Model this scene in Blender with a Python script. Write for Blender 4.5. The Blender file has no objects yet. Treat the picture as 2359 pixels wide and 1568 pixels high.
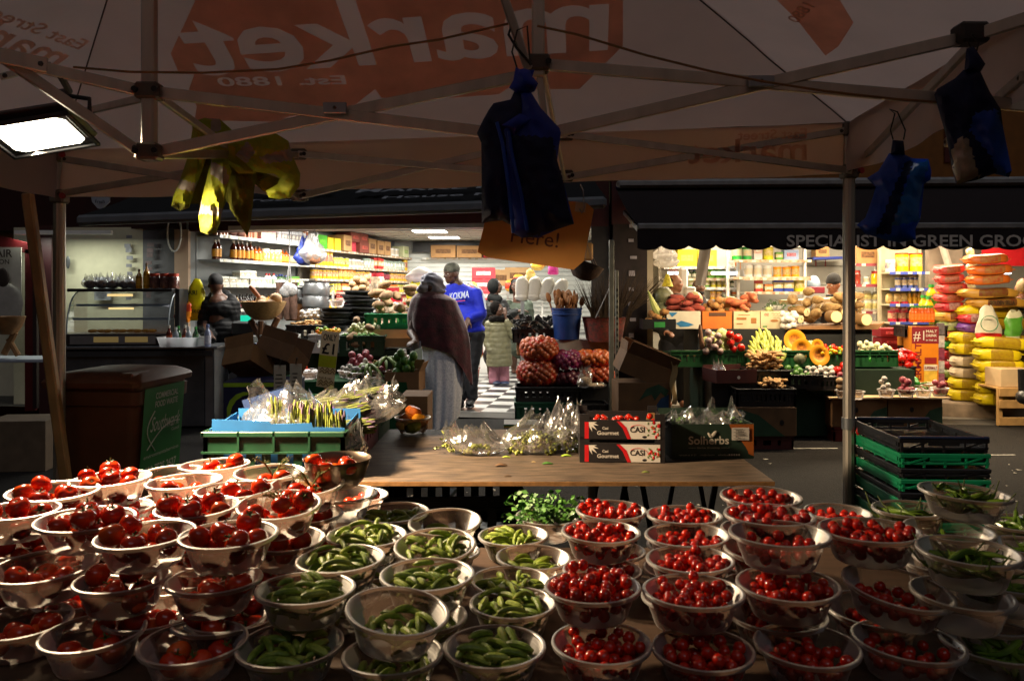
import bpy,math,random
from mathutils import Vector as V,Matrix,noise
random.seed(11)
PI=math.pi
R_=random.random
def U(a,b):return a+(b-a)*R_()
sc=bpy.context.scene
COL=sc.collection
F,U0,V0,CZ=1835.0,1180.0,670.0,1.5
def P(u,v,d):return V(((u-U0)/F*d,d,CZ-(v-V0)/F*d))
def PX(u,d):return(u-U0)/F*d
def PH(v,d):return CZ-(v-V0)/F*d
def onplane(u,v,O,N):
 r=V(((u-U0)/F,1.0,-(v-V0)/F));C0=V((0,0,CZ))
 return C0+r*((O-C0).dot(N)/r.dot(N))
def rz(a):return Matrix.Rotation(a,4,'Z')
def rx(a):return Matrix.Rotation(a,4,'X')
def ry(a):return Matrix.Rotation(a,4,'Y')
def tr(x,y=0,z=0):return Matrix.Translation(V((x,y,z))if not isinstance(x,V)else x)
def rad(a):return math.radians(a)
def lin(h):
 h=h.lstrip('#');o=[]
 for i in(0,2,4):
  c=int(h[i:i+2],16)/255.0
  o.append(c/12.92 if c<.04045 else((c+.055)/1.055)**2.4)
 return(o[0],o[1],o[2],1.0)
MC={}
def newmat(name):
 mt=bpy.data.materials.new(name);mt.use_nodes=True
 nt=mt.node_tree;nt.nodes.clear()
 out=nt.nodes.new('ShaderNodeOutputMaterial')
 return mt,nt,out
def nd(nt,t,**kw):
 n=nt.nodes.new(t)
 for k,v in kw.items():
  if k in n.inputs:n.inputs[k].default_value=v
  else:setattr(n,k,v)
 return n
def noisy(nt,col,var,scale,detail=5.0,stretch=None,col2=None):
 tc=nd(nt,'ShaderNodeTexCoord');src=tc.outputs['Object']
 if stretch:
  mp=nd(nt,'ShaderNodeMapping');mp.inputs['Scale'].default_value=stretch
  nt.links.new(src,mp.inputs[0]);src=mp.outputs[0]
 nz=nd(nt,'ShaderNodeTexNoise',Scale=scale,Detail=detail)
 nt.links.new(src,nz.inputs['Vector'])
 rp=nd(nt,'ShaderNodeValToRGB')
 a=tuple(max(0,c*(1-var))for c in col[:3])+(1,)
 b=tuple(min(1,c*(1+var))for c in col[:3])+(1,)
 if col2:b=col2
 rp.color_ramp.elements[0].position=.3;rp.color_ramp.elements[1].position=.7
 rp.color_ramp.elements[0].color=a;rp.color_ramp.elements[1].color=b
 nt.links.new(nz.outputs['Fac'],rp.inputs['Fac'])
 return rp.outputs['Color'],nz,src
def m(hexc,rough=.5,metal=0.0,var=.15,scale=9.0,bump=0.0,bscale=60.0,spec=.5,stretch=None,col2=None,sheen=0.0,sss=0.0,coat=0.0):
 key=(hexc,rough,metal,var,scale,bump,bscale,spec,stretch,col2,sheen,sss,coat)
 if key in MC:return MC[key]
 mt,nt,out=newmat('surface_'+hexc.lstrip('#'))
 b=nd(nt,'ShaderNodeBsdfPrincipled',Roughness=rough,Metallic=metal)
 b.inputs['Specular IOR Level'].default_value=spec
 c,nz,src=noisy(nt,lin(hexc),var,scale,stretch=stretch,col2=lin(col2)if col2 else None)
 nt.links.new(c,b.inputs['Base Color'])
 if sheen:b.inputs['Sheen Weight'].default_value=sheen
 if coat:b.inputs['Coat Weight'].default_value=coat
 if sss:
  b.inputs['Subsurface Weight'].default_value=sss;b.inputs['Subsurface Radius'].default_value=(.02,.006,.003);b.inputs['Subsurface Scale'].default_value=.4
 if bump:
  bn=nd(nt,'ShaderNodeTexNoise',Scale=bscale,Detail=4.0);nt.links.new(src,bn.inputs['Vector'])
  bp=nd(nt,'ShaderNodeBump',Strength=bump,Distance=.01)
  nt.links.new(bn.outputs['Fac'],bp.inputs['Height']);nt.links.new(bp.outputs[0],b.inputs['Normal'])
 nt.links.new(b.outputs[0],out.inputs[0]);MC[key]=mt
 return mt
def emit(hexc,strength):
 key=('e',hexc,strength)
 if key in MC:return MC[key]
 mt,nt,out=newmat('light_'+hexc.lstrip('#'))
 e=nd(nt,'ShaderNodeEmission',Color=lin(hexc),Strength=strength)
 nt.links.new(e.outputs[0],out.inputs[0]);MC[key]=mt
 return mt
def film(hexc='#ffffff',clear=.8,rough=.12,bump=.6,bscale=14.0,diff=.0):
 key=('f',hexc,clear,rough,bump,bscale,diff)
 if key in MC:return MC[key]
 mt,nt,out=newmat('film')
 tcn=nd(nt,'ShaderNodeTexCoord');nz=nd(nt,'ShaderNodeTexNoise',Scale=bscale,Detail=3.0);nz.inputs['Distortion'].default_value=.8
 nt.links.new(tcn.outputs['Object'],nz.inputs['Vector'])
 bp=nd(nt,'ShaderNodeBump',Strength=bump,Distance=.03);nt.links.new(nz.outputs['Fac'],bp.inputs['Height'])
 t=nd(nt,'ShaderNodeBsdfTransparent',Color=tuple(.55+.45*c for c in lin(hexc)[:3])+(1,))
 g=nd(nt,'ShaderNodeBsdfGlossy',Color=(1,1,1,1),Roughness=rough);nt.links.new(bp.outputs[0],g.inputs['Normal'])
 fr=nd(nt,'ShaderNodeLayerWeight',Blend=.35);nt.links.new(bp.outputs[0],fr.inputs['Normal'])
 mp=nd(nt,'ShaderNodeMapRange');mp.inputs['To Min'].default_value=1-clear;mp.inputs['To Max'].default_value=min(1,(1-clear)*3+.25)
 nt.links.new(fr.outputs['Facing'],mp.inputs['Value'])
 s2=g
 if diff:
  d=nd(nt,'ShaderNodeBsdfDiffuse',Color=lin(hexc));tl=nd(nt,'ShaderNodeBsdfTranslucent',Color=lin(hexc))
  mx0=nd(nt,'ShaderNodeMixShader',Fac=.5);nt.links.new(d.outputs[0],mx0.inputs[1]);nt.links.new(tl.outputs[0],mx0.inputs[2])
  mx1=nd(nt,'ShaderNodeMixShader',Fac=diff);nt.links.new(g.outputs[0],mx1.inputs[1]);nt.links.new(mx0.outputs[0],mx1.inputs[2]);s2=mx1
 mx=nd(nt,'ShaderNodeMixShader');nt.links.new(mp.outputs[0],mx.inputs[0])
 nt.links.new(t.outputs[0],mx.inputs[1]);nt.links.new(s2.outputs[0],mx.inputs[2])
 nt.links.new(mx.outputs[0],out.inputs[0]);MC[key]=mt
 return mt
def frosted(hexc='#e6e2da',clear=.42,rough=.3):
 key=('fr',hexc,clear,rough)
 if key in MC:return MC[key]
 mt,nt,out=newmat('frosted_plastic')
 c=lin(hexc)
 tcn=nd(nt,'ShaderNodeTexCoord')
 mpn=nd(nt,'ShaderNodeMapping');mpn.inputs['Scale'].default_value=(3,3,120);nt.links.new(tcn.outputs['Object'],mpn.inputs[0])
 nz=nd(nt,'ShaderNodeTexNoise',Scale=2.0,Detail=3.0);nt.links.new(mpn.outputs[0],nz.inputs['Vector'])
 bp=nd(nt,'ShaderNodeBump',Strength=.25,Distance=.004);nt.links.new(nz.outputs['Fac'],bp.inputs['Height'])
 d=nd(nt,'ShaderNodeBsdfDiffuse',Color=c);tl=nd(nt,'ShaderNodeBsdfTranslucent',Color=c)
 m0=nd(nt,'ShaderNodeMixShader',Fac=.8);nt.links.new(d.outputs[0],m0.inputs[1]);nt.links.new(tl.outputs[0],m0.inputs[2])
 tp=nd(nt,'ShaderNodeBsdfTransparent',Color=(.93,.92,.9,1))
 m1=nd(nt,'ShaderNodeMixShader',Fac=clear);nt.links.new(m0.outputs[0],m1.inputs[1]);nt.links.new(tp.outputs[0],m1.inputs[2])
 g=nd(nt,'ShaderNodeBsdfGlossy',Roughness=rough);nt.links.new(bp.outputs[0],g.inputs['Normal'])
 fr=nd(nt,'ShaderNodeFresnel',IOR=1.3)
 m2=nd(nt,'ShaderNodeMixShader');nt.links.new(fr.outputs[0],m2.inputs[0]);nt.links.new(m1.outputs[0],m2.inputs[1]);nt.links.new(g.outputs[0],m2.inputs[2])
 nt.links.new(m2.outputs[0],out.inputs[0]);MC[key]=mt
 return mt
def cloth_trans(hexc,tl=.4,var=.06,scale=3.0):
 key=('ct',hexc,tl,var)
 if key in MC:return MC[key]
 mt,nt,out=newmat('canopy_cloth')
 c,nz,src=noisy(nt,lin(hexc),var,scale)
 bn=nd(nt,'ShaderNodeTexNoise',Scale=6.0,Detail=4.0);nt.links.new(src,bn.inputs['Vector'])
 bp=nd(nt,'ShaderNodeBump',Strength=.25,Distance=.02);nt.links.new(bn.outputs['Fac'],bp.inputs['Height'])
 d=nd(nt,'ShaderNodeBsdfDiffuse');t=nd(nt,'ShaderNodeBsdfTranslucent')
 nt.links.new(c,d.inputs[0]);nt.links.new(c,t.inputs[0]);nt.links.new(bp.outputs[0],d.inputs['Normal'])
 mx=nd(nt,'ShaderNodeMixShader',Fac=tl);nt.links.new(d.outputs[0],mx.inputs[1]);nt.links.new(t.outputs[0],mx.inputs[2])
 nt.links.new(mx.outputs[0],out.inputs[0]);MC[key]=mt
 return mt
def glass(tint='#e8f0ee',clear=.86):
 return film(tint,clear,.03,0.0,1.0)
CARD=m('#9a7348',.85,var=.18,scale=5,bump=.15,bscale=120)
CARD2=m('#7d5a36',.85,var=.2,scale=5,bump=.15,bscale=120)
PALECARD=m('#c2a880',.85,var=.12,scale=5)
WOODY=m('#8a6238',.7,var=.3,scale=6,bump=.2,bscale=30,stretch=(1,8,8))
ALU=m('#b4aea4',.38,.75,var=.15,scale=14,stretch=(1,1,.15))
STEEL=m('#8d9298',.35,.8,var=.2,scale=6)
BLACKP=m('#16171a',.4,var=.3,scale=12)
GREENP=m('#0f6e4a',.42,var=.25,scale=7,bump=.06)
DKGREENP=m('#1d5a34',.45,var=.25,scale=7,bump=.06)
WHITEP=m('#dcdcd8',.45,var=.08,scale=8)
GRASS=m('#0f4a22',.95,var=.45,scale=160,bump=.8,bscale=300)
def chain(o):
 M=Matrix.Identity(4)
 while o is not None:
  M=o.matrix_basis@M;o=o.parent
 return M
class G:
 def __init__(s):s.v=[];s.f=[];s.mi=[];s.k=0;s.M=None
 def add(s,vs,fs,M=None):
  o=len(s.v)
  if M is not None:vs=[M@V(p)for p in vs]
  if s.M is not None:vs=[s.M@V(p)for p in vs]
  s.v.extend([tuple(p)for p in vs]);s.f.extend([tuple(i+o for i in f)for f in fs]);s.mi.extend([s.k]*len(fs))
  return s
 def box(s,c,size,b=0.0,M=None):
  c=V(c);h=V(size)*.5
  if b<=0:
   vs=[c+V((x*h.x,y*h.y,z*h.z))for x in(-1,1)for y in(-1,1)for z in(-1,1)]
   return s.add(vs,[(0,1,3,2),(4,6,7,5),(0,4,5,1),(2,3,7,6),(0,2,6,4),(1,5,7,3)],M)
  b=min(b,h.x*.9,h.y*.9,h.z*.9);idx={};vs=[]
  for x in(-1,1):
   for y in(-1,1):
    for z in(-1,1):
     for a in range(3):
      q=[x*(h.x-b),y*(h.y-b),z*(h.z-b)];q[a]=(x,y,z)[a]*h[a]
      idx[(x,y,z,a)]=len(vs);vs.append(c+V(q))
  fs=[]
  for a in range(3):
   o1,o2=(a+1)%3,(a+2)%3
   for sg in(-1,1):
    f=[]
    for p,q in((-1,-1),(1,-1),(1,1),(-1,1)):
     k=[0,0,0];k[a]=sg;k[o1]=p;k[o2]=q;f.append(idx[(k[0],k[1],k[2],a)])
    fs.append(f if sg>0 else f[::-1])
   for p in(-1,1):
    for q in(-1,1):
     k0=[0,0,0];k1=[0,0,0];k0[a]=-1;k1[a]=1
     for k in(k0,k1):k[o1]=p;k[o2]=q
     f=[idx[(*k0,o1)],idx[(*k0,o2)],idx[(*k1,o2)],idx[(*k1,o1)]]
     fs.append(f if p*q<0 else f[::-1])
  for x in(-1,1):
   for y in(-1,1):
    for z in(-1,1):
     f=[idx[(x,y,z,0)],idx[(x,y,z,1)],idx[(x,y,z,2)]]
     fs.append(f if x*y*z>0 else f[::-1])
  return s.add(vs,fs,M)
 def cyl(s,p0,p1,r0,r1=None,n=10,cap=True):
  p0=V(p0);p1=V(p1);r1=r0 if r1 is None else r1
  d=(p1-p0)
  if d.length<1e-6:return s
  d.normalize();a=d.orthogonal().normalized();b=d.cross(a)
  vs=[]
  for p,r in((p0,r0),(p1,r1)):
   for i in range(n):
    t=2*PI*i/n;vs.append(p+a*(r*math.cos(t))+b*(r*math.sin(t)))
  fs=[(i,(i+1)%n,n+(i+1)%n,n+i)for i in range(n)]
  if cap:fs+=[tuple(range(n))[::-1],tuple(range(n,2*n))]
  return s.add(vs,fs)
 def bar(s,p0,p1,w,h,up=(0,0,1),b=0.0):
  p0=V(p0);p1=V(p1);y=(p1-p0);L=y.length;y.normalize()
  x=y.cross(V(up))
  if x.length<1e-4:x=y.orthogonal()
  x.normalize();z=x.cross(y)
  M=Matrix(((x.x,y.x,z.x,0),(x.y,y.y,z.y,0),(x.z,y.z,z.z,0),(0,0,0,1)))
  return s.box((0,0,0),(w,L,h),b,Matrix.Translation((p0+p1)*.5)@M)
 def lathe(s,prof,n=20,M=None,cap0=False,cap1=False,wob=None):
  vs=[]
  for j,(r,z)in enumerate(prof):
   for i in range(n):
    t=2*PI*i/n;k=1+(wob(t,z)if wob else 0)
    vs.append((r*k*math.cos(t),r*k*math.sin(t),z))
  fs=[]
  for j in range(len(prof)-1):
   for i in range(n):
    k=(i+1)%n;fs.append((j*n+i,j*n+k,(j+1)*n+k,(j+1)*n+i))
  if cap0:fs.append(tuple(range(n))[::-1])
  if cap1:fs.append(tuple((len(prof)-1)*n+i for i in range(n)))
  return s.add(vs,fs,M)
 def ell(s,c,r,n=12,k=8,M=None,sq=1.0):
  c=V(c);r=V((r,r,r))if not hasattr(r,'__len__')else V(r);vs=[];fs=[]
  def sp(x):return math.copysign(abs(x)**sq,x)
  for j in range(1,k):
   ph=PI*j/k
   for i in range(n):
    t=2*PI*i/n
    vs.append(c+V((r.x*sp(math.sin(ph))*sp(math.cos(t)),r.y*sp(math.sin(ph))*sp(math.sin(t)),-r.z*sp(math.cos(ph)))))
  b=len(vs);vs.append(c+V((0,0,-r.z)));vs.append(c+V((0,0,r.z)))
  for j in range(k-2):
   for i in range(n):
    q=(i+1)%n;fs.append((j*n+i,j*n+q,(j+1)*n+q,(j+1)*n+i))
  for i in range(n):
   q=(i+1)%n;fs.append((b,q,i));fs.append((b+1,(k-2)*n+i,(k-2)*n+q))
  return s.add(vs,fs,M)
 def tube(s,pts,r,n=8,closed=False,cap=True,M=None):
  pts=[V(p)for p in pts];N=len(pts);vs=[];fs=[];a=None
  for i,p in enumerate(pts):
   t=(pts[(i+1)%N]-pts[i-1])if closed else(pts[min(i+1,N-1)]-pts[max(i-1,0)])
   t=t.normalized()if t.length>1e-9 else V((0,0,1))
   if a is None:a=t.orthogonal().normalized()
   else:
    a=a-t*a.dot(t);a=a.normalized()if a.length>1e-6 else t.orthogonal().normalized()
   b=t.cross(a);rr=r[i]if hasattr(r,'__len__')else r
   for q in range(n):
    w=2*PI*q/n;vs.append(p+a*(rr*math.cos(w))+b*(rr*math.sin(w)))
  for i in range(N if closed else N-1):
   j=(i+1)%N
   for q in range(n):
    k=(q+1)%n;fs.append((i*n+q,i*n+k,j*n+k,j*n+q))
  if cap and not closed:fs+=[tuple(range(n))[::-1],tuple((N-1)*n+q for q in range(n))]
  return s.add(vs,fs,M)
 def limb(s,pts,rs,n=12):
  for i in range(len(pts)-1):s.cyl(pts[i],pts[i+1],rs[i],rs[i+1],n)
  for p,r in zip(pts,rs):s.ell(p,r,n,8)
  return s
 def prism(s,pts,th,O,Rv,Uv):
  Rv=V(Rv).normalized();Uv=V(Uv).normalized();N=Rv.cross(Uv);O=V(O);n=len(pts)
  vs=[O+Rv*x+Uv*y+N*th for x,y in pts]+[O+Rv*x+Uv*y for x,y in pts]
  return s.add(vs,[tuple(range(n)),tuple(range(n,2*n))[::-1]]+[(i,n+i,n+(i+1)%n,(i+1)%n)for i in range(n)])
 def sheet(s,fn,nu,nv,cu=False,cv=False,th=0.0):
  vs=[V(fn(i/nu,j/nv))for j in range(nv+(0 if cv else 1))for i in range(nu+(0 if cu else 1))]
  w=nu+(0 if cu else 1);hgt=nv+(0 if cv else 1);fs=[]
  for j in range(nv):
   for i in range(nu):
    a,b=i,(i+1)%w;c,d=j,(j+1)%hgt
    fs.append((c*w+a,c*w+b,d*w+b,d*w+a))
  return s.add(vs,fs)
 def build(s,name,mats,parent=None,loc=None,smooth=True,ang=38,label=None,cat=None,group=None,kind=None,rot=None):
  me=bpy.data.meshes.new(name);vs=s.v;ob=bpy.data.objects.new(name,me)
  if parent is not None:
   ob.parent=parent;I=chain(parent).inverted();vs=[I@V(p)for p in vs]
  elif loc is not None:
   ob.location=loc;L=V(loc);vs=[V(p)-L for p in vs]
  me.from_pydata([tuple(p)for p in vs],[],s.f)
  for mt in(mats if isinstance(mats,(list,tuple))else[mats]):me.materials.append(mt)
  me.polygons.foreach_set('material_index',s.mi)
  if smooth:
   me.polygons.foreach_set('use_smooth',[True]*len(s.f));me.set_sharp_from_angle(angle=rad(ang))
  me.update();COL.objects.link(ob);tag(ob,label,cat,group,kind)
  return ob
def tag(o,label=None,cat=None,group=None,kind=None):
 if label:o['label']=label
 if cat:o['category']=cat
 if group:o['group']=group
 if kind:o['kind']=kind
 return o
def thing(name,label,cat,loc=(0,0,0),a=0.0,group=None):
 o=bpy.data.objects.new(name,None);o.location=loc;o.rotation_euler=(0,0,a);o.empty_display_size=.1
 COL.objects.link(o);return tag(o,label,cat,group)
KIDS={}
def dup(root,loc=None,a=None,label=None,group=None,scale=None,rot=None):
 c=root.copy();COL.objects.link(c)
 for ch in root.children:
  d=ch.copy();COL.objects.link(d);d.parent=c
  for g2 in ch.children:
   e=g2.copy();COL.objects.link(e);e.parent=d
 if loc is not None:c.location=loc
 if rot is not None:c.rotation_euler=rot
 elif a is not None:c.rotation_euler=(0,0,a)
 if scale is not None:c.scale=scale if hasattr(scale,'__len__')else(scale,)*3
 if label:c['label']=label
 if group:c['group']=group
 return c
PROTOS=[]
class Proto:
 def __init__(s,o,w=.1,d=.1):s.o=o;s.used=False;s.w=w;s.d=d;PROTOS.append(s)
 def put(s,loc,a=0.0,label=None,cat=None,group=None,scale=None,rot=None):
  if not s.used:
   s.used=True;c=s.o;c.location=loc;c.rotation_euler=rot if rot is not None else(0,0,a)
   if scale is not None:c.scale=scale if hasattr(scale,'__len__')else(scale,)*3
  else:
   c=dup(s.o,loc,a,None,None,scale if scale is not None else(1,1,1),rot if rot is not None else(0,0,a))
  return tag(c,label,cat,group)
def fuse(g,name,mats,parent,vox=.012,sm=4,loc=None):
 t=g.build('temp',mats,smooth=False)
 md=t.modifiers.new('r','REMESH');md.mode='VOXEL';md.voxel_size=vox
 if sm:
  ms=t.modifiers.new('s','SMOOTH');ms.iterations=sm;ms.factor=.5
 dg=bpy.context.evaluated_depsgraph_get()
 me=bpy.data.meshes.new_from_object(t.evaluated_get(dg));bpy.data.objects.remove(t)
 me.name=name;ob=bpy.data.objects.new(name,me);COL.objects.link(ob)
 if parent is not None:ob.parent=parent;me.transform(chain(parent).inverted())
 me.materials.clear();me.materials.append(mats[0]if isinstance(mats,(list,tuple))else mats)
 me.polygons.foreach_set('use_smooth',[True]*len(me.polygons));me.update()
 return ob
WORDS=['market','East Street','Est. 1880','1880','MARKET','House Pu','SUPER','Tools','SPECIALIST IN GREEN GROCERY','SPECIALIST','IN','GREEN','GROCERY','COMMERCIAL','FOOD WASTE','Southwark','Council','020 7525 2627','environmentalservices','PLANTAIN','Dole','EXOTIC','Tropical','ONLY','£1','fruit & veg','Here!','Get','Casi','Gourmet','CASI','Solherbs','Hierbas Aromáticas','+34 634 66 47 22     info@solherbs     solherbs.es','KOKMA','SUPERMALT','#1','MALT','DRINK','IN THE UK','BANAMIE','B','G','e','EDDOES','OZ','JAMROCK','PATTY','5KG','GARI','H','GOLDEN SELLA','Fresh','Yam','PAROT','HAIR','SALON']
TX={}
def prep_text():
 obs=[]
 for w in WORDS:
  for bold in(0,1):
   cu=bpy.data.curves.new('t','FONT');cu.body=w;cu.resolution_u=3;cu.offset=.018 if bold else 0.0
   o=bpy.data.objects.new('t',cu);COL.objects.link(o);obs.append((w,bold,o))
 dg=bpy.context.evaluated_depsgraph_get()
 for w,b,o in obs:
  me=bpy.data.meshes.new_from_object(o.evaluated_get(dg))
  vs=[(q.co.x,q.co.y)for q in me.vertices];x0=min(p[0]for p in vs);x1=max(p[0]for p in vs)
  TX[(w,b)]=([(p[0]-x0,p[1])for p in vs],[tuple(f.vertices)for f in me.polygons],x1-x0,max(p[1]for p in vs))
  bpy.data.meshes.remove(me)
 for w,b,o in obs:
  cu=o.data;bpy.data.objects.remove(o);bpy.data.curves.remove(cu)
prep_text()
from mathutils.geometry import delaunay_2d_cdt
def inside(p,poly):
 x,y=p;c=False;j=len(poly)-1
 for i in range(len(poly)):
  (xi,yi),(xj,yj)=poly[i],poly[j]
  if(yi>y)!=(yj>y)and x<(xj-xi)*(y-yi)/(yj-yi)+xi:c=not c
  j=i
 return c
def cutout(outer,words):
 """Triangles of the outline outer with the lettering left open; words are (word, bold, function from glyph to plane)."""
 pts=[V(p)for p in outer];ed=[(i,(i+1)%len(pts))for i in range(len(pts))];tris=[]
 for w,b,fn in words:
  vs,fs,W,H=TX[(w,b)];o=len(pts);cnt={}
  for f in fs:
   for i in range(len(f)):k=tuple(sorted((f[i],f[(i+1)%len(f)])));cnt[k]=cnt.get(k,0)+1
   tris.append([tuple(fn(*vs[i]))for i in f])
  pts+=[V(fn(*p))for p in vs];ed+=[(a+o,c+o)for(a,c),n in cnt.items()if n==1]
 r=delaunay_2d_cdt(pts,ed,[],0,1e-6);vv=r[0];out=[]
 for f in r[2]:
  c=sum((vv[i]for i in f),V((0,0)))/len(f)
  if inside(c,outer)and not any(inside(c,t)for t in tris):out.append(tuple(f))
 return[tuple(v)for v in vv],out
def traced(g,pts,d,bulge,back=.35,step=9,fold=(1,0,6),amp=.02,bands=(),dy=None):
 """A cloth piece: outline in picture units at distance d, filled, bulging and creased, with a back layer."""
 n=len(pts);P2=[V(p)for p in pts];ed=[(i,(i+1)%n)for i in range(n)];us=[p[0]for p in pts];vs_=[p[1]for p in pts]
 def dist(p):
  m_=1e9
  for i in range(n):
   a,b=P2[i],P2[(i+1)%n];ab=b-a;t=max(0,min(1,(p-a).dot(ab)/max(1e-9,ab.length_squared)));m_=min(m_,(p-a-ab*t).length)
  return m_
 Q=list(P2);u=min(us)+step*.5;r_=0
 while u<max(us):
  v=min(vs_)+step*.5*(1+r_%2)
  while v<max(vs_):
   p=V((u,v))
   if inside(p,pts)and dist(p)>step*.45:Q.append(p)
   v+=step
  u+=step*.87;r_+=1
 r=delaunay_2d_cdt(Q,ed,[],0,1e-6);vv=r[0];mx=max(dist(p)for p in vv)+1e-6;F3=[];fr=[];bk=[]
 for p in vv:
  e=min(1,dist(p)/mx);k=math.sqrt(e);x,y=p.x/60,p.y/60
  w=1-2.2*abs(noise.noise(V((x*fold[0]*fold[2]*.3-y*fold[1]*fold[2]*.3,(y*fold[0]+x*fold[1])*.8,d*9))));w2=1-2.2*abs(noise.noise(V((x*2.6,y*2.2,d*5+3))))
  o=bulge*k+amp*(w+.5*w2)*min(1,e*3+.25)
  dd=d+(dy(p.x,p.y)if dy else 0);fr.append(P(p.x,p.y,dd-o));bk.append(P(p.x,p.y,dd+bulge*back*k+.004))
 for f in r[2]:
  c=sum((vv[i]for i in f),V((0,0)))/3
  if inside(c,pts):F3.append((tuple(f),c))
 k0=g.k
 o=len(g.v);g.v.extend([tuple(p)for p in fr]);o2=len(g.v);g.v.extend([tuple(p)for p in bk])
 for f,c in F3:
  mi=k0
  for bi,bp in bands:
   if inside(c,bp):mi=bi
  g.f.append(tuple(i+o for i in f));g.mi.append(mi);g.f.append(tuple(i+o2 for i in f[::-1]));g.mi.append(mi)
 g.k=k0
def write(parent,w,mt,O,Rv,Uv,width=None,height=None,bold=1,mirror=False,eps=.002,name='lettering',center=False,shear=0.0,g=None):
 """Flat lettering: O is the start of the baseline, Rv the reading direction, Uv up; height is the capital height."""
 vs,fs,W,H=TX[(w,bold)];Rv=V(Rv).normalized();Uv=V(Uv).normalized();N=Rv.cross(Uv);O=V(O)
 ky=height/H if height else width/W
 kx=width/W if width else ky
 if center:O=O-Rv*(W*kx*.5)
 s=-1 if mirror else 1
 gg=g or G();gg.add([O+Rv*(x*kx+shear*y*ky)+Uv*(y*ky)+N*(eps*s)for x,y in vs],fs)
 return None if g else gg.build(name,mt,parent,smooth=False)
SKY,FLOOD,PANEL,TUBEW,AWN,SUNE,EXPO=.012,205,62,75,100,.40,0.0
SKIN=m('#4a2e20',.5,var=.12,scale=20,sss=.05);SKIN2=m('#4a2e20',.5,var=.12,scale=20,sss=.05);SKIN3=m('#8a5c44',.5,var=.1,scale=20,sss=.08)
def head(g,c,a,s=1.0,tilt=0.0):
 M=tr(V(c))@rz(a)@rx(tilt)
 def e(p,r):g.ell((0,0,0),V(r)*s,16,10,M@tr(V(p)*s))
 e((0,.005,.015),(.076,.094,.102));e((0,-.03,-.055),(.058,.064,.06));e((0,-.062,-.092),(.027,.026,.02));e((0,-.088,-.022),(.017,.024,.018));e((0,-.09,.005),(.010,.014,.03));e((-.014,-.088,-.028),(.010,.012,.010));e((.014,-.088,-.028),(.010,.012,.010))
 e((0,-.082,.026),(.052,.016,.012));e((0,-.084,-.056),(.027,.013,.007));e((0,-.082,-.068),(.023,.013,.008));e((-.043,-.066,-.02),(.024,.022,.022));e((.043,-.066,-.02),(.024,.022,.022))
 for x in(-1,1):e((x*.078,.008,-.012),(.010,.022,.034));e((x*.078,.0,-.035),(.009,.012,.012))
 return M
def eyes(o,M,s=1.0):
 for x in(-1,1):
  g=G();g.ell((0,0,0),V((.015,.009,.0085))*s,10,6,M@tr(V((x*.032,-.0835,.006))*s));g.k=1;g.ell((0,0,0),V((.006,.004,.0065))*s,8,6,M@tr(V((x*.031,-.0905,.006))*s));g.build('eye',[m('#b8b0a8',.3),m('#120c0a',.2)],([c for c in o.children if c.name.startswith('body')]or[o])[0])
def palm(g,w,d,up,L=.19,curl=.5,point=False,side=1,s=1.0):
 """A hand from the wrist w along d; up is the back of the hand."""
 d=V(d).normalized();up=V(up);up=(up-d*up.dot(d)).normalized();x=d.cross(up)*side;L=L*s
 for q in(-.03,-.01,.01,.03):g.limb([V(w)+x*q*s*.7,V(w)+d*L*.5+x*q*s],[.016*s,.0135*s],8)
 for i,(q,ln)in enumerate(((-.031,.40),(-.010,.47),(.011,.44),(.031,.34))):
  c=curl if not(point and i==0)else .05
  p0=V(w)+d*L*.5+x*q*s;d1=(d-up*c*.7).normalized();p1=p0+d1*L*ln*.45;d2=(d-up*c*1.9).normalized();p2=p1+d2*L*ln*.32;d3=(d-up*c*3.2).normalized();p3=p2+d3*L*ln*.22
  g.limb([p0,p1,p2,p3],[.0105*s,.0095*s,.0085*s,.007*s],8)
 t0=V(w)+d*L*.12-x*.034*s;t1=t0+(d*.6-x*.6-up*.3).normalized()*L*.22;t2=t1+(d*.9-x*.15-up*.45).normalized()*L*.2
 g.limb([t0,t1,t2],[.015*s,.0115*s,.0085*s],8)
def puff(g,amp=.012,freq=.075,axis=2,mask=None):
 """Quilt a fused garment: soft horizontal bulges."""
 return g
def quilt(o,freq,amp,c=(0,0)):
 me=o.data
 for v in me.vertices:
  k=abs(math.sin(PI*(v.co.z+.03*noise.noise(v.co*5))/freq));v.co+=v.normal*(amp*(k**.5-.6))+v.normal*.006*noise.noise(v.co*18)
def wrinkle(o,amp=.01,sc_=7):
 for v in o.data.vertices:v.co+=v.normal*amp*(noise.noise(V((v.co.x*sc_,v.co.y*sc_,v.co.z*sc_*1.6)))+.5*noise.noise(v.co*sc_*2.6))
def hairball(name,o,M,r,off,mt,s=1.0,vox=.011):
 g=G();g.ell((0,0,0),V(r)*s,16,12,M@tr(V(off)*s));return g.build(name,mt,o)
def W(u,v,dy=0.0,D=10.2):return P(u,v,D+dy)*1.0
o=thing('person','man in bright blue lettered sweatshirt and camouflage cap pointing at the yams','person',P(1075,935,10.2));D=10.2
g=G();Mh=head(g,P(1041,630,D-.06),rad(-48),1.08,rad(8))
nk=P(1052,655,D);g.limb([P(1046,640,D-.02),nk],[.062,.07])
Rs,Ls=P(1098,678,D+.02),P(1018,676,D+.03);Re,Rw=P(1108,724,D-.05),P(1079,735,D-.24);Le,Lw=P(978,694,D-.02),P(948,708,D-.08);hipc=P(1083,770,D)
g.limb([Rs,Re,Rw],[.06,.05,.032]);g.limb([Ls,Le,Lw],[.06,.05,.032]);g.limb([nk,P(1066,715,D),hipc],[.09,.13,.13])
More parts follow.
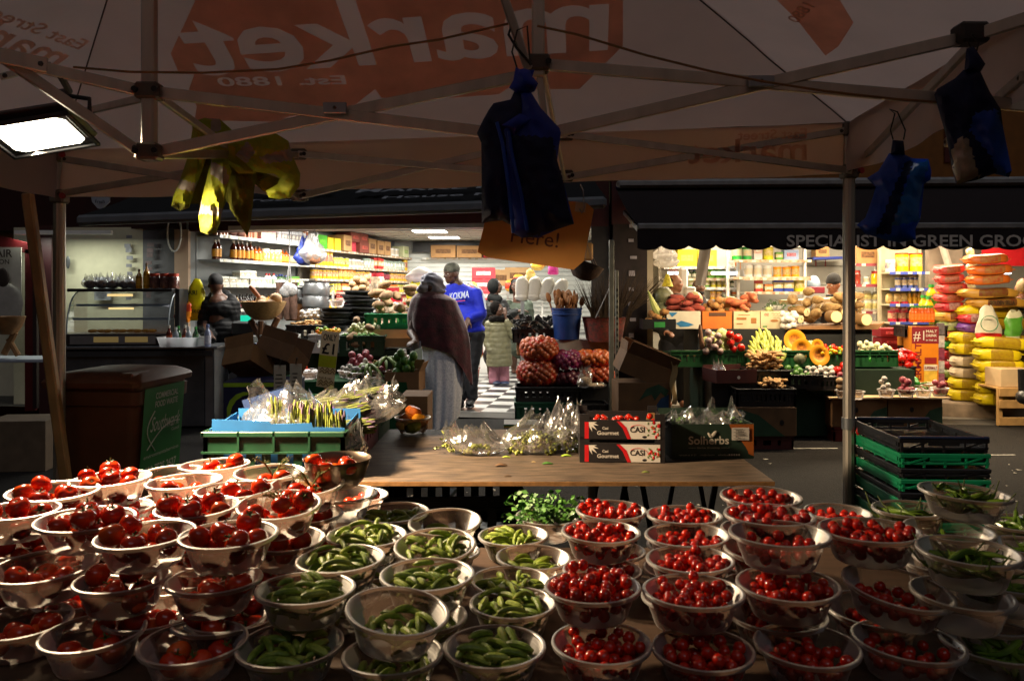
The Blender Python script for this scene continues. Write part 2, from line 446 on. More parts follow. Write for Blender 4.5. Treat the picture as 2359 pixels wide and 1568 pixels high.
palm(g,Rw+V((-.0,-.02,-.01)),(-.35,-.25,-.9),(-.5,-.6,0),curl=.35,s=1.05);palm(g,Lw,(-.86,-.1,-.5),(-.3,-.2,.9),curl=.55,point=True,side=-1,s=1.15)
for x,uu in((.08,1086),(-.10,1060)):g.limb([hipc+V((x,0,0)),P(uu,850,D+.03*(1 if x<0 else-1)),P(uu+2,922,D)],[.1,.07,.045])
body=fuse(g,'body',SKIN,o,.009,3);eyes(o,Mh,1.08)
g=G();g.ell(P(1062,697,D),(.235,.155,.20),20,14);g.ell(P(1074,733,D-.02),(.225,.17,.21),20,14);g.ell(P(1083,757,D),(.195,.15,.10),18,12);g.limb([Ls+V((.02,0,-.02)),nk+V((0,0,-.05)),Rs+V((-.02,0,-.02))],[.095,.10,.095]);g.cyl(nk+V((0,.01,-.06)),nk+V((-.02,-.01,.02)),.105,.082,18)
g.limb([Rs,Re,Rw+V((.015,.03,.01))],[.098,.082,.055]);g.limb([Ls,Le,Lw+V((.02,0,.01))],[.095,.08,.052])
BLUE=m('#0a22b4',.75,var=.15,scale=6,bump=.1);sw=fuse(g,'sweatshirt',BLUE,o,.013,4);wrinkle(sw,.012,6)
g=G()
for x,uu,k in((.075,1087,1),(-.085,1060,-1)):g.limb([hipc+V((x,0,.02)),P(uu,850,D-.03*k),P(uu+2,915,D)],[.125,.092,.068])
g.ell(hipc+V((0,0,.03)),(.19,.14,.11));jn=fuse(g,'jeans',m('#15161b',.8,var=.3),o,.013,4);wrinkle(jn,.01,8)
for x,uu in((1,1083),(-1,1060)):g=G();g.ell(P(uu,927,D-.08),(.058,.14,.05),14,8);g.ell(P(uu,935,D-.09),(.06,.15,.022),14,6);g.build('shoe',m('#111113',.5),o)
g=G();g.ell((0,0,0),V((.083,.104,.085))*1.08,18,12,Mh@tr(0,.012,.055));g.cyl(Mh@V((0,-.01,.03)),Mh@V((0,-.01,.06)),.09,.094,18);cap=fuse(g,'cap',m('#3a3c30',.8,var=.6,scale=16,col2='#6a6a5c'),o,.01,3)
g=G();q=[Rs+V((.05,-.04,.07)),Rs+V((.085,-.05,.0)),Rs.lerp(Re,.4)+V((.085,-.05,0)),Rs.lerp(Re,.75)+V((.078,-.045,0))];g.tube([P(1076,652,D-.07)]+q,[.012,.014,.014,.014,.012],6);g.build('sleeve_stripe',m('#c4ccd8',.7),sw)
Xk=V((.95,-.1,.14)).normalized();Ok=P(1036,691,D-.2);write(sw,'KOKMA',m('#c4ccdc',.7),Ok,Xk,(-.15,-.1,1),width=.25,height=.085,shear=.2);g=G();g.bar(P(1043,695,D-.185),P(1072,692,D-.20),.004,.012);g.build('small_print',m('#b03a70',.7),sw)
D=8.55;o=thing('person','woman seen from behind in grey headwrap, burgundy shawl and long pale blue dress','person',P(1020,993,D));sw_=F/D
g=G();Mh=head(g,P(988,660,D-.03),rad(-78),1.0,rad(4));g.limb([P(993,672,D),P(1000,690,D)],[.06,.07]);g.limb([P(1003,700,D),P(1015,790,D),P(1018,840,D)],[.13,.14,.14])
for uu in(1003,1033):g.limb([P(uu+(12 if uu<1010 else-6),850,D),P(uu,930,D),P(uu-2,980,D)],[.1,.07,.045]);g.ell(P(uu-8,988,D-.02),(.10,.05,.035))
g.limb([P(965,705,D),P(948,765,D-.1),P(958,785,D-.28)],[.06,.05,.035]);palm(g,P(958,785,D-.28),(-.3,-.8,-.1),(0,0,1),curl=.4);fuse(g,'body',SKIN,o,.011,3);eyes(o,Mh)
g=G()
def dress(s,t):
 a=2*PI*s;z=1.05-.98*t;cx=PX(1016+4*math.sin(3*t),D);wx=.20+.03*t-.06*t*t;wy=.17+.03*t
 f=1+(.06*math.sin(7*a+2)+.03*math.sin(13*a))*(.2+t);hem=.03*math.sin(2*a+.6)+.05*math.cos(a)*1.6
 return(cx+wx*f*math.cos(a)+.02*t*math.cos(a),D+wy*f*math.sin(a),z+hem*t)
g.sheet(dress,90,40,cu=True);g.build('dress',m('#ced4e4',.85,var=.18,scale=55,bump=.4,bscale=90,col2='#e4e6f0'),o,ang=80)
g=G()
prof=[(0.0,995,20),(.06,998,36),(.13,1001,50),(.24,1001,56),(.42,1003,63),(.62,1008,67),(.8,1014,64),(1.0,1020,60)]
def shawl(s,t):
 a=2*PI*s;ca,sa=math.cos(a),math.sin(a);hem=.87-.02*ca-(.36*max(0,ca)**2.2 if 1 else 0)+.05*max(0,-ca);ztop=1.50-.015*ca;z=ztop+(hem-ztop)*t;q=min(1,(ztop-z)/.62)
 for i in range(len(prof)-1):
  if prof[i][0]<=q<=prof[i+1][0]:k=(q-prof[i][0])/(prof[i+1][0]-prof[i][0]);cu=prof[i][1]*(1-k)+prof[i+1][1]*k;hw=prof[i][2]*(1-k)+prof[i+1][2]*k
 f=1+(.05*math.sin(6*a+1.0+2*t)+.035*math.sin(11*a+3*t))*t+.02*noise.noise(V((ca*3,sa*3,t*5)))
 ex=.05*max(0,ca)*max(0,t-.4);return(PX(cu,D)+(hw/sw_)*f*ca+ex,D+(hw/sw_)*.62*f*sa-.02,z)
g.sheet(shawl,100,44,cu=True);g.build('shawl',m('#3c0f1a',.8,var=.5,scale=12,bump=.5,bscale=60,col2='#5c1a28',sheen=.5),o,ang=80)
g=G();g.ell((0,0,0),(.094,.125,.112),20,14,Mh@tr(0,.035,.035));g.ell((0,0,0),(.06,.085,.075),14,10,Mh@tr(0,.10,-.035));g.cyl(Mh@V((0,-.085,.04)),Mh@V((0,.1,-.07)),.098,.06,18);hw=fuse(g,'headwrap',m('#a6a6b4',.8,var=.25,scale=14,bump=.3,bscale=30),o,.011,2)
for v in hw.data.vertices:v.co+=v.normal*.010*math.sin(60*v.co.z+40*v.co.x+6*noise.noise(v.co*8))
g=G();g.sheet(lambda s,t:P(945+26*s,785+26*t*(1-.4*s),D-.2)+V((0,.03*math.sin(5*s),.01*math.sin(9*t))),6,6);g.build('cloth_corner',m('#8f93a8',.8),o)
D=9.35;o=thing('person','person in black quilted puffer jacket and black cap standing behind the counter','person',P(508,985,D))
g=G();Mh=head(g,P(497,655,D-.02),rad(-150),1.0);g.limb([P(500,672,D),P(503,690,D)],[.06,.07]);g.limb([P(506,700,D),P(508,770,D),P(510,830,D)],[.13,.14,.14])
for uu in(495,522):g.limb([P(uu,830,D),P(uu,900,D),P(uu,965,D)],[.1,.07,.045]);g.ell(P(uu,975,D-.05),(.05,.13,.04))
g.limb([P(480,700,D),P(472,750,D-.1),P(486,775,D-.3)],[.06,.05,.035]);palm(g,P(486,775,D-.3),(.1,-.9,-.1),(0,0,1));fuse(g,'body',SKIN,o,.011,3);eyes(o,Mh)
g=G();g.ell(P(508,712,D),(.20,.15,.14),18,12);g.ell(P(512,765,D),(.205,.17,.22),18,12);g.ell(P(517,830,D),(.20,.17,.22),18,12);g.limb([P(478,702,D),P(472,755,D-.06),P(486,780,D-.26)],[.10,.09,.07]);g.limb([P(534,702,D+.02),P(543,760,D+.02),P(538,810,D-.06)],[.10,.09,.07]);g.limb([P(490,684,D+.1),P(516,680,D+.14),P(534,690,D+.08)],[.06,.075,.06])
pj=fuse(g,'puffer_jacket',m('#08080a',.6,var=.2,scale=8,spec=.2),o,.012,3);quilt(pj,.06,.007)
g=G();g.ell((0,0,0),(.084,.10,.09),18,12,Mh@tr(0,.01,.045));g.build('cap',m('#0d0d0f',.8),o)
D=12.8;o=thing('person','child in long olive quilted coat with fur collar and pink trousers','person',P(1152,886,D))
g=G();Mh=head(g,P(1147,712,D),rad(60),.92);g.limb([P(1148,724,D),P(1149,740,D)],[.045,.05]);g.limb([P(1150,745,D),P(1150,800,D)],[.09,.1]);g.limb([P(1168,748,D-.05),P(1178,770,D-.12),P(1164,722,D-.12)],[.045,.04,.026]);palm(g,P(1166,725,D-.12),(-.2,0,1),(0,-1,0),s=.75)
for uu in(1139,1162):g.limb([P(1150+(uu-1150)*.6,810,D),P(uu,850,D),P(uu,876,D)],[.08,.055,.04])
fuse(g,'body',SKIN2,o,.010,3);eyes(o,Mh,.92)
g=G();g.cyl(P(1150,745,D),P(1151,842,D),.165,.215,20);g.ell(P(1150,748,D),(.17,.13,.08));g.limb([P(1128,748,D),P(1124,790,D-.03),P(1130,806,D-.1)],[.08,.07,.06]);g.limb([P(1170,748,D),P(1182,772,D-.1),P(1170,742,D-.14)],[.08,.07,.055]);ct=fuse(g,'quilted_coat',m('#55523a',.6,var=.2,scale=8),o,.012,3);quilt(ct,.085,.008)
g=G();g.tube([P(1149,734,D)+V((.12*math.cos(t),.10*math.sin(t),.01*math.sin(3*t)))for t in[k*.392 for k in range(16)]],.045,10,closed=True);fr=g.build('fur_collar',m('#0c0908',.95,spec=.1,var=.5,scale=60,bump=1,bscale=120),o);wrinkle(fr,.016,30)
g=G()
for x,uu in((1,1139),(-1,1162)):g.limb([P(1150+(uu-1150)*.7,820,D),P(uu,850,D),P(uu,876,D)],[.10,.085,.088])
pk=fuse(g,'trousers',m('#8a5a68',.85,var=.2),o,.012,3);wrinkle(pk,.01,9)
for uu in(1141,1160):g=G();g.ell(P(uu+4,882,D-.05),(.075,.09,.04),12,8);g.build('shoe',m('#1c2a48',.5,var=.3),o)
g=G();g.ell((0,0,0),(.09,.105,.115),16,12,Mh@tr(0,.035,.02));hh_=g.build('hair',m('#0a0706',.95,var=.4,spec=.1),o);wrinkle(hh_,.012,26)
D=13.5;o=thing('person','shopper in black hooded puffer coat reaching towards the flour bags','person',P(1140,870,D))
g=G();Mh=head(g,P(1143,660,D-.02),rad(85),1.0);g.limb([P(1140,675,D),P(1140,690,D),P(1140,790,D)],[.06,.1,.14]);g.limb([P(1155,700,D-.05),P(1170,725,D-.1),P(1196,716,D-.2)],[.06,.05,.03]);palm(g,P(1196,716,D-.2),(1,-.2,.1),(0,0,1))
for uu in(1130,1150):g.limb([P(uu,790,D),P(uu,860,D)],[.1,.05]);g.ell(P(uu,868,D-.04),(.05,.12,.035))
fuse(g,'body',SKIN2,o,.012,3);eyes(o,Mh)
g=G();g.ell(P(1140,712,D),(.20,.15,.15),18,12);g.ell(P(1140,770,D),(.2,.16,.25),18,12);g.ell(P(1140,820,D),(.2,.16,.2),18,12);g.limb([P(1157,700,D-.02),P(1172,728,D-.1),P(1190,718,D-.18)],[.10,.085,.06]);g.limb([P(1122,702,D),P(1118,745,D),P(1124,785,D-.05)],[.09,.08,.06]);pj=fuse(g,'puffer_coat',m('#0a0c0d',.55,var=.2,spec=.3),o,.013,3);quilt(pj,.075,.006)
g=G();g.ell((0,0,0),(.105,.115,.135),18,12,Mh@tr(0,.04,.01));g.limb([P(1134,686,D),P(1148,690,D-.06)],[.09,.08]);fuse(g,'hood',m('#0a0d0e',.8,var=.3,spec=.2),o,.013,2)
D=14.2;o=thing('person','young person in grey green hooded coat looking out past the flour bags','person',P(1196,850,D))
g=G();Mh=head(g,P(1188,660,D-.06),rad(-6),1.0);g.limb([P(1190,676,D),P(1195,690,D),P(1198,790,D)],[.06,.1,.14])
for uu in(1184,1206):g.limb([P(uu,790,D),P(uu,848,D)],[.1,.05]);g.ell(P(uu,856,D-.04),(.05,.12,.035))
for sx in(-1,1):g.limb([P(1196+20*sx,702,D),P(1196+26*sx,750,D-.02)],[.05,.04]);palm(g,P(1196+26*sx,752,D-.02),(0,-.2,-1),(0,-1,0))
fuse(g,'body',SKIN2,o,.012,3);eyes(o,Mh)
g=G();g.ell(P(1196,712,D),(.24,.15,.15),18,12);g.ell(P(1200,770,D),(.24,.17,.3),18,12);g.ell(P(1200,800,D),(.24,.17,.2),18,12)
for sx in(-1,1):g.limb([P(1196+22*sx,702,D),P(1196+28*sx,750,D-.02)],[.09,.075])
ct=fuse(g,'coat',m('#3a4438',.8,var=.2),o,.013,3);wrinkle(ct,.012,7)
g=G()
def hoodf(s,t):a=-.62*PI+s*1.24*PI;e=t*PI*.9-.25;r=.118;return Mh@V((r*math.sin(a)*math.cos(e*.6-.3),.02+r*math.cos(a)*.9,-.13+.29*t-.06*abs(s-.5)*t))if t<.75 else Mh@V((r*math.sin(a)*(1-t)*3.6,.02+r*math.cos(a)*(1-t)*3.3,.088+.06*math.sin((t-.75)*6)))
g.sheet(hoodf,24,14);g.build('hood',m('#465044',.8,var=.2),o,ang=80);hairball('headscarf',o,Mh,(.082,.098,.10),(0,.022,.035),m('#15151a',.8))
g=G();Mt=tr(P(1090,850,13.2))
for z_ in(.02,.2,.4):g.tube([P(1072,850,13.2)+V((0,0,z_)),P(1106,850,13.2)+V((0,0,z_)),P(1106,850,13.7)+V((0,0,z_)),P(1072,850,13.7)+V((0,0,z_))],.01,5,closed=True)
for k in range(8):g.tube([P(1072+4.8*k,850,13.2),P(1072+4.8*k,850,13.2)+V((0,0,.4))],.005,4)
g.tube([P(1074,850,13.2)+V((0,0,-.02)),P(1078,868,13.2),P(1082,885,13.2)],.012,5);g.tube([P(1104,850,13.2),P(1100,885,13.2)],.012,5);g.build('shopping_trolley',m('#8a4a3c',.4,.3),loc=P(1090,885,13.2),label='small red and chrome wire trolley filled with snack bags',cat='trolley')
def bust(lab,u,v,D,a,coat,hat=None,skin=SKIN3,hair=None,foot=None,quiltz=0,tilt=0.0,s=1.0,beard=False):
 o=thing('person',lab,'person',V((PX(u,D),D,0)));hc=P(u,v,D);g=G();Mh=head(g,hc,a,s,tilt);z=hc.z;B=lambda x,y,zz:V((hc.x+x,D+y,zz))
 g.limb([hc+V((0,.02,-.07)),B(0,.02,z-.2),B(0,.02,z-.7)],[.058,.09,.13])
 for sx in(-1,1):g.limb([B(.09*sx,.02,z-.75),B(.1*sx,.02,.48),B(.1*sx,.02,.06)],[.1,.07,.045]);g.ell(B(.1*sx,-.05,.05),(.05,.13,.045));g.limb([B(.19*sx,.02,z-.28),B(.23*sx,.0,z-.55),B(.15*sx,-.2,z-.62)],[.055,.045,.03]);palm(g,B(.15*sx,-.2,z-.62),(-.3*sx,-.8,-.1),(0,0,1),side=sx)
 fuse(g,'body',skin,o,.011,3);eyes(o,Mh,s);g=G()
 g.ell(B(0,.02,z-.33),(.22,.14,.16),18,12);g.ell(B(0,.02,z-.6),(.21,.15,.28),18,12)
 for sx in(-1,1):g.limb([B(.19*sx,.02,z-.28),B(.24*sx,.0,z-.55),B(.16*sx,-.16,z-.62)],[.10,.085,.06])
 g.cyl(B(0,.02,z-.26),B(0,.01,z-.13),.12,.085,16);c=fuse(g,'jacket',coat,o,.012,3);(quilt(c,.065,.007)if quiltz else wrinkle(c,.01,7))
 g=G()
 for sx in(-1,1):g.limb([B(.09*sx,.02,z-.8),B(.1*sx,.02,.48),B(.1*sx,.02,.1)],[.125,.09,.07])
 fuse(g,'trousers',m('#1a1c24',.8,var=.2),o,.014,3)
 if hat:g=G();g.ell((0,0,0),(.088,.105,.10),18,12,Mh@tr(0,.012,.055));g.cyl(Mh@V((0,.0,.02)),Mh@V((0,.0,.055)),.094,.094,20);h=fuse(g,'beanie',hat,o,.011,2)
 if hair:hairball('hair',o,Mh,(.0795,.09,.085),(0,.03,.01),hair)
 if beard:hairball('beard',o,Mh,(.056,.05,.045),(0,-.045,-.08),m('#17110f',.8))
 return o
bust('balding man in dark jacket turned away beside the white paper rolls',1555,652,10.3,rad(70),m('#101114',.8,var=.2),hair=m('#1a1412',.8));bust('bearded man half hidden behind the hanging grey bag roll',1611,660,11.0,rad(10),m('#15161c',.8,var=.2),beard=True,skin=m('#5c3c2c',.5),hair=m('#151010',.8));bust('man in black beanie and black puffer looking down by the tubs',1921,655,10.5,rad(-60),m('#101317',.45,var=.2),hat=m('#0e0f12',.9,bump=.6,bscale=120),quiltz=1,tilt=rad(14))
o=bust('person in olive hooded coat cut by the right edge',2357,662,9.9,rad(150),m('#45422e',.8,var=.2),skin=SKIN3,hair=m('#8a7a58',.8));
TOPZ=.706;BH=.0735
TIER=(.78,.87,.96)
bowl_mat=frosted('#957c6c',.55,.6);lip_mat=frosted('#ae9888',.28,.5)
def bowl_geo(g,k=1.0,ribs=True):
 pr=[(.001,.004),(.066,.003),(.073,.006),(.0775,.014),(.0805,.024),(.0865,.040),(.0875,.0415),(.0885,.045),(.0895,.0485),(.091,.052),(.0925,.056),(.0945,.060),(.0968,.065),(.0985,.068)]
 g.k=0;g.lathe([(r*k,z*k)for r,z in pr],40)
 g.k=1;g.lathe([(.0985*k,.068*k),(.0993*k,.0718*k),(.1025*k,.0738*k),(.1068*k,.0725*k),(.1078*k,.0685*k),(.1062*k,.0645*k)],40)
def bowl_floor(rho,r,fz):
 z=fz+r
 if rho+r>.070:z=max(z,.006+(rho+r*1.02-.073)/.36)
 return z
def drop(n,items,fz,maxr,tries=26,flat=.25,floor=bowl_floor):
 """Let n items (each a list of (offset, radius) balls) settle one after another into a bowl."""
 S=[];out=[]
 for i in range(n):
  best=None
  for t in range(tries):
   kind=random.randrange(len(items));balls=items[kind]
   a=U(0,2*PI);q=maxr*math.sqrt(R_());x,y=q*math.cos(a),q*math.sin(a)
   eu=(U(-flat,flat),U(-flat,flat),U(0,2*PI))if len(balls)>1 else(U(-.7,.7),U(-.7,.7),U(0,6.28))
   M=Matrix.Rotation(eu[2],3,'Z')@Matrix.Rotation(eu[1],3,'Y')@Matrix.Rotation(eu[0],3,'X')
   bs=[(M@o,r)for o,r in balls];z=-1
   for o,r in bs:
    bx,by=x+o.x,y+o.y
    z=max(z,floor(math.hypot(bx,by),r,fz)-o.z)
    for sx,sy,sz,sr in S:
     dd=(sx-bx)**2+(sy-by)**2;rr=(sr+r)*.97
     if dd<rr*rr:z=max(z,sz+math.sqrt(rr*rr-dd)-o.z)
   if best is None or z<best[0]:best=(z,x,y,eu,kind,bs)
  z,x,y,eu,kind,bs=best
  for o,r in bs:S.append((x+o.x,y+o.y,z+o.z,r))
  out.append((V((x,y,z)),eu,kind))
 return out
TOMR=.0268
def tomato_obj(sc_,green,c1='#cc2208',c2='#e44410'):
 g=G();r=TOMR
 pr=[(.0005,-r*.80),(r*.35,-r*.77),(r*.72,-r*.55),(r*.95,-r*.18),(r,.12*r),(r*.90,.48*r),(r*.62,.75*r),(r*.33,.82*r),(r*.12,.74*r),(.0005,.70*r)]
 g.lathe(pr,18,wob=lambda t,z:.022*math.sin(5*t+sc_))
 if green:
  g.k=1
  for i in range(5):
   a=i*2*PI/5+.3;c,s=math.cos(a),math.sin(a)
   g.add([(c*.002-s*.003,s*.002+c*.003,.76*r),(c*.002+s*.003,s*.002-c*.003,.76*r),(c*.017,s*.017,.92*r+.002*(i%2))],[(0,1,2)])
  g.tube([(0,0,.7*r),(.002,0,r),(.005,.001,1.2*r)],[.0022,.0018,.0024],5)
 else:
  g.k=2;g.ell((0,0,.72*r),(.004,.004,.0015),6,4)
 return g.build('tomato',[m(c1,.2,var=.35,scale=22,col2=c2,coat=.25),m('#4a5a1c',.7),m('#8a7a3a',.7)])
tomP=[Proto(tomato_obj(0,True)),Proto(tomato_obj(2,False)),Proto(tomato_obj(4,False)),Proto(tomato_obj(1,True,'#bc1a06','#d8320c')),Proto(tomato_obj(5,False,'#d83c10','#e8641c'))]
def cherry_geo(g,M=None):g.k=0;g.ell((0,0,0),(.0132,.0132,.0126),10,7,M);g.k=1;g.ell((0,0,.0125),(.002,.002,.0008),5,4,M)
gc=G();cherry_geo(gc);cherry_mats=[m('#b81408',.18,var=.3,scale=40,col2='#d02a10',coat=.25),m('#6a4a20',.7)]
cherP=[Proto(gc.build('cherry_tomato',cherry_mats))]
cuc_mats=[m('#6a8a1c',.4,var=.35,scale=55,col2='#a4b848',bump=.25,bscale=200),m('#b7b95e',.6)]
def cuc_geo(g,k,M=None):
 L=(.030,.034,.026)[k];r=(.0076,.0066,.0082)[k];bend=(.006,.009,.003)[k]
 n=8;pts=[((2*i/n-1)*L,0,bend*(1-(2*i/n-1)**2))for i in range(n+1)]
 rs=[r*max(.32,math.sqrt(max(0,1-abs(2*i/n-1)**4.5)))*(1-.12*(i/n))for i in range(n+1)]
 g.k=0;g.tube(pts,rs,8,M=M);g.k=1;g.ell((L*1.0,0,0),(.003,.004,.004),6,4,M)
cucP=[]
for k in range(3):
 gc=G();cuc_geo(gc,k);cucP.append(Proto(gc.build('small_cucumber',[(m('#5a7c18',.4,var=.35,scale=55,col2='#8aa43c',bump=.25,bscale=200),cuc_mats[0],m('#86a02c',.4,var=.3,scale=55,col2='#b4c45c',bump=.25,bscale=200))[k],cuc_mats[1]])))
chi_mats=[m('#3f6a1c',.25,var=.4,scale=18,col2='#6f8c2a'),m('#4c5a24',.6)]
chiP=[]
for k in range(3):
 gc=G();n=12;L=.055+.008*k
 pts=[(2*L*i/n-L,.012*math.sin(3*i/n+k),.008*math.sin(5*i/n+2*k))for i in range(n+1)]
 gc.tube(pts,[.0075*(1-(i/n)**2.2)*(.75 if i==0 else 1)+.0006 for i in range(n+1)],8);gc.k=1
 p=V(pts[0]);gc.tube([p,p+V((-.012,0,.006)),p+V((-.03,.004,.02+.008*k))],[.005,.0022,.0016],5);chiP.append(Proto(gc.build('green_chilli',chi_mats)))
caps=lambda L,r:[(V((x*L,0,0)),r)for x in(-.8,-.27,.27,.8)]
BALLS={'tom':[[(V((0,0,0)),.0258)]]*5,'cher':[[(V((0,0,0)),.0132)]],'cuc':[caps(.030,.0072),caps(.034,.0064),caps(.026,.0078)],'chil':[caps(.055,.007),caps(.062,.007),caps(.07,.007)]}
PROT={'tom':tomP,'cher':cherP,'cuc':cucP,'chil':chiP}
NAME={'tom':'tomato','cher':'cherry_tomato','cuc':'small_cucumber','chil':'green_chilli'}
PACK={'tom':[drop(n,BALLS['tom'],.008,.072,24)for n in(10,9,11,8)],'cher':[drop(n,BALLS['cher'],.016,.084,14)for n in(52,47,56,74)],'cuc':[drop(n,BALLS['cuc'],.018,.070,18,.22)for n in(42,38,46)],'chil':[drop(n,BALLS['chil'],.02,.042,14,.2)for n in(24,20)]}
PACKLOW={'tom':drop(6,BALLS['tom'],.010,.055,12),'cher':drop(26,BALLS['cher'],.012,.07,8),'cuc':drop(10,BALLS['cuc'],.012,.05,8),'chil':drop(6,BALLS['chil'],.012,.03,8)}
WHAT={'tom':'large tomatoes','cher':'cherry tomatoes','cuc':'little cucumbers','chil':'green chillies'}
ONE={'tom':'ripe red tomato','cher':'shiny red cherry tomato','cuc':'small green cucumber','chil':'long green chilli with curled stalk'}
gb=G();bowl_geo(gb);bowlP=Proto(gb.build('plastic_bowl',[bowl_mat,lip_mat],ang=50))
BOWLS=[('tom',217,1455,225,1,0,0,'in the front row, left of the front bowl beside the cucumbers'),('tom',446,1475,243,1,0,0,'in the front row next to the dark cucumber bowl'),('tom',50,1425,215,1,0,0,'cut by the left edge in the front row'),('tom',105,1300,225,1,0,0,'second row, at the left edge under the leftmost high bowl'),('tom',283,1330,210,2,0,0,'second row, between the edge bowl and the cucumber side'),('tom',494,1330,215,1,0,0,'second row, beside the cucumbers, under the widest tomato bowl'),('tom',528,1228,224,3,0,0,'widest and highest, nearest the cucumbers'),('tom',338,1226,219,3,0,0,'on top in the third row, two bowls from the edge'),('tom',197,1190,217,3,0,0,'on top in the third row, second from the left edge'),('tom',37,1172,185,2,0,0,'leftmost of the high bowls, cut by the edge'),('tom',122,1130,197,3,0,0,'heaped, in the back row nearest the bin'),('tom',257,1101,175,3,0,0,'back row, in front of the bin sticker'),('tom',426,1105,168,1,0,0,'back row, pink inside with one tomato high'),('tom',400,1088,150,1,0,0,'back row, mostly hidden by the pink one'),('tom',495,1066,158,1,0,0,'rearmost, half empty, before the green crate'),('vine',622,1087,158,1,0,0,'rear row, with a dry vine truss sticking up'),('tom',540,1125,171,2,0,0,'middle of the back rows, behind the lilac rim'),('tom',457,1164,192,3,0,0,'middle, lilac rimmed, full to the brim'),('vine',645,1158,190,2,6,0,'tilted, with a lone tomato at its high side'),('vine',710,1109,171,1,5,0,'beneath the steel bowl side, with withered stalks'),('tom',330,1186,170,2,0,0,'low, wedged behind the high third row'),('tom',600,1275,190,2,0,0,'low, right beside the upper cucumber bowls'),('tom',690,1215,160,1,0,0,'low, behind the tilted vine bowl'),('tom',819,1137,148,1,0,0,'dark, low, right of the steel bowl'),('cuc',907,1175,164,2,0,0,'rearmost near the plywood table'),('cuc',1027,1196,169,0,4,0,'rear, almost empty and tilted'),('cuc',845,1227,180,3,0,0,'second from the rear, next to the tomatoes'),('cuc',1005,1247,187,3,7,0,'tilted, with a scratched clear back rim'),('cuc',1184,1229,164,3,0,0,'high, right behind the parsley side'),('cuc',787,1283,202,3,0,0,'third row, against the red tomatoes'),('cuc',985,1321,214,3,0,0,'in the very middle of the display'),('cuc',1228,1279,170,1,0,0,'low, peeking out beside the high cherry bowl'),('cuc',1177,1333,185,2,0,0,'low and dark, under the high rear one'),('cuc',703,1350,228,3,0,0,'fourth row, touching the tomato bowls'),('cuc',907,1402,240,1,3,6,'chipped at the rim, pale inside'),('cuc',1182,1387,203,3,0,0,'second row, next to the heaped cherry bowl'),('cuc',1140,1484,234,3,0,0,'front row, beside the front cherry tomatoes'),('cuc',906,1502,234,1,0,0,'front row, under the chipped pale bowl'),('cuc',670,1477,240,2,0,0,'front row, in deep shade beside the tomatoes'),('cuc',975,1418,190,1,0,0,'low, half hidden behind the chipped bowl'),('pars',1262,1188,150,0,0,0,'holding a bunch of flat parsley'),('cher',1408,1171,162,3,0,0,'rearmost of the left column, beside the parsley'),('cher',1384,1220,178,3,0,0,'left column, second from the rear, on a stack'),('cher',1405,1264,160,1,0,0,'left column, low under the second stack'),('cher',1387,1312,184,2,0,0,'left column, low behind the tallest heap'),('cher',1367,1345,223,3,0,0,'left column, heaped tallest of all'),('cher',1386,1478,232,3,0,0,'left column, front row, with two orange ones'),('cher',1577,1184,172,3,0,0,'second column, rearmost'),('cher',1585,1231,190,2,0,0,'second column, second from the rear'),('cher',1591,1285,205,3,0,0,'second column, middle'),('cher',1598,1357,233,3,0,0,'second column, full, second from the front'),('cher',1620,1488,235,3,0,0,'second column, front row'),('cher',1753,1142,183,3,0,0,'third column, rearmost, before the asphalt'),('cher',1773,1182,203,3,0,0,'third column, second from the rear'),('cher',1930,1176,150,2,0,0,'fourth column, rearmost, at the foot of the metal pole'),('cher',1797,1228,225,1,0,0,'third column, tall with fruit only on one side'),('cher',2005,1218,223,3,0,0,'fourth column, with a heap above the rim'),('cher',1816,1340,234,3,0,0,'third column, second from the front'),('cher',2058,1345,240,1,4,6,'fourth column, tilted and dim'),('cher',1860,1480,238,1,0,0,'third column, front row, nearly black'),('cher',2090,1475,248,1,0,3,'fourth column, front row, in the dark'),('chil',2220,1130,193,3,0,3,'highest, before the stacked crates'),('chil',2096,1170,160,2,0,0,'rear, at the foot of the crate stack'),('chil',2186,1215,196,0,0,0,'under the highest one, nearly empty'),('chil',2345,1200,160,3,0,0,'rear, cut by the edge'),('chil',2230,1267,223,2,0,0,'middle, wide'),('chil',2372,1255,160,2,0,0,'small, cut by the edge'),('chil',2300,1325,230,2,0,3,'second row, dim'),('chil',2300,1470,245,1,0,0,'front row, almost black'),]
def bowl_pos(cu,cv,w):
 s=w/.214;zr=CZ-(cv-V0)/s
 t=min((0,1,2),key=lambda i:abs(TIER[i]-zr));s=(cv-V0)/(CZ-TIER[t]);d=F/s
 return V(((cu-U0)/s,d,TIER[t]-BH)),t,max(.92,min(1.09,w/s/.2144))
made=[];cher_rest=G();cher_n=0;cuc_rest=G();cuc_n=0
order=sorted(range(len(BOWLS)),key=lambda i:-BOWLS[i][3])
POS=[bowl_pos(b[1],b[2],b[3])for b in BOWLS]
TRUSS=m('#6f7434',.8,var=.4,scale=60)
def vine_truss(base,label):
 g=G();p0=base
 for k in range(7):
  a=U(0,6.28);tip=p0+V((.05*math.cos(a),.03*math.sin(a),U(.02,.06)))
  mid=(p0+tip)*.5+V((0,0,.012));g.tube([p0,mid,tip,tip+V((U(-.012,.012),U(-.01,.01),-.008))],[.0022,.0018,.0014,.0007],5)
  for j in range(4):
   b=mid if j%2 else tip;a2=U(0,6.28);e=b+V((.016*math.cos(a2),.016*math.sin(a2),U(-.004,.014)))
   g.tube([b,(b+e)*.5+V((0,0,.004)),e],[.0012,.001,.0005],4)
 g.build('vine_truss',TRUSS,loc=base,label=label,cat='tomato stalk')
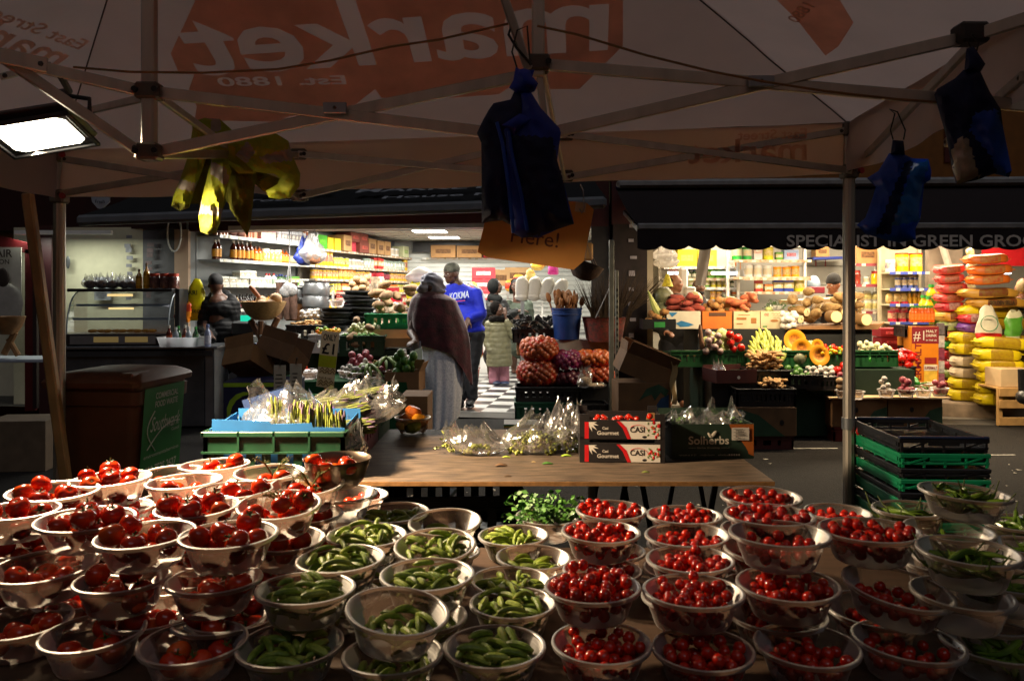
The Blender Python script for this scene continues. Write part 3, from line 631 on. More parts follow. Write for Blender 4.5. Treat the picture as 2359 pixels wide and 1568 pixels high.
def fill(kind,L,sc_,pack,where,ind,bM):
 global cher_n,cuc_n
 lab=ONE[kind]+' in the bowl '+where
 lab=' '.join(lab.split()[:16]);turn=U(0,6.28);Q=Matrix.Rotation(turn,3,'Z')
 for loc,eu,k in pack:
  p=bM@(Q@loc)
  if not ind:
   M4=tr(p)@rz(eu[2]+turn)@ry(eu[1])@rx(eu[0])
   (cherry_geo(cher_rest,M4)if kind=='cher' else cuc_geo(cuc_rest,k,M4));continue
  PROT[kind][k%len(PROT[kind])].put(p,label=lab,cat={'tom':'tomato','cher':'cherry tomato','cuc':'cucumber','chil':'chilli'}[kind],group=lab,rot=(eu[0],eu[1],eu[2]+turn),scale=U(.88,1.1)if kind!='cher' else U(.86,1.1))
for i in order:
 kind,cu,cv,w,amt,tx_,ty_,where=BOWLS[i];L,t,sc_=POS[i]
 kk={'vine':'tom','pars':'cuc'}.get(kind,kind)
 lab='frosted plastic bowl of '+WHAT[kk]+', '+where if kind!='pars' else 'frosted plastic bowl '+where+' behind the cucumbers'
 lab=' '.join(lab.split()[:16])
 rot=(rad(tx_),rad(ty_),U(0,6.28)if not(tx_ or ty_)else 0)
 bowlP.put(L,label=lab,cat='bowl',group='frosted plastic bowls on the market stall',scale=(sc_*U(.98,1.02),sc_*U(.98,1.02),U(.96,1.04)),rot=(rot[0]+U(-.025,.025),rot[1]+U(-.025,.025),rot[2]))
 bM=tr(L)@Matrix.Rotation(rad(ty_),4,'Y')@Matrix.Rotation(rad(tx_),4,'X')
 for lev in range(t):
  q=V((L.x+U(-.012,.012),L.y+U(.0,.02),TIER[lev]-BH))
  if any((V((p[0].x,p[0].y))-V((q.x,q.y))).length<.12 and p[1]==lev for p in POS):continue
  word=('at the base of the stack under the bowl ' if lev==0 and t==2 else 'directly beneath the bowl ')+where
  bowlP.put(q,label=' '.join(('frosted bowl of '+WHAT[kk].split()[-1]+' '+word).split()[:16]),cat='bowl',group='frosted plastic bowls on the market stall',scale=(sc_*U(.98,1.02),sc_*U(.98,1.02),1),rot=(U(-.03,.03),U(-.03,.03),U(0,6)))
  if kk in('tom',):fill(kk,q,sc_,PACKLOW[kk],word[:60],True,tr(q))
  elif kk=='cher':fill(kk,q,sc_,PACKLOW[kk],word,False,tr(q))
  elif kk=='cuc':fill(kk,q,sc_,PACKLOW[kk],word,False,tr(q))
 if kind=='pars':continue
 pk=PACK[kk][i%min(3,len(PACK[kk]))]if 'tallest' not in where else PACK[kk][3]
 if amt==1:pk=pk[:max(4,int(len(pk)*.55))]
 elif amt==2:pk=pk[:int(len(pk)*.8)]
 elif amt==0:pk=pk[:6]
 ind=True
 if kk=='cher':ind=cher_n+len(pk)<=300;cher_n+=len(pk)if ind else 0
 if kk=='cuc':ind=cuc_n+len(pk)<=300;cuc_n+=len(pk)if ind else 0
 fill(kk,L,sc_,pk,where,ind,bM)
 if kind=='vine':vine_truss(bM@V((.01,.0,.06)),'dried green tomato truss in the bowl '+' '.join(where.split()[:9]))
cher_rest.build('cherry_tomatoes',cherry_mats,label='shiny red cherry tomatoes filling the smaller bowls of the cherry columns',cat='cherry tomatoes',kind='stuff')
cuc_rest.build('small_cucumbers',cuc_mats,label='small green cucumbers filling the lower bowls of the display',cat='cucumbers',kind='stuff')
def leafy(g,c,n,R,L,flat=.4,wl=.012):
 for i in range(n):
  a=U(0,6.28);e=U(flat,1.2);d=V((math.cos(a)*math.cos(e),math.sin(a)*math.cos(e),math.sin(e)));l=L*U(.5,1)
  o=c+V((U(-R,R),U(-R,R),0));tip=o+d*l;g.k=1;g.tube([o,o+d*l*.5+V((0,0,.01)),tip],[.0014,.0011,.0008],4,cap=False);g.k=0
  for j in range(7):
   b=o+d*l*U(.55,1.05)+V((U(-1,1),U(-1,1),U(-1,1)))*wl*.9
   x=V((U(-1,1),U(-1,1),U(-.4,.4))).normalized();y=x.orthogonal().normalized();s=wl*U(.6,1.2)
   g.add([b-x*s,b+y*s*.6,b+x*s,b-y*s*.6],[(0,1,2,3)])
LEAF=[m('#2f7a1c',.55,var=.4,scale=30,col2='#5f9a2c'),m('#5d8a3a',.6)]
i=[k for k,b in enumerate(BOWLS)if b[0]=='pars'][0];L=POS[i][0]
gp=G();leafy(gp,L+V((.02,0,.04)),46,.05,.12);leafy(gp,L+V((-.03,0,.06)),22,.03,.13,.05)
gp.build('parsley_bunch',LEAF,loc=L,smooth=False,label='bright green parsley bunch lying in the bowl behind the cucumbers',cat='parsley')
sL=P(777,1055,2.36);sL.z-=.085
gs=G();gs.lathe([(.001,.002),(.05,.001),(.065,.008),(.082,.035),(.092,.065),(.096,.085),(.100,.087),(.1005,.084)],40)
gs.build('steel_bowl',m('#8a7c6c',.28,.95,var=.1),loc=None,ang=60).location=sL
tag(bpy.data.objects['steel_bowl'],'brushed steel bowl of tomatoes at the corner of the plywood table','bowl')
for loc,eu,k in PACK['tom'][1][:8]:tomP[k].put(sL+loc,label='bright orange red tomato in the steel bowl',cat='tomato',group='tomatoes in the steel bowl',rot=eu)
for k,(dx,dz,nm)in enumerate(((.012,.09,'holding up the steel bowl'),(.02,.18,'second one under the steel bowl'),(.0,.27,'at the base of the steel bowl stack'))):
 if sL.z-dz<TOPZ-.01:continue
 bowlP.put(sL+V((dx,.0,-dz)),label='frosted plastic bowl '+nm,cat='bowl',group='frosted plastic bowls on the market stall')
tb=thing('stall_table','dark trestle table carrying all the frosted bowls of the stall','table',(0,1.9,0))
g=G();g.box((.12,1.86,TOPZ-.012),(4.3,1.22,.024),.004);g.build('tabletop',m('#4a3626',.75,var=.3,scale=5,stretch=(1,9,9)),tb)
for x in(-1.9,-.6,.8,2.1):
 for y in(1.36,2.36):
  g=G();g.cyl((x,y,0),(x,y,TOPZ-.024),.02,n=8);g.build('leg',BLACKP,tb)
g=G();nf=90
g.sheet(lambda a,b:(-2.05+4.34*a,1.235-.012*math.sin(a*70)-.03*b,TOPZ+.002-.55*b),nf*2,6)
g.build('cloth',m('#0e2414',.95,var=.3,scale=30),tb)
PL,PR=V((-2.5,4.40,2.275)),V((1.785,4.22,2.385))
PLf,PRf=V((-2.8,.80,2.33)),V((1.58,.62,2.42))  # unseen front eave, pulled forward to keep the sun lamp off the bowls
M1,M2=V((-1.32,2.9,3.06)),V((.095,2.9,3.06))
gz=thing('market_gazebo','white market gazebo with faded orange print, aluminium legs and scissor trusses','gazebo',(-.3,2.8,0))
CANOPY=cloth_trans('#f0d0c0',.74);PRINT=cloth_trans('#f0b298',.74,.16,5);PALE=cloth_trans('#d8b4a2',.60);FAINT=cloth_trans('#ecbca6',.74,.1,5)
def quad(a,b,c,d,sag):
 def fn(s,t):
  p=a.lerp(b,s).lerp(d.lerp(c,s),t)
  return p+V((0,0,-sag*math.sin(PI*s)*math.sin(PI*t)+.012*noise.noise(p*2.3)))
 return fn
g=G()
for a,b,c,d in((PL,PR,M2,M1),(PR,PRf,M2,M2),(PRf,PLf,M1,M2),(PLf,PL,M1,M1)):g.sheet(quad(a,b,c,d,.0),30,20)
def val(a,b,h):
 n=(b-a).normalized().cross(V((0,0,1)))
 return lambda s,t:a.lerp(b,s)+V((0,0,-h*t-.012*t*math.sin(s*9.0)**2))+n*(.02*t*math.sin(s*21+2)+.012*t*math.sin(s*47)+.01)
for a,b in((PL,PR),(PR,PRf),(PRf,PLf),(PLf,PL)):g.sheet(val(a,b,.262),70,6)  # the unseen front run is added to block light from behind the camera
cano=g.build('canopy',CANOPY,gz,ang=25)
g=G()
for a,b in((PL,M1),(PR,M2),(PL,PR),(PR,PRf)):g.tube([a.lerp(b,k/12)+V((0,0,-.012+.012*noise.noise(a.lerp(b,k/12)*2.3)))for k in range(13)],.0035,5)
g.build('seam',m('#5c443a',.9),cano)
nb=(PR-PL).cross(M1-PL).normalized();nb=nb if nb.z<0 else-nb
def inB(pts,off):return[onplane(u,v,PL,nb)+nb*off for u,v in pts]
def face(name,pts,mt):
 g=G();g.add(pts,[tuple(range(len(pts)))]);return g.build(name,mt,cano,smooth=False)
a0,a1=onplane(1400,106,PL,nb),onplane(462,166,PL,nb);Rv=(a1-a0).normalized();Uv=nb.cross(Rv).normalized();Uv=Uv if Uv.z>0 else-Uv
to2=lambda p:((p-PL).dot(Rv),(p-PL).dot(Uv))
def gl(w,p0,p1,hgt):
 A=V(to2(p0));B=V(to2(p1));e=(B-A);W_,H_=TX[(w,1)][2:];kx=e.length/W_;ky=hgt/H_;e.normalize();n_=V((-e.y,e.x));n_=n_ if n_.y>0 else-n_
 return(w,1,lambda x,y:A+e*(x*kx)+n_*(y*ky))
outl=[to2(onplane(u,v,PL,nb))for u,v in[(470,-190),(450,0),(395,118),(415,165),(450,165),(437,200),(455,240),(450,272),(640,275),(668,262),(820,235),(865,200),(880,220),(1040,220),(1150,212),(1190,185),(1210,200),(1335,200),(1435,100),(1435,-190)]]
vv,ff=cutout(outl,[gl('market',a0,a1,.40),gl('Est. 1880',onplane(800,188,PL,nb),onplane(508,193,PL,nb),.062)])
g=G();g.add([PL+Rv*x+Uv*y+nb*.016 for x,y in vv],ff);g.build('printed_logo',PRINT,cano,smooth=False)
nr=(PRf-PR).cross(M2-PR).normalized();nr=nr if nr.z<0 else-nr
face('printed_logo',[onplane(u,v,PR,nr)+nr*.014 for u,v in[(1740,-60),(1840,40),(1905,122),(1935,100),(1970,45),(1925,-30),(1900,-90)]],PRINT)
c0,c1=onplane(1882,4,PR,nr),onplane(1842,44,PR,nr);uu=nr.cross(c1-c0).normalized()
write(cano,'1880',PALE,c0+nr*.02,c1-c0,uu if uu.z>0 else-uu,width=(c1-c0).length,height=.05,eps=0)
nl=(PLf-PL).cross(M1-PL).normalized();nl=nl if nl.z<0 else-nl
c0,c1=onplane(178,108,PL,nl),onplane(-60,20,PL,nl);uu=nl.cross(c1-c0).normalized();uu=uu if uu.z>0 else-uu
write(cano,'East Street',FAINT,c0+nl*.016,c1-c0,uu,width=(c1-c0).length,height=.07,eps=0)
c0,c1=onplane(120,150,PL,nl),onplane(-220,30,PL,nl)
write(cano,'market',FAINT,c0+nl*.016,c1-c0,uu,width=(c1-c0).length,height=.15,eps=0)
c0,c1=V(PL.lerp(PR,.925))+V((0,-.03,-.13)),V(PL.lerp(PR,.845))+V((0,-.03,-.15))
write(cano,'market',FAINT,PL.lerp(PR,.945)+V((0,-.045,-.19)),PL-PR,(0,0,1),width=.62,height=.12,eps=0)
write(cano,'East Street',FAINT,PL.lerp(PR,.945)+V((0,-.045,-.075)),PL-PR,(0,0,1),width=.36,height=.05,eps=0)
def gbar(name,a,b,w=.020,h=.042,mt=ALU,up=(0,0,1)):
 g=G();g.bar(a,b,w,h,up,.003);g.k=1
 d=(V(b)-V(a)).normalized()
 for p in(V(a)+d*.02,V(b)-d*.02):g.ell(p,(.014,.014,.014),8,6)
 return g.build(name,[mt,m('#4b4a48',.4,.6)],gz)
def hexleg(x,y,z0,z1,r=.031):
 g=G();n=24;pr=[]
 prof=[]
 for i in range(n):
  rr=r*(.93 if i%2 else 1.0);prof.append((rr*math.cos(2*PI*i/n),rr*math.sin(2*PI*i/n)))
 g.prism(prof,z1-z0,(x,y,z0),(1,0,0),(0,1,0));g.k=1
 g.box((x,y,z0+.006),(.1,.1,.012),.002);return g
legR=hexleg(PR.x,PR.y,0,PR.z-.02).build('leg',[ALU,STEEL],gz,ang=20);hexleg(PL.x,PL.y,0,PL.z-.02).build('leg',[ALU,STEEL],gz,ang=20)
for x,y,zz,r in((PR.x,PR.y,PR.z-.03,.04),(PR.x,PR.y,2.13,.042),(PL.x,PL.y,PL.z-.03,.04),(PL.x,PL.y,2.02,.042)):
 g=G();g.box((x,y,zz),(r*1.9,r*1.9,.075),.01);g.k=1
 g.cyl((x+r,y-r,zz),(x+r+.004,y-r-.014,zz),.016,n=12);g.build('bracket',[m('#77726a',.5,.5),m('#8c1c14',.5)],gz)
g=G();g.cyl((PR.x,PR.y,.77),(PR.x,PR.y,.83),.037,n=20);g.build('height_collar',STEEL,legR)
g=G();rr=[(PR.x+.055+.03*math.cos(t*.5236),PR.y-.045,.765+.03*math.sin(t*.5236))for t in range(12)];g.tube(rr,.0075,8,closed=True);g.build('pull_ring',m('#a01812',.45),legR)
N1,N2=V((-1.158,4.34,2.24)),V((.285,4.28,2.335))
S1,B1=V((-1.32,2.9,2.225)),V((-1.32,2.9,2.005));S2,B2=V((.095,2.9,2.325)),V((.14,2.93,2.08))
for a,b in((M1,B1-V((0,0,.03))),(M2,S2-V((0,0,.05)))):
 g=G();g.bar(a,b,.046,.046,(0,1,0),.006);g.build('mast',ALU,gz)
g=G();g.bar(S2,V((.13,2.92,2.02)),.026,.026,(0,1,0),.004);g.build('mast',ALU,gz)
for p in(S1,B1,S2,N1,N2,N1-V((0,0,.22)),N2-V((0,0,.22))):
 g=G();g.box(p,(.085,.07,.06),.008);g.k=1
 for sx in(-1,1):g.cyl((p.x+sx*.036,p.y-.034,p.z),(p.x+sx*.036,p.y-.045,p.z),.011,n=10)
 g.build('slider',[m('#5b564f',.5,.5),m('#2a2a2a',.4,.6)],gz)
X1=P(775,252,2.9)
gbar('truss_bar',S1,P(1140,307,2.93));gbar('truss_bar',B1+V((0,.02,0)),S2+V((-.02,.02,-.03)))
g=G();g.box(X1+V((0,-.022,0)),(.085,.012,.04),.003,None);g.k=1;g.ell(X1+V((0,-.03,0)),.007,8,6);g.build('joint_plate',[STEEL,m('#444444',.4,.7)],gz)
Rm=P(2440,250,2.7)
gbar('truss_bar',S2,Rm);gbar('truss_bar',B2,P(2235,85,2.7));gbar('truss_bar',P(2235,85,2.7),P(2460,12,2.5))
X2=P(1750,191,2.8);g=G();g.box(X2+V((0,-.02,0)),(.09,.012,.04),.003);g.k=1;g.ell(X2+V((0,-.028,0)),.007,8,6);g.build('joint_plate',[STEEL,m('#444444',.4,.7)],gz)
g=G();g.box(P(2235,80,2.7),(.1,.08,.07),.01);g.build('bracket',m('#3c3a38',.5,.5),gz)
gbar('truss_bar',P(10,135,2.6),B1+V((-.03,-.02,.0)),.02,.036);gbar('truss_bar',P(60,148,2.7),S1+V((-.02,0,0)));gbar('truss_bar',P(150,268,3.6),S1+V((-.01,.06,.0)),.016,.03)
gbar('truss_bar',P(0,178,3.5),P(120,150,3.6),.016,.03);gbar('truss_bar',P(-40,120,2.55),P(110,152,2.65),.02,.05)
gbar('truss_bar',S1+V((.02,.03,-.01)),N1+V((0,0,-.24)),.02,.03);gbar('truss_bar',B1+V((.02,.04,0)),N1,.02,.036)
gbar('truss_bar',S2+V((.02,.03,-.01)),N2+V((0,0,-.24)),.016,.026);gbar('truss_bar',B2+V((.01,.04,0)),N2,.016,.026)
lowL,lowR=V((PL.x,PL.y,2.03)),V((PR.x,PR.y,2.13))
for a,b in((PL+V((.03,0,-.05)),N1-V((0,.01,.23))),(lowL,N1+V((0,.01,0))),(N1+V((0,0,0)),N2-V((0,.01,.23))),(N1-V((0,0,.23)),N2+V((0,.01,0))),(N2,lowR-V((0,.01,0))),(N2-V((0,0,.23)),PR+V((-.03,.01,-.04)))):
 gbar('truss_bar',V(a)+V((0,-.03,0)),V(b)+V((0,-.03,0)),.018,.036)
gbar('truss_bar',PR+V((0,-.03,-.02)),P(2175,250,3.6),.018,.034);gbar('truss_bar',lowR+V((.02,-.02,.02)),P(2245,95,2.75),.02,.036);gbar('truss_bar',P(2359,175,2.6),P(2180,330,3.4),.02,.036)
g=G()
for pts in([(170,155),(300,166),(470,168),(640,160),(760,140),(900,108),(1010,92),(1180,53)],):
 g.tube([P(u,v,2.84)for u,v in pts],.0042,6)
g.build('cord',m('#8a6a48',.9),gz)
g=G();g.tube([P(u,v,2.72)for u,v in((1238,60),(1330,80),(1490,128),(1640,165),(1760,188),(1900,210),(2060,228),(2200,238),(2400,245))],.0042,6);g.build('cord',m('#8a6a48',.9),gz)
g=G();g.bar(P(1150,0-40,2.75),P(1218,160,2.82),.03,.03,(0,1,0),.004);g.build('strut',ALU,gz)
g=G();g.tube([P(1225,150,2.8),P(1190,110,2.78),P(1172,80,2.78),P(1178,60,2.78),P(1195,66,2.8)],.005,6);g.build('hook',m('#2c2b2a',.5,.5),gz)
t=thing('slanted_pole','leaning wooden brown metal pole beside the upright gazebo leg','pole',P(178,1305,4.25))
g=G();g.bar(P(64,445,4.2),P(178,1300,4.25),.055,.045,(0,1,0),.008);g.build('shaft',m('#9a7a52',.5,.35,var=.2,scale=8),t)
fl=thing('floodlight','lit white floodlight hanging from the gazebo frame above the tomatoes','lamp',P(95,290,3.0))
LC=P(92,312,3.0);LN=V((.20,-.26,-.95));LAIM=V((.54,.13,-.83)).normalized();LX=V((1,.10,.22)).normalized();LX=(LX-LN*LX.dot(LN)).normalized();LY=LN.cross(LX)
Mf=Matrix(((LX.x,LY.x,LN.x,LC.x),(LX.y,LY.y,LN.y,LC.y),(LX.z,LY.z,LN.z,LC.z),(0,0,0,1)))
g=G();g.box((0,0,-.034),(.33,.26,.05),.024,Mf);g.box((0,0,-.004),(.31,.24,.006),0,Mf);g.box((0,0,-.06),(.22,.18,.03),.014,Mf)
for a,b,c,d in((-.158,0,.014,.26),(.158,0,.014,.26),(0,-.123,.33,.014),(0,.123,.33,.014)):g.box((a,b,.003),(c,d,.016),.002,Mf)
g.build('housing',m('#26262a',.5),fl)
g=G();g.add([(-.105,-.1,0),(.105,-.1,0),(.13,-.075,0),(.13,.075,0),(.105,.1,0),(-.105,.1,0),(-.13,.075,0),(-.13,-.075,0)],[(0,1,2,3,4,5,6,7)],Mf);g.build('lens',emit('#fff2d4',30),fl,smooth=False)
g=G();g.tube([Mf@V((.185,0,-.03)),Mf@V((.19,0,-.12)),Mf@V((0.05,0,-.17))],.009,8);g.tube([Mf@V((.05,0,-.17)),P(160,210,2.95),P(140,175,2.75)],.012,8);g.build('bracket',m('#2a2a2c',.5),fl)
def crate_geo(g,w,d,h,ribs=9,rim=.022,t=.007,low=.3,high=.72,M=None,lip=.008,dx=0.0,slant=.0):
 o=M or Matrix.Identity(4)
 g.box((0,0,.006),(w-.01,d-.01,.012),0,o)
 for sx in(-1,1):
  x=sx*(w/2-t/2)
  for axis in(0,1):
   L=w if axis==0 else d;off=(d if axis==0 else w)/2-t/2
   def bx(c,s):
    g.box((c[0],sx*off,c[1])if axis==0 else(sx*off,c[0],c[1]),(s[0],t,s[1])if axis==0 else(t,s[0],s[1]),.0,o)
   bx((0,h*low/2),(L,h*low));bx((0,h*(high+1)/2),(L,h*(1-high)))
   n=max(3,int(ribs*L/.6))
   for k in range(n+1):
    wd=L/n*(.55 if k not in(0,n)else .9);bx((min(max(-L/2+wd/2,-L/2+L*k/n),L/2-wd/2),h*(low+high)/2),(wd,h*(high-low)))
   s2=(L+2*lip,t+lip,rim)
   g.box((0,sx*(off+lip/2),h-rim/2)if axis==0 else(sx*(off+lip/2),0,h-rim/2),s2 if axis==0 else(s2[1],s2[0],rim),.003,o)
   g.box((0,sx*(off+lip/2),h*high)if axis==0 else(sx*(off+lip/2),0,h*high),(L+lip,t+lip,.008)if axis==0 else(t+lip,L+lip,.008),0,o)
   for k in range(1,4):
    q=-L/2+L*k/4;g.box((q,sx*(off+lip/2),h*(1+high)/2)if axis==0 else(sx*(off+lip/2),q,h*(1+high)/2),(.008,t+lip,h*(1-high))if axis==0 else(t+lip,.008,h*(1-high)),0,o)
 for sx in(-1,1):
  for sy in(-1,1):g.box((sx*(w/2-.012),sy*(d/2-.012),h/2),(.024,.024,h),.005,o)
def crate(name,w,d,h,mt,loc,a,label,group=None,cat='crate',**kw):
 g=G();crate_geo(g,w,d,h,**kw);o=g.build(name,mt,smooth=True);o.location=loc;o.rotation_euler=(0,0,a)
 return tag(o,label,cat,group)
def carton_geo(g,w,d,h,t=.005,open_top=True,flaps=(),M=None,floor=True):
 o=M or Matrix.Identity(4)
 if not open_top:g.box((0,0,h/2),(w,d,h),.003,o);return
 if floor:g.box((0,0,t/2),(w-.002,d-.002,t),0,o)
 for s in(-1,1):
  g.box((0,s*(d/2-t/2),h/2),(w,t,h),0,o);g.box((s*(w/2-t/2),0,h/2),(t,d-2*t-.001,h),0,o)
 for side,L,ang in flaps:
  rot={'f':0,'r':PI/2,'b':PI,'l':-PI/2}[side];ext=d/2 if side in 'fb' else w/2;wd=w if side in 'fb' else d
  F_=o@rz(rot)@tr(0,-ext+t/2,h+.002)@rx(rad(ang))
  g.box((0,0,L/2),(wd-.01,t*.8,L),0,F_)
def patch(parent,name,pts,mt,O,Rv,Uv,eps=.002):
 Rv=V(Rv).normalized();Uv=V(Uv).normalized();N=Rv.cross(Uv);O=V(O);g=G()
 g.add([O+Rv*x+Uv*y+N*eps for x,y in pts],[tuple(range(len(pts)))])
 return g.build(name,mt,parent,smooth=False)
def rect(x0,y0,x1,y1):return[(x0,y0),(x1,y0),(x1,y1),(x0,y1)]
def disc(cx,cy,rx_,ry_=None,n=18,a0=0,a1=2*PI):return[(cx+rx_*math.cos(a0+(a1-a0)*i/n),cy+(ry_ or rx_)*math.sin(a0+(a1-a0)*i/n))for i in range(n if a1-a0>6 else n+1)]
def bagskin(g,c,r,neck,M=None,n=48,k=30,wr=.16,lean=(0,0),seed=0,co=.5):
 """A crumpled film bag: a lumpy body gathered into an upright crumpled neck."""
 def fn(s,t):
  a=2*PI*s
  if t<.62:
   ph=PI*.5*(t/.62);q=math.sin(ph)**.6;z=-math.cos(ph)*r[2];z=z+r[2]
   rr=q
  else:
   f=(t-.62)/.38;rr=1-co*f**.8+.12*f*f;z=r[2]+neck*f
  p=V((r[0]*rr*math.cos(a),r[1]*rr*math.sin(a),z))
  w=noise.noise(V((p.x*16+seed,p.y*16,p.z*11)))*wr+.5*wr*noise.noise(V((math.cos(a)*5+seed,math.sin(a)*5,z*22+seed)))
  p.x*=1+1.6*w*(.3+t);p.y*=1+1.6*w*(.3+t)
  p.z+=.09*noise.noise(V((math.cos(a)*3,math.sin(a)*3,seed*2.0)))*max(0,t-.5)*2
  p.x+=lean[0]*max(0,t-.4);p.y+=lean[1]*max(0,t-.4)
  return V(c)+p
 g.sheet(fn,n,k,cu=True)
 return g
FILM=film('#f4f6f8',.72,.17,.7,9,.12);FILM2=film('#ffffff',.76,.15,.8,10,.1)
TZ=.74
pt=thing('plywood_table','worn brown plywood sheet on black trestles between the stall and the shops','table',(-.2,3.78,0))
g=G();g.box((-.175,3.78,TZ-.009),(2.45,1.2,.018),.002)
g.build('tabletop',m('#42362c',.65,var=.42,scale=5,bump=.2,bscale=40,stretch=(1.5,7,7),col2='#6a5a4a'),pt)
g=G();g.box((-.175,3.181,TZ-.0095),(2.448,.004,.017));g.build('edge',m('#a77a48',.8,var=.3,scale=30),pt)
for x0,y in((.52,3.4),(.92,3.45),(.52,4.2),(.92,4.2),(-1.25,3.5),(-.9,3.5)):
 for s in(-1,1):
  g=G();g.bar((x0+s*.03,y,TZ-.03),(x0+s*.16,y,0),.022,.022,(0,1,0),.002);g.build('leg',m('#141416',.45,.4),pt)
g=G();g.bar((.33,3.3,TZ-.02),(.33,3.3,0),.03,.03,(0,1,0),.003);g.build('leg',STEEL,pt)
for k,(x,y,z,w)in enumerate(((-.27,3.62,0,.78),(-.27,3.6,.22,.72),(-.27,3.62,.42,.62))):
 crate('plastic_crate',w,.42,.2,BLACKP,(x,y,z),.03*k,('lowest','middle','topmost')[k]+' black crate of the pile under the plywood table')
g=G();g.bar((-.62,3.3,.28),(-.3,4.0,.5),.05,.02,b=.003);g.build('metal_strip',m('#8796a4',.35,.7),loc=(-.62,3.3,.28),label='grey metal strip leaning on the black crates under the table',cat='metal strip')
crate('folding_crate',.575,.40,.19,m('#123c25',.45,var=.25),(-.965,3.43,TZ),0,'green folding crate of asparagus nearest the tomato bowls','crates on the plywood table',ribs=10,low=.2,high=.55)
crate('folding_crate',.575,.40,.19,m('#6d1f44',.45),(-.965,3.84,TZ),0,'dark pink folding crate between two green ones','crates on the plywood table',ribs=10)
crate('folding_crate',.575,.36,.19,DKGREENP,(-.965,4.23,TZ),0,'green folding crate behind the pink one','crates on the plywood table',ribs=10)
BLUEC=m('#175a92',.6,var=.2,scale=6)
def fold_box(g,pts,th):g.prism(pts,th,(0,0,0),(1,0,0),(0,0,1))
g=G();g.M=tr(-.965,3.262,TZ+.035)
fold_box(g,[(-.265,0),(.28,0),(.28,.165),(.15,.168),(.145,.185),(-.02,.18),(-.03,.192),(-.262,.20)],.004)
g.M=tr(-.965,3.6,TZ+.03);fold_box(g,[(-.27,0),(.28,0),(.28,.2),(-.27,.2)],.004);g.M=None
for s in(-1,1):g.bar((-.965+s*.272,3.27,TZ+.11),(-.965+s*.272,3.59,TZ+.13),.004,.17)
g.box((-.965,3.43,TZ+.04),(.54,.31,.005))
bx=g.build('cardboard_box',BLUEC,loc=(-.965,3.43,TZ+.03),label='bright blue cardboard box inside the front green crate',cat='box')
g=G();g.M=tr(-.965,3.84,TZ+.03)
for s in(-1,1):g.bar((s*.262,-.16,.1),(s*.262,.55,.1),.004,.24)
g.bar((-.25,-.17,.13),(-.05,-.17,.19),.004,.2);g.box((0,.2,.02),(.5,.7,.006))
g.build('cardboard_box',m('#17305c',.6,var=.25),loc=(-.965,3.84,TZ+.03),label='dark blue cardboard box lining the rear crates',cat='box')
ASP=[m('#4f5c1c',.5,var=.4,scale=30,col2='#7f8838'),m('#4c2d6c',.6),m('#5c4a5c',.6)]
def asparagus(g,c,d,n=34,L=.23,R=.036):
 d=V(d).normalized();a=d.orthogonal().normalized();b=d.cross(a)
 for i in range(n):
  q=R*math.sqrt(R_());w=U(0,6.28);o=V(c)+a*(q*math.cos(w))+b*(q*math.sin(w));l=L*U(.9,1.05)
  g.k=0;g.tube([o,o+d*l*.5,o+d*l*.86],[.0044,.004,.0036],5);g.k=2 if i%3==0 else 0;g.tube([o+d*l*.86,o+d*l*.95,o+d*l],[.0052,.0045,.001],5)
 g.k=1;g.tube([V(c)+d*L*.32+a*(R*1.08*math.cos(t))+b*(R*1.08*math.sin(t))for t in[k*.628 for k in range(10)]],.005,5,closed=True)
SP=[((-.86,3.34,.80),(.05,-.02,1)),((-.79,3.35,.80),(.0,-.05,1)),((-.93,3.36,.80),(.1,.02,1)),((-1.0,3.42,.81),(-.1,.1,1)),((-.72,3.33,.77),(-.05,-.1,1)),((-1.05,3.62,.9),(1,.1,.12)),((-1.0,3.74,.95),(1,.12,.1)),((-.88,3.62,.92),(1,.25,.18)),((-.92,3.8,.93),(1,.2,.22)),((-.85,3.98,.95),(1,.1,.2)),((-1.0,3.9,.93),(1,.3,.05)),((-.84,3.52,.88),(1,.15,.1))]
lb=['standing against the torn blue card','standing beside the cut blue card','standing left of the taller bags','standing at the rear blue flap','standing lowest at the crate corner','lying flat over the pink crate','lying deepest, with two purple bands','lying over the green rim with a purple band','lying on the rear crate, fanned','lying at the far end of the rear crate','lying crosswise under the film','lying lowest along the crate rim']
for(c,d),t in zip(SP,lb):
 g=G();asparagus(g,c,d);g.build('asparagus_bunch',ASP,loc=c,label='green asparagus bunch '+t,cat='asparagus',group='asparagus bunches in the crates')
for c,r,nk,ln,t in(((-.9,3.36,.78),(.15,.09,.12),.09,(-.05,.03),'film bag of asparagus in front beside the blue card'),((-.72,3.32,.76),(.11,.08,.10),.08,(.03,.0),'film bag of asparagus over the crate corner'),((-.95,3.5,.86),(.2,.14,.09),.10,(-.14,.05),'film bag with a high crumpled peak over the asparagus'),((-.8,3.76,.86),(.25,.16,.1),.06,(.1,.12),'long shining film bag stretched over the lying asparagus'),((-.8,4.12,.86),(.2,.14,.08),.09,(.14,.05),'film bag whose neck trails towards the shawled shopper')):
 g=G();bagskin(g,c,r,nk,lean=ln,seed=c[0]*7);g.build('film_bag',FILM2,loc=c,label='clear '+t,cat='plastic bag')
bp_=P(951,1000,4.26);bp_.z=TZ
bowlP.put(bp_,label='frosted bowl of small orange pumpkins on the plywood table beside the shopper',cat='bowl',scale=(.92,.92,1.2))
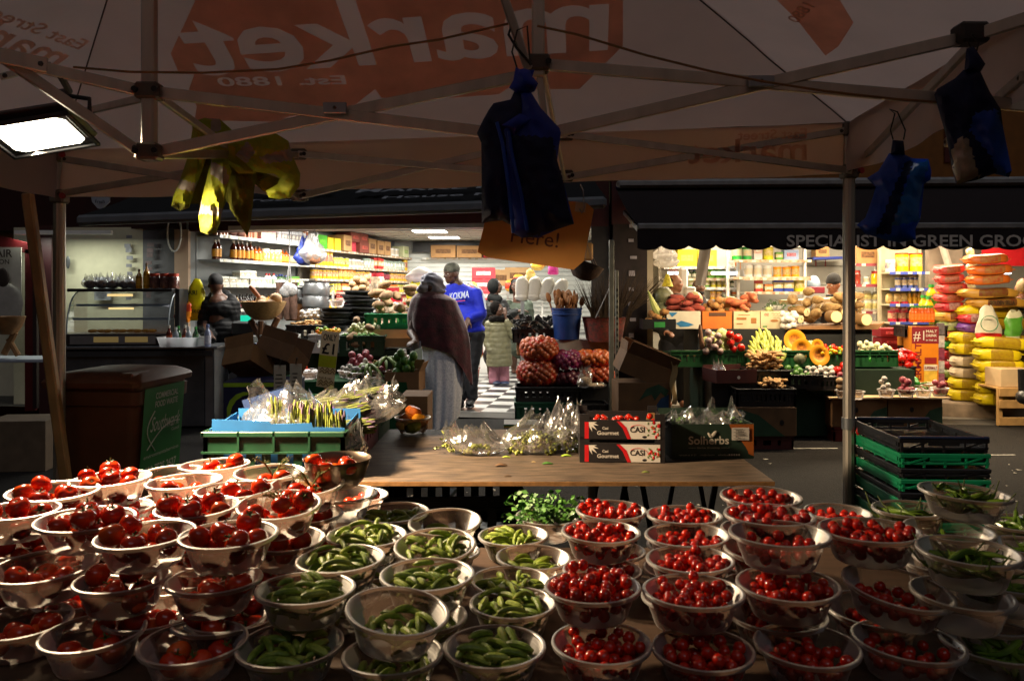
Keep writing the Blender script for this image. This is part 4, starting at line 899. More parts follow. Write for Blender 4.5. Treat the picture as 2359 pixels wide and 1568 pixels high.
for k,(dx,dy,dz,c)in enumerate(((-.035,.02,.075,'#b5641a'),(.04,-.01,.07,'#d08a1c'),(.0,.03,.11,'#a8541a'),(.01,-.05,.045,'#7a8a2a'),(-.04,-.03,.05,'#c9b070'))):
 g=G();g.lathe([(.001,-.032),(.025,-.03),(.044,-.012),(.046,.006),(.034,.025),(.012,.03),(.001,.026)],20,wob=lambda t,z:.05*math.cos(8*t));o=g.build('small_pumpkin',m(c,.4,var=.3))
 o.location=bp_+V((dx,dy,dz));o.rotation_euler=(U(-.6,.6),U(-.6,.6),U(0,6));tag(o,('orange brown','bright yellow orange','dark orange top','green','pale cream')[k]+' small squash in the bowl beside the shopper','squash')
GRN=[m('#7d8c2a',.5,var=.4,scale=60,col2='#b0b452'),m('#4d5c22',.6)]
def berries(g,c,r,n,s=.008):
 for i in range(n):
  a,e,q=U(0,6.28),U(0,PI),U(.55,1)**.5
  g.k=0;g.ell((c[0]+r[0]*q*math.sin(e)*math.cos(a),c[1]+r[1]*q*math.sin(e)*math.sin(a),c[2]+r[2]*q*abs(math.cos(e))),s*U(.8,1.15),7,5)
 for i in range(n//6):
  a=U(0,6.28);o=V(c)+V((U(-.6,.6)*r[0],U(-.6,.6)*r[1],r[2]*.4));g.k=1;g.tube([o,o+V((.03*math.cos(a),.03*math.sin(a),U(0,.05)))],.002,4)
for u,v,d,r,n,bagr,nk,ln,t in((1105,1043,3.72,(.1,.06,.04),40,(.14,.09,.06),.06,(-.12,.02),'half empty with its mouth open to the left'),(1228,1040,3.74,(.125,.08,.10),190,(.14,.09,.10),.07,(.10,.08),'full of green berries with a tall twisted neck'),(1300,1036,3.8,(.075,.07,.10),110,(.09,.085,.12),.09,(.05,.06),'upright against the tomato boxes')):
 c=P(u,v,d);c.z=TZ+.003;g=G();berries(g,c,r,n);
 if u<1110:leafy(g,c+V((-.13,0,.01)),10,.03,.09,.05,.01)
 g.build('green_berries',GRN,loc=c,label='pea aubergines in the bag '+t,cat='berries')
 g=G();bagskin(g,c-V((0,0,.002)),bagr,nk,lean=ln,seed=u*.1,wr=.2);g.build('film_bag',FILM,loc=c,label='clear bag on the plywood, '+t,cat='plastic bag')
for u,v,t,col,r in((1167,1053,'dropped green berry','#9aac40',.011),(1155,1072,'brown flattened peel','#5a4430',.016),(1262,1068,'torn green leaf','#3c6a24',.014),(1305,1050,'dropped green pod','#8fae3a',.014),(1230,1064,'pale straw','#b09a6a',.006),(1488,1088,'thin green twig','#6a7434',.01),(1170,1097,'small brown crumb','#4c3a26',.009)):
 d=F*(CZ-TZ)/(v-V0);c=P(u,v,d);g=G()
 g.sheet(lambda a,b:(c.x+(a-.5)*r*3.2+.2*r*math.sin(9*b),c.y+(b-.5)*r*2.2,TZ+.001+r*.75*math.sin(PI*a)*(.45+.4*math.sin(PI*b))),8,5);g.add([(c.x-r*1.5,c.y-r,TZ+.0012),(c.x+r*1.5,c.y-r,TZ+.0012),(c.x+r*1.5,c.y+r,TZ+.0012)],[(0,1,2)])
 g.build('vegetable_scrap',m(col,.6),loc=c,label=t+' lying on the worn plywood tabletop',cat='scrap')
RED=m('#c4141c',.5);DARK=m('#1b1719',.55);IVORY=m('#d8d2c8',.55,var=.05)
def tomato_carton(z,top,label):
 o=thing('tomato_carton',label,'carton',P(1428,1050,3.66).xy.to_3d()+V((0,0,z)),rad(-3))
 w,d,h=.375,.27,.088;M=o.matrix_basis;
 g=G();carton_geo(g,w,d,h,.006,M=M)
 for sx in(-1,1):
  for sy in(-1,1):g.box((sx*(w/2-.022),sy*(d/2-.004),h+.012),(.044,.008,.026),0,M)
 g.build('tray',DARK,o)
 e=lambda x,y:M@V((x,-d/2-.0005,y));X=M.to_3x3()@V((1,0,0));Z=(0,0,1);x0=-w/2+.022
 patch(o,'printed_panel',rect(0,.004,.018,.078),RED,e(x0,0),X,Z,.001);patch(o,'printed_panel',rect(.018,.004,.19,.078),DARK,e(x0,0),X,Z,.001)
 patch(o,'printed_panel',[(.20,.004),(.332,.004),(.332,.082),(.15,.082),(.176,.06),(.192,.035)],IVORY,e(x0,0),X,Z,.0012)
 patch(o,'printed_panel',[(.14,.082),(.156,.082),(.184,.055),(.204,.004),(.188,.004),(.168,.05)],RED,e(x0,0),X,Z,.002)
 star=[(.018,.078),(.055,.078)]+[(.018+q*math.cos(b),.076+q*math.sin(b))for q,b in((.024,-.12),(.046,-.3),(.022,-.5),(.05,-.75),(.022,-1.0),(.044,-1.2),(.02,-1.45))]
 patch(o,'printed_panel',star,IVORY,e(x0,0),X,Z,.0018)
 write(o,'Casi',IVORY,e(x0+.078,.046),X,Z,height=.011);write(o,'Gourmet',IVORY,e(x0+.055,.022),X,Z,width=.096,height=.017)
 write(o,'CASI',DARK,e(x0+.2,.034),X,Z,width=.064,height=.024)
 g=G();N=V(X).cross(V(Z))
 g.tube([e(x0+.236+.044*math.cos(b),.036+.03*math.sin(b))+N*.0015 for b in[0+k*.24 for k in range(11)]],.0012,4)
 for k in range(9):c=e(x0+.285+.045*R_(),.01+.07*R_())+N*.0015;g.ell(c,(.007*U(.6,1.2),.0012,.009*U(.6,1)),8,5)
 g.k=1
 for k in range(16):c=e(x0+.275+.054*R_(),.01+.068*R_())+N*.002;g.ell(c,(.006,.001,.0025),6,4,tr(c)@ry(U(-1.5,1.5))@tr(-c))
 g.k=2;g.ell(e(x0+.265,.013)+N*.0012,(.012,.001,.006),8,5);g.build('printed_tomatoes',[RED,m('#5a7a34',.6),DARK],o)
 if top:
  for k in range(22):
   cherP[0].put(M@V((U(-.16,.16),U(-.12,.1),.066+.012*R_())),label='dark red cherry tomato in the upper printed carton',cat='cherry tomato',group='tomatoes in the upper carton',scale=1.15)
 return o
tomato_carton(TZ,False,'lower black and white printed tomato carton on the plywood');tomato_carton(TZ+.102,True,'upper black and white printed tomato carton with a torn side flap')
g=G();g.prism([(0,0),(.06,0),(.075,.06),(.06,.072),(.03,.07),(.02,.03)],.004,P(1478,985,3.78),(1,0,0),(0,0,1));g.build('card_flap',CARD,loc=P(1478,985,3.78),label='curled brown cardboard flap standing in the upper tomato carton',cat='cardboard')
o=thing('herb_box','dark green and orange herb box with white lettering on the plywood','box',P(1622,1046,3.75).xy.to_3d()+V((0,0,TZ)),rad(2.5));M=o.matrix_basis
w,d,h=.375,.29,.158;g=G();carton_geo(g,w,d,h,.005,M=M,flaps=(('b',.03,10),));g.build('box_body',m('#1f3428',.6,var=.15),o)
e=lambda x,y:M@V((x-w/2,-d/2-.0005,y));X=M.to_3x3()@V((1,0,0));Z=(0,0,1);OR=m('#a85a1c',.7,var=.15);N=V(X).cross(V(Z))
patch(o,'orange_corner',[(.26,.157)]+[(.262+.09*math.sin(k*.16)**1.6,.157-.135*(k/9))for k in range(1,10)]+[(.374,.012),(.374,.157)],OR,e(0,0),X,Z,.001)
SH=m('#c9c2b2',.6,var=.05)
write(o,'Solherbs',SH,e(.075,.068),X,Z,width=.185,height=.036);write(o,'Hierbas Aromáticas',SH,e(.115,.048),X,Z,width=.105,height=.0075,bold=0)
g=G();g.bar(e(.075,.051)+N*.002,e(.11,.051)+N*.002,.001,.0012);g.bar(e(.225,.051)+N*.002,e(.262,.051)+N*.002,.001,.0012)
for cx,cy,a,s in((.19,.112,.9,1),(.172,.108,2.2,.75)):c=e(cx,cy)+N*.002;g.ell(c,(.02*s,.001,.008*s),10,6,tr(c)@ry(-a)@tr(-c))
g.build('leaf_emblem',SH,o)
write(o,'+34 634 66 47 22     info@solherbs     solherbs.es',SH,e(.03,.016),X,Z,width=.23,height=.007,bold=0)
for k in range(5):patch(o,'printed_icon',disc(.262+.011*k,.019,.004,n=10),SH,e(0,0),X,Z,.003)
lb_=patch(o,'label',rect(.272,.085,.352,.142),IVORY,e(0,0),X,Z,.004)
g=G()
for k in range(7):g.bar(e(.28+.01*(k%2),.135-.007*k)+N*.006,e(.30+.04*R_(),.135-.007*k)+N*.006,.0006,.0016)
g.build('label_print',DARK,lb_)
for k,(dx,dy,r)in enumerate(((-.1,0,(.095,.09,.06)),(.0,.02,(.09,.08,.05)),(.1,0,(.095,.09,.085)),(.03,-.06,(.1,.055,.045)))):
 c=M@V((dx,dy,.10));g=G();bagskin(g,c,r,.02,seed=k*3.1,wr=.34);g.build('film_bag',FILM,loc=c,label='crumpled clear bag of herbs in the green herb box, '+('tall on the left','low between two others','highest, on the right','lying at the front rim')[k],cat='plastic bag')
 if k!=3:
  g=G();leafy(g,c+V((0,0,.01)),14,.04,.08,.1,.012);g.build('herb_bunch',[m('#5f8a3a',.6,var=.3),m('#7fa05a',.6)],loc=c,smooth=False,label='pale green herbs inside the herb box bag '+('on the left','in the middle','on the right')[k],cat='herbs')
spec=[('g',.075),('k',.03),('g',.075),('k',.03),('g',.07),('k',.03),('g',.06),('g',.06),('k',.04),('g',.065),('k',.035),('g',.06),('k',.05),('g',.07),('k',.07)]
z=0.0;ng=nk_=0
for i,(c,h)in enumerate(spec):
 top=i==len(spec)-1
 mt=[m('#0a7a4e',.4,var=.2),BLACKP][c=='k']
 g=G();w,d=.40,.56
 for s in(-1,1):
  g.box((0,s*d/2,h-.012),(w,.014,.02),.003);g.box((0,s*d/2,h*.32),(w,.010,.012),.002);g.box((s*w/2,0,h-.012),(.014,d+.014,.02),.003);g.box((s*w/2,0,h*.32),(.010,d,.012),.002)
  for k in range(-2,3):g.box((k*w/4.2,s*d/2,h*.5),(.01,.01,h*.9),0);g.box((s*w/2,k*d/4.2,h*.5),(.01,.01,h*.9),0)
  g.box((s*(w/2+.002),0,h*.45),(.006,d*.9,h*.55),0)
  for a,b in((-.17,-.08),(.08,.17)):g.bar((a,s*(d/2+.003),h*.3),(b if a<0 else a,s*(d/2+.003),h*.8)if 0 else(b,s*(d/2+.003),h*.72),.008,.008)
  g.box((0,s*(d/2+.002),h*.62),(.14,.008,h*.25),0)
 if not top:g.box((0,0,h*.5),(w-.03,d-.03,h*.7),0)
 else:g.box((0,0,.012),(w-.01,d-.01,.016),0)
 if top:
  g.k=1
  for s in(-1,1):g.box((0,s*(d/2),h+.002),(w+.01,.02,.014),.004)
 o=g.build('folded_crate',[mt,m('#1b2340',.35)])
 o.location=(2.01+U(-.006,.006),3.96+U(-.006,.006),z);o.rotation_euler=(0,0,rad(-2));z+=h
 nth=('lowest','second lowest','third lowest','fourth lowest','fifth lowest','sixth lowest','seventh','topmost')
 if c=='g':lab=nth[ng]+' green folded crate in the stack by the metal pole';ng+=1
 else:lab=nth[nk_]+' black folded crate in the stack by the metal pole' if not top else 'open black crate topping the stack by the metal pole';nk_+=1
 tag(o,lab,'crate','folded crates stacked by the pole')
for k in range(5):
 c=V((2.01+U(-.12,.15),3.96+U(-.15,.2),z-.075));g=G();g.sheet(lambda a,b:(c.x+(a-.5)*.08,c.y+(b-.5)*.05,c.z+.02*math.sin(PI*a)*math.sin(2+PI*b)+.004),6,4);g.add([(c.x-.03,c.y,c.z),(c.x+.03,c.y,c.z),(c.x,c.y+.03,c.z)],[(0,1,2)])
 g.build('paper_scrap',m(('#a8906a','#8f7a58','#b5a488','#1c8a62','#9a6a3a')[k],.8),loc=c,label=('curled brown paper scrap','flat brown paper scrap','pale paper scrap','green plastic strip','rusty onion skin')[k]+' in the top black crate',cat='scrap')
o=thing('wheelie_bin','brown wheelie bin with green commercial food waste sticker beside the gazebo leg','bin',(-2.37,4.78,0))
BROWN=m('#5c3620',.55,var=.2,scale=6,bump=.05);BROWN2=m('#643c26',.5,var=.2,scale=6)
g=G()
def binr(f):return(.21+.055*f,.25+.065*f)
def ring(z,wx,wy,r=.05,n=5):
 out=[]
 for cx,cy,a0 in((wx-r,wy-r,0),(-wx+r,wy-r,PI/2),(-wx+r,-wy+r,PI),(wx-r,-wy+r,1.5*PI)):
  for i in range(n):a=a0+PI/2*i/(n-1);out.append((cx+r*math.cos(a),cy+r*math.sin(a),z))
 return out
def rings(g,L,M,cap=True):
 n=len(L[0]);vs=[p for r in L for p in r]
 fs=[(j*n+i,j*n+(i+1)%n,(j+1)*n+(i+1)%n,(j+1)*n+i)for j in range(len(L)-1)for i in range(n)]
 if cap:fs+=[tuple(range(n))[::-1],tuple((len(L)-1)*n+i for i in range(n))]
 g.add(vs,fs,M)
Mb=tr(-2.35,4.79,0)@rz(rad(-4))
rings(g,[ring(.06,.20,.24),ring(.3,.22,.262),ring(.85,.255,.30),ring(.855,.268,.313),ring(.93,.272,.318),ring(.935,.26,.306),ring(.955,.26,.306)],Mb);g.build('body',BROWN,o)
g=G();rings(g,[ring(.955,.29,.335),ring(.985,.295,.34),ring(1.0,.285,.33),ring(1.03,.24,.27,.08),ring(1.045,.12,.16,.08)],Mb)
for sx in(-1,1):g.box((sx*.12,.37,.985),(.05,.06,.03),.008,Mb)
g.cyl(Mb@V((-.2,.395,.985)),Mb@V((.2,.395,.985)),.016,n=10);g.box((0.2,-.2,1.02),(.08,.2,.03),.01,Mb);g.build('lid',BROWN2,o)
for sx in(-1,1):
 g=G();g.cyl(Mb@V((sx*.2,.25,.1)),Mb@V((sx*.245,.25,.1)),.1,n=20);wh_=g.build('wheel',BLACKP,o);g=G();g.cyl(Mb@V((sx*.243,.25,.1)),Mb@V((sx*.252,.25,.1)),.05,n=16);g.build('hub',m('#3a3a3c',.5),wh_)
q0=Mb@V((.2615,-.235,.82));q1=Mb@V((.2665,.245,.82));Xs=(q1-q0).normalized();Us=(Mb@V((.262,0,.85))-Mb@V((.2225,0,.3))).normalized()
STK=None;SG=m('#12803a',.45,var=.08);org=q0+Xs.cross(Us)*.004-Us*.44
STK=patch(o,'sticker',rect(0,.0,.46,.56),SG,org,Xs,Us,.004)
WT=m('#d6dcd4',.5,var=.03)
for w_,x,y,hh,b,wd in(('COMMERCIAL',.12,.49,.035,1,.26),('FOOD WASTE',.12,.44,.035,1,.26),('Council',.33,.27,.02,0,.09),('environmentalservices',.03,.15,.022,0,.4),('020 7525 2627',.05,.05,.05,1,.36)):
 write(STK,w_,WT,org+Xs*x+Us*y,Xs,Us,width=wd,height=hh,bold=b,eps=.007)
write(STK,'Southwark',WT,org+Xs*.08+Us*.30,Xs,Us+Xs*.0+Us*0,width=.33,height=.085,bold=0,eps=.007,shear=.3)
g=G();Ns=Xs.cross(Us);g.tube([org+Ns*.007+Xs*(.06+.36*s)+Us*(.2+.12*s+(.05*math.sin(s*3.1)))for s in[k/14 for k in range(15)]],.003,4)
g.tube([org+Ns*.007+Xs*(.12-.07*math.sin(s*3.6))+Us*(.42-.24*s)for s in[k/10 for k in range(11)]],.003,4);g.build('swoosh',WT,STK)
NAVY=m('#0a2a96',.5,var=.3,spec=.3,bump=.15,bscale=14);NAVY2=m('#071640',.55,var=.3,spec=.25,bump=.15,bscale=14);BLUEB=m('#0a44b8',.38,var=.25,spec=.5,bump=.3,bscale=12);BLUEL=m('#1a5a9c',.22,var=.4,spec=.6,bump=.6,bscale=9,coat=.8)
def K7(*q):return[(1056.8+.337*x,113.2+.337*y)for x,y in q]
def K8(*q):return[(1943.8+.337*x,56.6+.337*y)for x,y in q]
def bagset(label,base,d,pieces,strips,hook):
 o=thing('carrier_bag_bunch',label,'carrier bags',P(base[0],base[1],d))
 for nm_,pts,mt,dd,bl_,bands in pieces:
  g=G();traced(g,pts,d+dd,bl_,.5,8,(1,.25,7),.012,bands);g.build(nm_,mt,o,ang=50)
 for pts,mt in strips:
  g=G();g.tube([P(u,v,d-.075)for u,v in pts],.006,6);g.build('bright_edge',mt,o)
 g=G();g.tube([P(u,v,d+.01)for u,v in hook],.003,6);g.build('wire_hook',m('#33312e',.4,.7),o)
 return o
bagset('thick bunch of dark navy carrier bags hanging from the central gazebo mast',(1207,165),2.62,[('tied_neck',K7((390,125),(420,138),(450,132),(490,145),(520,140),(505,190),(545,235),(520,290),(470,310),(400,310),(380,290),(345,265),(375,210)),[NAVY],-.01,.03,()),('bag_leaf',K7((380,290),(490,290),(520,380),(560,400),(500,460),(420,900),(380,1215),(300,1172),(230,1176),(160,1192),(158,900),(155,640),(125,575),(170,480),(210,410),(240,370),(355,345)),[NAVY2,NAVY],.0,.04,()),('bag_leaf',K7((430,300),(500,300),(560,400),(690,540),(700,570),(675,760),(720,920),(790,1195),(680,1230),(545,1290),(430,1290),(365,1250),(335,900),(300,600),(285,540),(420,440)),[NAVY,NAVY2],-.03,.045,[(1,K7((350,590),(640,600),(780,1200),(480,1290)))]),('folded_handle',K7((295,520),(420,440),(495,475),(380,590),(345,545)),[NAVY],-.075,.02,())],[(K7((262,500),(300,640),(345,960),(375,1255)),BLUEB),(K7((343,560),(360,700),(430,1000),(470,1240)),BLUEB)],[(1195,168),(1180,120),(1192,70),(1215,60),(1222,150)])
bagset('bright blue carrier bags hanging by wire just beyond the upright metal pole',(2068,325),3.4,[('tied_neck',K8((335,790),(410,795),(420,890),(320,890)),[NAVY2],-.01,.03,()),('bag_leaf',K8((310,880),(400,880),(470,915),(580,920),(600,1000),(595,1060),(550,1090),(525,1330),(490,1400),(495,1470),(380,1490),(280,1470),(150,1430),(90,1370),(150,1320),(200,1180),(220,1110),(160,1050),(240,1000)),[BLUEB,NAVY2,BLUEL],.0,.06,[(1,K8((430,930),(480,930),(420,1100),(320,1440),(220,1430),(330,1150))),(2,K8((480,940),(590,940),(540,1090),(510,1340),(330,1380),(425,1100)))])],[],[(2058,322),(2052,300),(2062,262),(2050,252),(2068,258),(2086,300),(2082,322)])
bagset('blue and silver carrier bags hanging highest from the side truss corner',(2247,112),2.62,[('tied_neck',K8((840,165),(890,150),(970,270),(940,320),(825,320)),[NAVY2],-.01,.03,()),('bag_leaf',K8((820,310),(930,310),(1000,460),(1075,580),(1090,700),(1150,1000),(1130,1045),(1030,1020),(920,1060),(770,1095),(740,980),(700,760),(620,480),(640,440),(760,370)),[NAVY2,BLUEB,m('#a09a90',.25,var=.4,scale=14,bump=.6,bscale=12,coat=.6)],.0,.05,[(1,K8((900,600),(1050,580),(1090,720),(1160,1000),(1060,1050),(1010,900),(860,720))),(2,K8((735,860),(800,770),(850,780),(930,1040),(770,1098)))])],[],[(2238,112),(2228,92),(2240,80),(2255,100),(2250,118)])
o=thing('cardboard_notice','hanging brown cardboard notice hand lettered Here behind the dark carrier bags','notice',P(1225,540,4.1))
O=P(1100,590,4.15);X=(P(1345,622,4.0)-O);Z=(P(1110,455,4.15)-O);wd=X.length;hd=Z.length;Xn=X.normalized();Zn=(Z-Xn*Z.dot(Xn)).normalized()
g=G();g.prism([(0,.02),(.06,.0),(wd-.05,-.005),(wd-.005,.045),(wd+.01,hd+.0),(wd-.03,hd+.03),(.02,hd+.02),(.015,hd*.5)],.006,O,Xn,Zn);g.build('card',m('#b07a3a',.85,var=.14,scale=5),o,smooth=False)
Nn=Xn.cross(Zn);INK=m('#4a1c10',.7)
write(o,'Here!',INK,O+Xn*.17+Zn*.095+Nn*.006,Xn,Zn,width=.25,height=.075,bold=0);write(o,'Get',INK,O+Xn*.05+Zn*.215+Nn*.006,Xn,Zn,width=.12,height=.07,bold=0)
patch(o,'tape',rect(0,0,.055,.05),m('#a8957a',.6),O+Xn*(wd-.085)+Zn*(hd-.02),Xn,Zn,.009)
g=G();hp=O+Xn*(wd-.05)+Zn*(hd+.0)+Nn*.012;g.tube([hp+V((-.012,0,-.005)),hp+V((0,0,-.025)),hp+V((.012,0,.0)),hp+V((.008,0,.09)),hp+V((-.006,0,.12))],.003,6);g.build('wire_hook',STEEL,o)
o=thing('hi_vis_jacket','crumpled yellow hi-vis jacket with grey bands hung over the gazebo truss','jacket',P(545,330,3.5))
YEL=m('#a4b010',.75,var=.3,scale=9,bump=.6,bscale=34,col2='#8a960c');GREYB=m('#857e74',.4,var=.15,scale=20);dj=3.5
JT=lambda*q:[(x*.5,y*.5)for x,y in q]
for nm_,pts,dd,bl_,fo,bands in(('lining',[(445,290),(480,276),(506,280),(530,298),(555,322),(600,308),(635,311),(660,328),(670,360),(686,400),(684,430),(668,450),(640,452),(606,440),(588,424),(580,480),(574,515),(548,500),(522,462),(500,520),(470,515),(458,470),(425,470),(408,465),(416,430),(432,375)],.08,.05,(.7,.7,7),[(2,[(440,350),(600,400),(600,560),(400,560),(430,420)])]),('front_flap',[(530,372),(590,368),(640,398),(588,420),(582,480),(578,520),(570,545),(548,508),(530,482),(522,430)],.05,.03,(1,.3,7),[(2,[(500,360),(660,360),(660,560),(500,560)])]),('sleeve',JT((885,562),(960,548),(1000,560),(978,620),(952,730),(905,860),(872,958),(830,972),(790,950),(800,900),(830,830),(860,740),(890,640)),.03,.055,(1,.2,7),[(2,JT((790,930),(880,945),(870,985),(780,975))),(1,JT((800,820),(930,850),(915,890),(790,862)))]),('shell',JT((890,560),(945,543),(1012,548),(1060,590),(1110,640),(1150,640),(1190,700),(1180,800),(1100,800),(1060,760),(985,745),(940,700),(930,640),(900,600)),.0,.06,(.4,1,7),[(1,JT((975,545),(1014,545),(1020,600),(975,615)))]),('shell',JT((1090,650),(1200,608),(1270,613),(1330,650),(1350,720),(1385,800),(1380,860),(1340,910),(1290,918),(1240,910),(1225,880),(1278,850),(1290,822),(1230,800),(1170,790),(1130,750),(1085,715)),-.04,.075,(.6,1,7),[(1,JT((1195,722),(1345,680),(1350,740),(1225,755))),(1,JT((1140,650),(1180,700),(1130,760),(1085,715))),(1,JT((1195,835),(1255,795),(1285,835),(1230,868)))]),('sleeve',[(488,368),(524,368),(534,395),(527,420),(513,479),(508,513),(498,536),(480,541),(462,533),(458,497),(466,455),(475,415)],-.06,.06,(1,.15,7),[(1,[(484,372),(518,384),(536,428),(515,424),(484,398)]),(2,[(456,526),(500,522),(502,546),(456,546)]),(1,[(455,470),(520,480),(518,500),(452,490)])])):
 g=G();traced(g,pts,dj+dd,bl_*.42,.6,5.5,fo,.021,bands);g.build(nm_,[YEL,GREYB,m('#5c6212',.9,var=.3)],o,ang=42)
def sheetplane(name,pts,mt,kind='structure',label=None):
 g=G();g.add(pts,[tuple(range(len(pts)))]);return g.build(name,mt,smooth=False,kind=kind,label=label)
def asphalt():
 mt,nt,out=newmat('asphalt');b=nd(nt,'ShaderNodeBsdfPrincipled',Roughness=.85);b.inputs['Specular IOR Level'].default_value=.15
 tc=nd(nt,'ShaderNodeTexCoord');n1=nd(nt,'ShaderNodeTexNoise',Scale=1.2,Detail=6.0);n2=nd(nt,'ShaderNodeTexVoronoi',Scale=90.0);n3=nd(nt,'ShaderNodeTexNoise',Scale=26.0,Detail=6.0)
 for n in(n1,n2,n3):nt.links.new(tc.outputs['Object'],n.inputs['Vector'])
 r=nd(nt,'ShaderNodeValToRGB');r.color_ramp.elements[0].color=(.006,.0055,.005,1);r.color_ramp.elements[1].color=(.022,.019,.017,1);r.color_ramp.elements[0].position=.3;r.color_ramp.elements[1].position=.75
 mx=nd(nt,'ShaderNodeMix');mx.data_type='FLOAT';mx.inputs[0].default_value=.55;nt.links.new(n1.outputs['Fac'],mx.inputs[2]);nt.links.new(n3.outputs['Fac'],mx.inputs[3]);nt.links.new(mx.outputs[0],r.inputs['Fac']);nt.links.new(r.outputs[0],b.inputs['Base Color'])
 bp=nd(nt,'ShaderNodeBump',Strength=.7,Distance=.008);nt.links.new(n2.outputs['Distance'],bp.inputs['Height']);nt.links.new(bp.outputs[0],b.inputs['Normal'])
 nt.links.new(b.outputs[0],out.inputs[0]);return mt
ASPH=asphalt()
sheetplane('ground',[(-60,-20,0),(60,-20,0),(60,9.35,0),(-60,9.35,0)],ASPH)
def fy(x):return 9.78-.15*x if x<1.2 else 9.52-.05*(x-1.2)
g=G();xs=[-60,-8,-4.4,-2,0,1.2,1.21,3,6,60]
g.add([p for x in xs for p in((x,max(8.2,min(fy(x),12))-.42,.004),(x,40,.004))],[(2*i,2*i+2,2*i+3,2*i+1)for i in range(len(xs)-1)])
g.build('pavement',m('#37332d',.8,var=.25,scale=3,bump=.2,bscale=60),smooth=False,kind='structure')
g=G()
for x0,x1,y in((1.6,3.1,7.55),(3.9,4.6,7.25)):g.add([(x0,y,.004),(x1,y+.02,.004),(x1,y+.05,.004),(x0,y+.03,.004)],[(0,1,2,3)])
g.build('road_markings',m('#a8a49a',.8,var=.4,scale=20),smooth=False,kind='structure')
g=G()
for k in range(130):
 x,y=U(-1.2,4.4),U(4.6,8.6);s=U(.006,.022);a=U(0,6.28)
 g.add([(x+s*math.cos(a+q*1.57)*(1.6 if q%2 else .7),y+s*math.sin(a+q*1.57),.005+.004*(q%2))for q in range(4)],[(0,1,2,3)])
g.build('litter',m('#b8b2a4',.8,var=.5,scale=20),smooth=False,kind='stuff',label='tiny pale scraps of litter scattered over the dark asphalt',cat='litter')
DKRED=m('#3a0d10',.5,var=.2);BRICK=m('#2c2320',.9,var=.3,scale=14,bump=.3);PAINTR=m('#4a0a0e',.45,var=.15)
def checker():
 mt,nt,out=newmat('checker_tiles');b=nd(nt,'ShaderNodeBsdfPrincipled',Roughness=.28)
 tc=nd(nt,'ShaderNodeTexCoord');mp=nd(nt,'ShaderNodeMapping');mp.inputs['Rotation'].default_value=(0,0,rad(8.7));nt.links.new(tc.outputs['Object'],mp.inputs[0])
 ck=nd(nt,'ShaderNodeTexChecker',Scale=3.2);ck.inputs[1].default_value=(.62,.62,.6,1);ck.inputs[2].default_value=(.022,.022,.026,1);nt.links.new(mp.outputs[0],ck.inputs[0])
 nz=nd(nt,'ShaderNodeTexNoise',Scale=5.0,Detail=8.0);nt.links.new(tc.outputs['Object'],nz.inputs['Vector'])
 mx=nd(nt,'ShaderNodeMix');mx.data_type='RGBA';mx.blend_type='MULTIPLY';mx.inputs[0].default_value=.5;nt.links.new(ck.outputs[0],mx.inputs[6]);nt.links.new(nz.outputs['Fac'],mx.inputs[7]);nt.links.new(mx.outputs[2],b.inputs['Base Color'])
 nt.links.new(b.outputs[0],out.inputs[0]);return mt
BK=17.0
WALLW=m('#c8c6be',.7,var=.06,scale=2)
PLASTER=m('#b39a84',.8,var=.1,scale=3)
SH_L,SH_R=-4.25,1.02
g=G();g.add([(SH_L-.2,fy(SH_L),.008),(SH_R,fy(SH_R),.008),(2.6,BK,.008),(-4.6,BK,.008)],[(0,1,2,3)]);g.build('shop_floor',checker(),smooth=False,kind='structure')
CEIL=m('#a8a59a',.8,var=.05,scale=2)
g=G();g.box((-.9,13.6,2.585),(7.4,7.6,.05));g.build('shop_ceiling',CEIL,smooth=False,kind='structure')
g=G()
for k in range(12):g.box((-4.4+.6*k,13.6,2.556),(.02,7.4,.008))
for k in range(12):g.box((-.9,10.4+.6*k,2.556),(7.3,.02,.0076))
g.build('ceiling_grid',m('#8f8c84',.6),smooth=False,kind='structure')
def wall(name,a,b,z0,z1,mt,th=.08):
 a,b=V(a),V(b);g=G();g.bar((a.x,a.y,(z0+z1)/2),(b.x,b.y,(z0+z1)/2),th,z1-z0);return g.build(name,mt,smooth=False,kind='structure')
WA,WB=V((-4.27,10.42,0)),V((-2.52,17.1,0))
wall('shop_wall',WA,WB,0,2.56,m('#8a8f90',.7,var=.06));wall('shop_wall',(-2.6,BK+.05),(2.9,BK+.05),0,2.56,m('#cfd3cf',.6,var=.04))
wall('shop_wall',(1.07,9.75),(2.5,BK),0,2.56,WALLW);wall('shop_wall',(-4.4,10.43),(-4.22,10.43),0,2.3,PLASTER,.1)
g=G()
for k in range(24):g.box((.1,BK-.004,.2+.095*k),(5.0,.02,.006))
g.build('slatwall_lines',m('#9aa09c',.6),smooth=False,kind='structure')
PAN=emit('#fffaf0',9)
lights_at=[]
for k,(u,v,lb)in enumerate(((991,533,'second visible ceiling light panel, in the middle row'),(1024,547,'rearmost visible ceiling light panel of the shop'),(1090,521,'front ceiling light panel, beside the cardboard notice'))):
 d=F*(2.545-CZ)/(V0-v)*1.0;p=P(u,v,d);p.z=2.55
 o=thing('ceiling_light','bright square '+lb,'light panel',p);g=G();g.box((p.x,p.y,2.548),(.62,.62,.014),.002);g.build('frame',WHITEP,o);g=G();g.box((p.x,p.y,2.540),(.57,.57,.006));g.build('diffuser',PAN,o,smooth=False);lights_at.append(p)
def mass(name,x0,x1,z0,z1,mt,th=.3,dy=0.0):
 return wall(name,(x0,fy(x0)+dy+th/2),(x1,fy(x1-.001 if x1<=1.2 else x1)+dy+th/2),z0,z1,mt,th)
bl=thing('shop_building','dark row of shops with rolled shutters above their lit openings','building',(0,9.8,0))
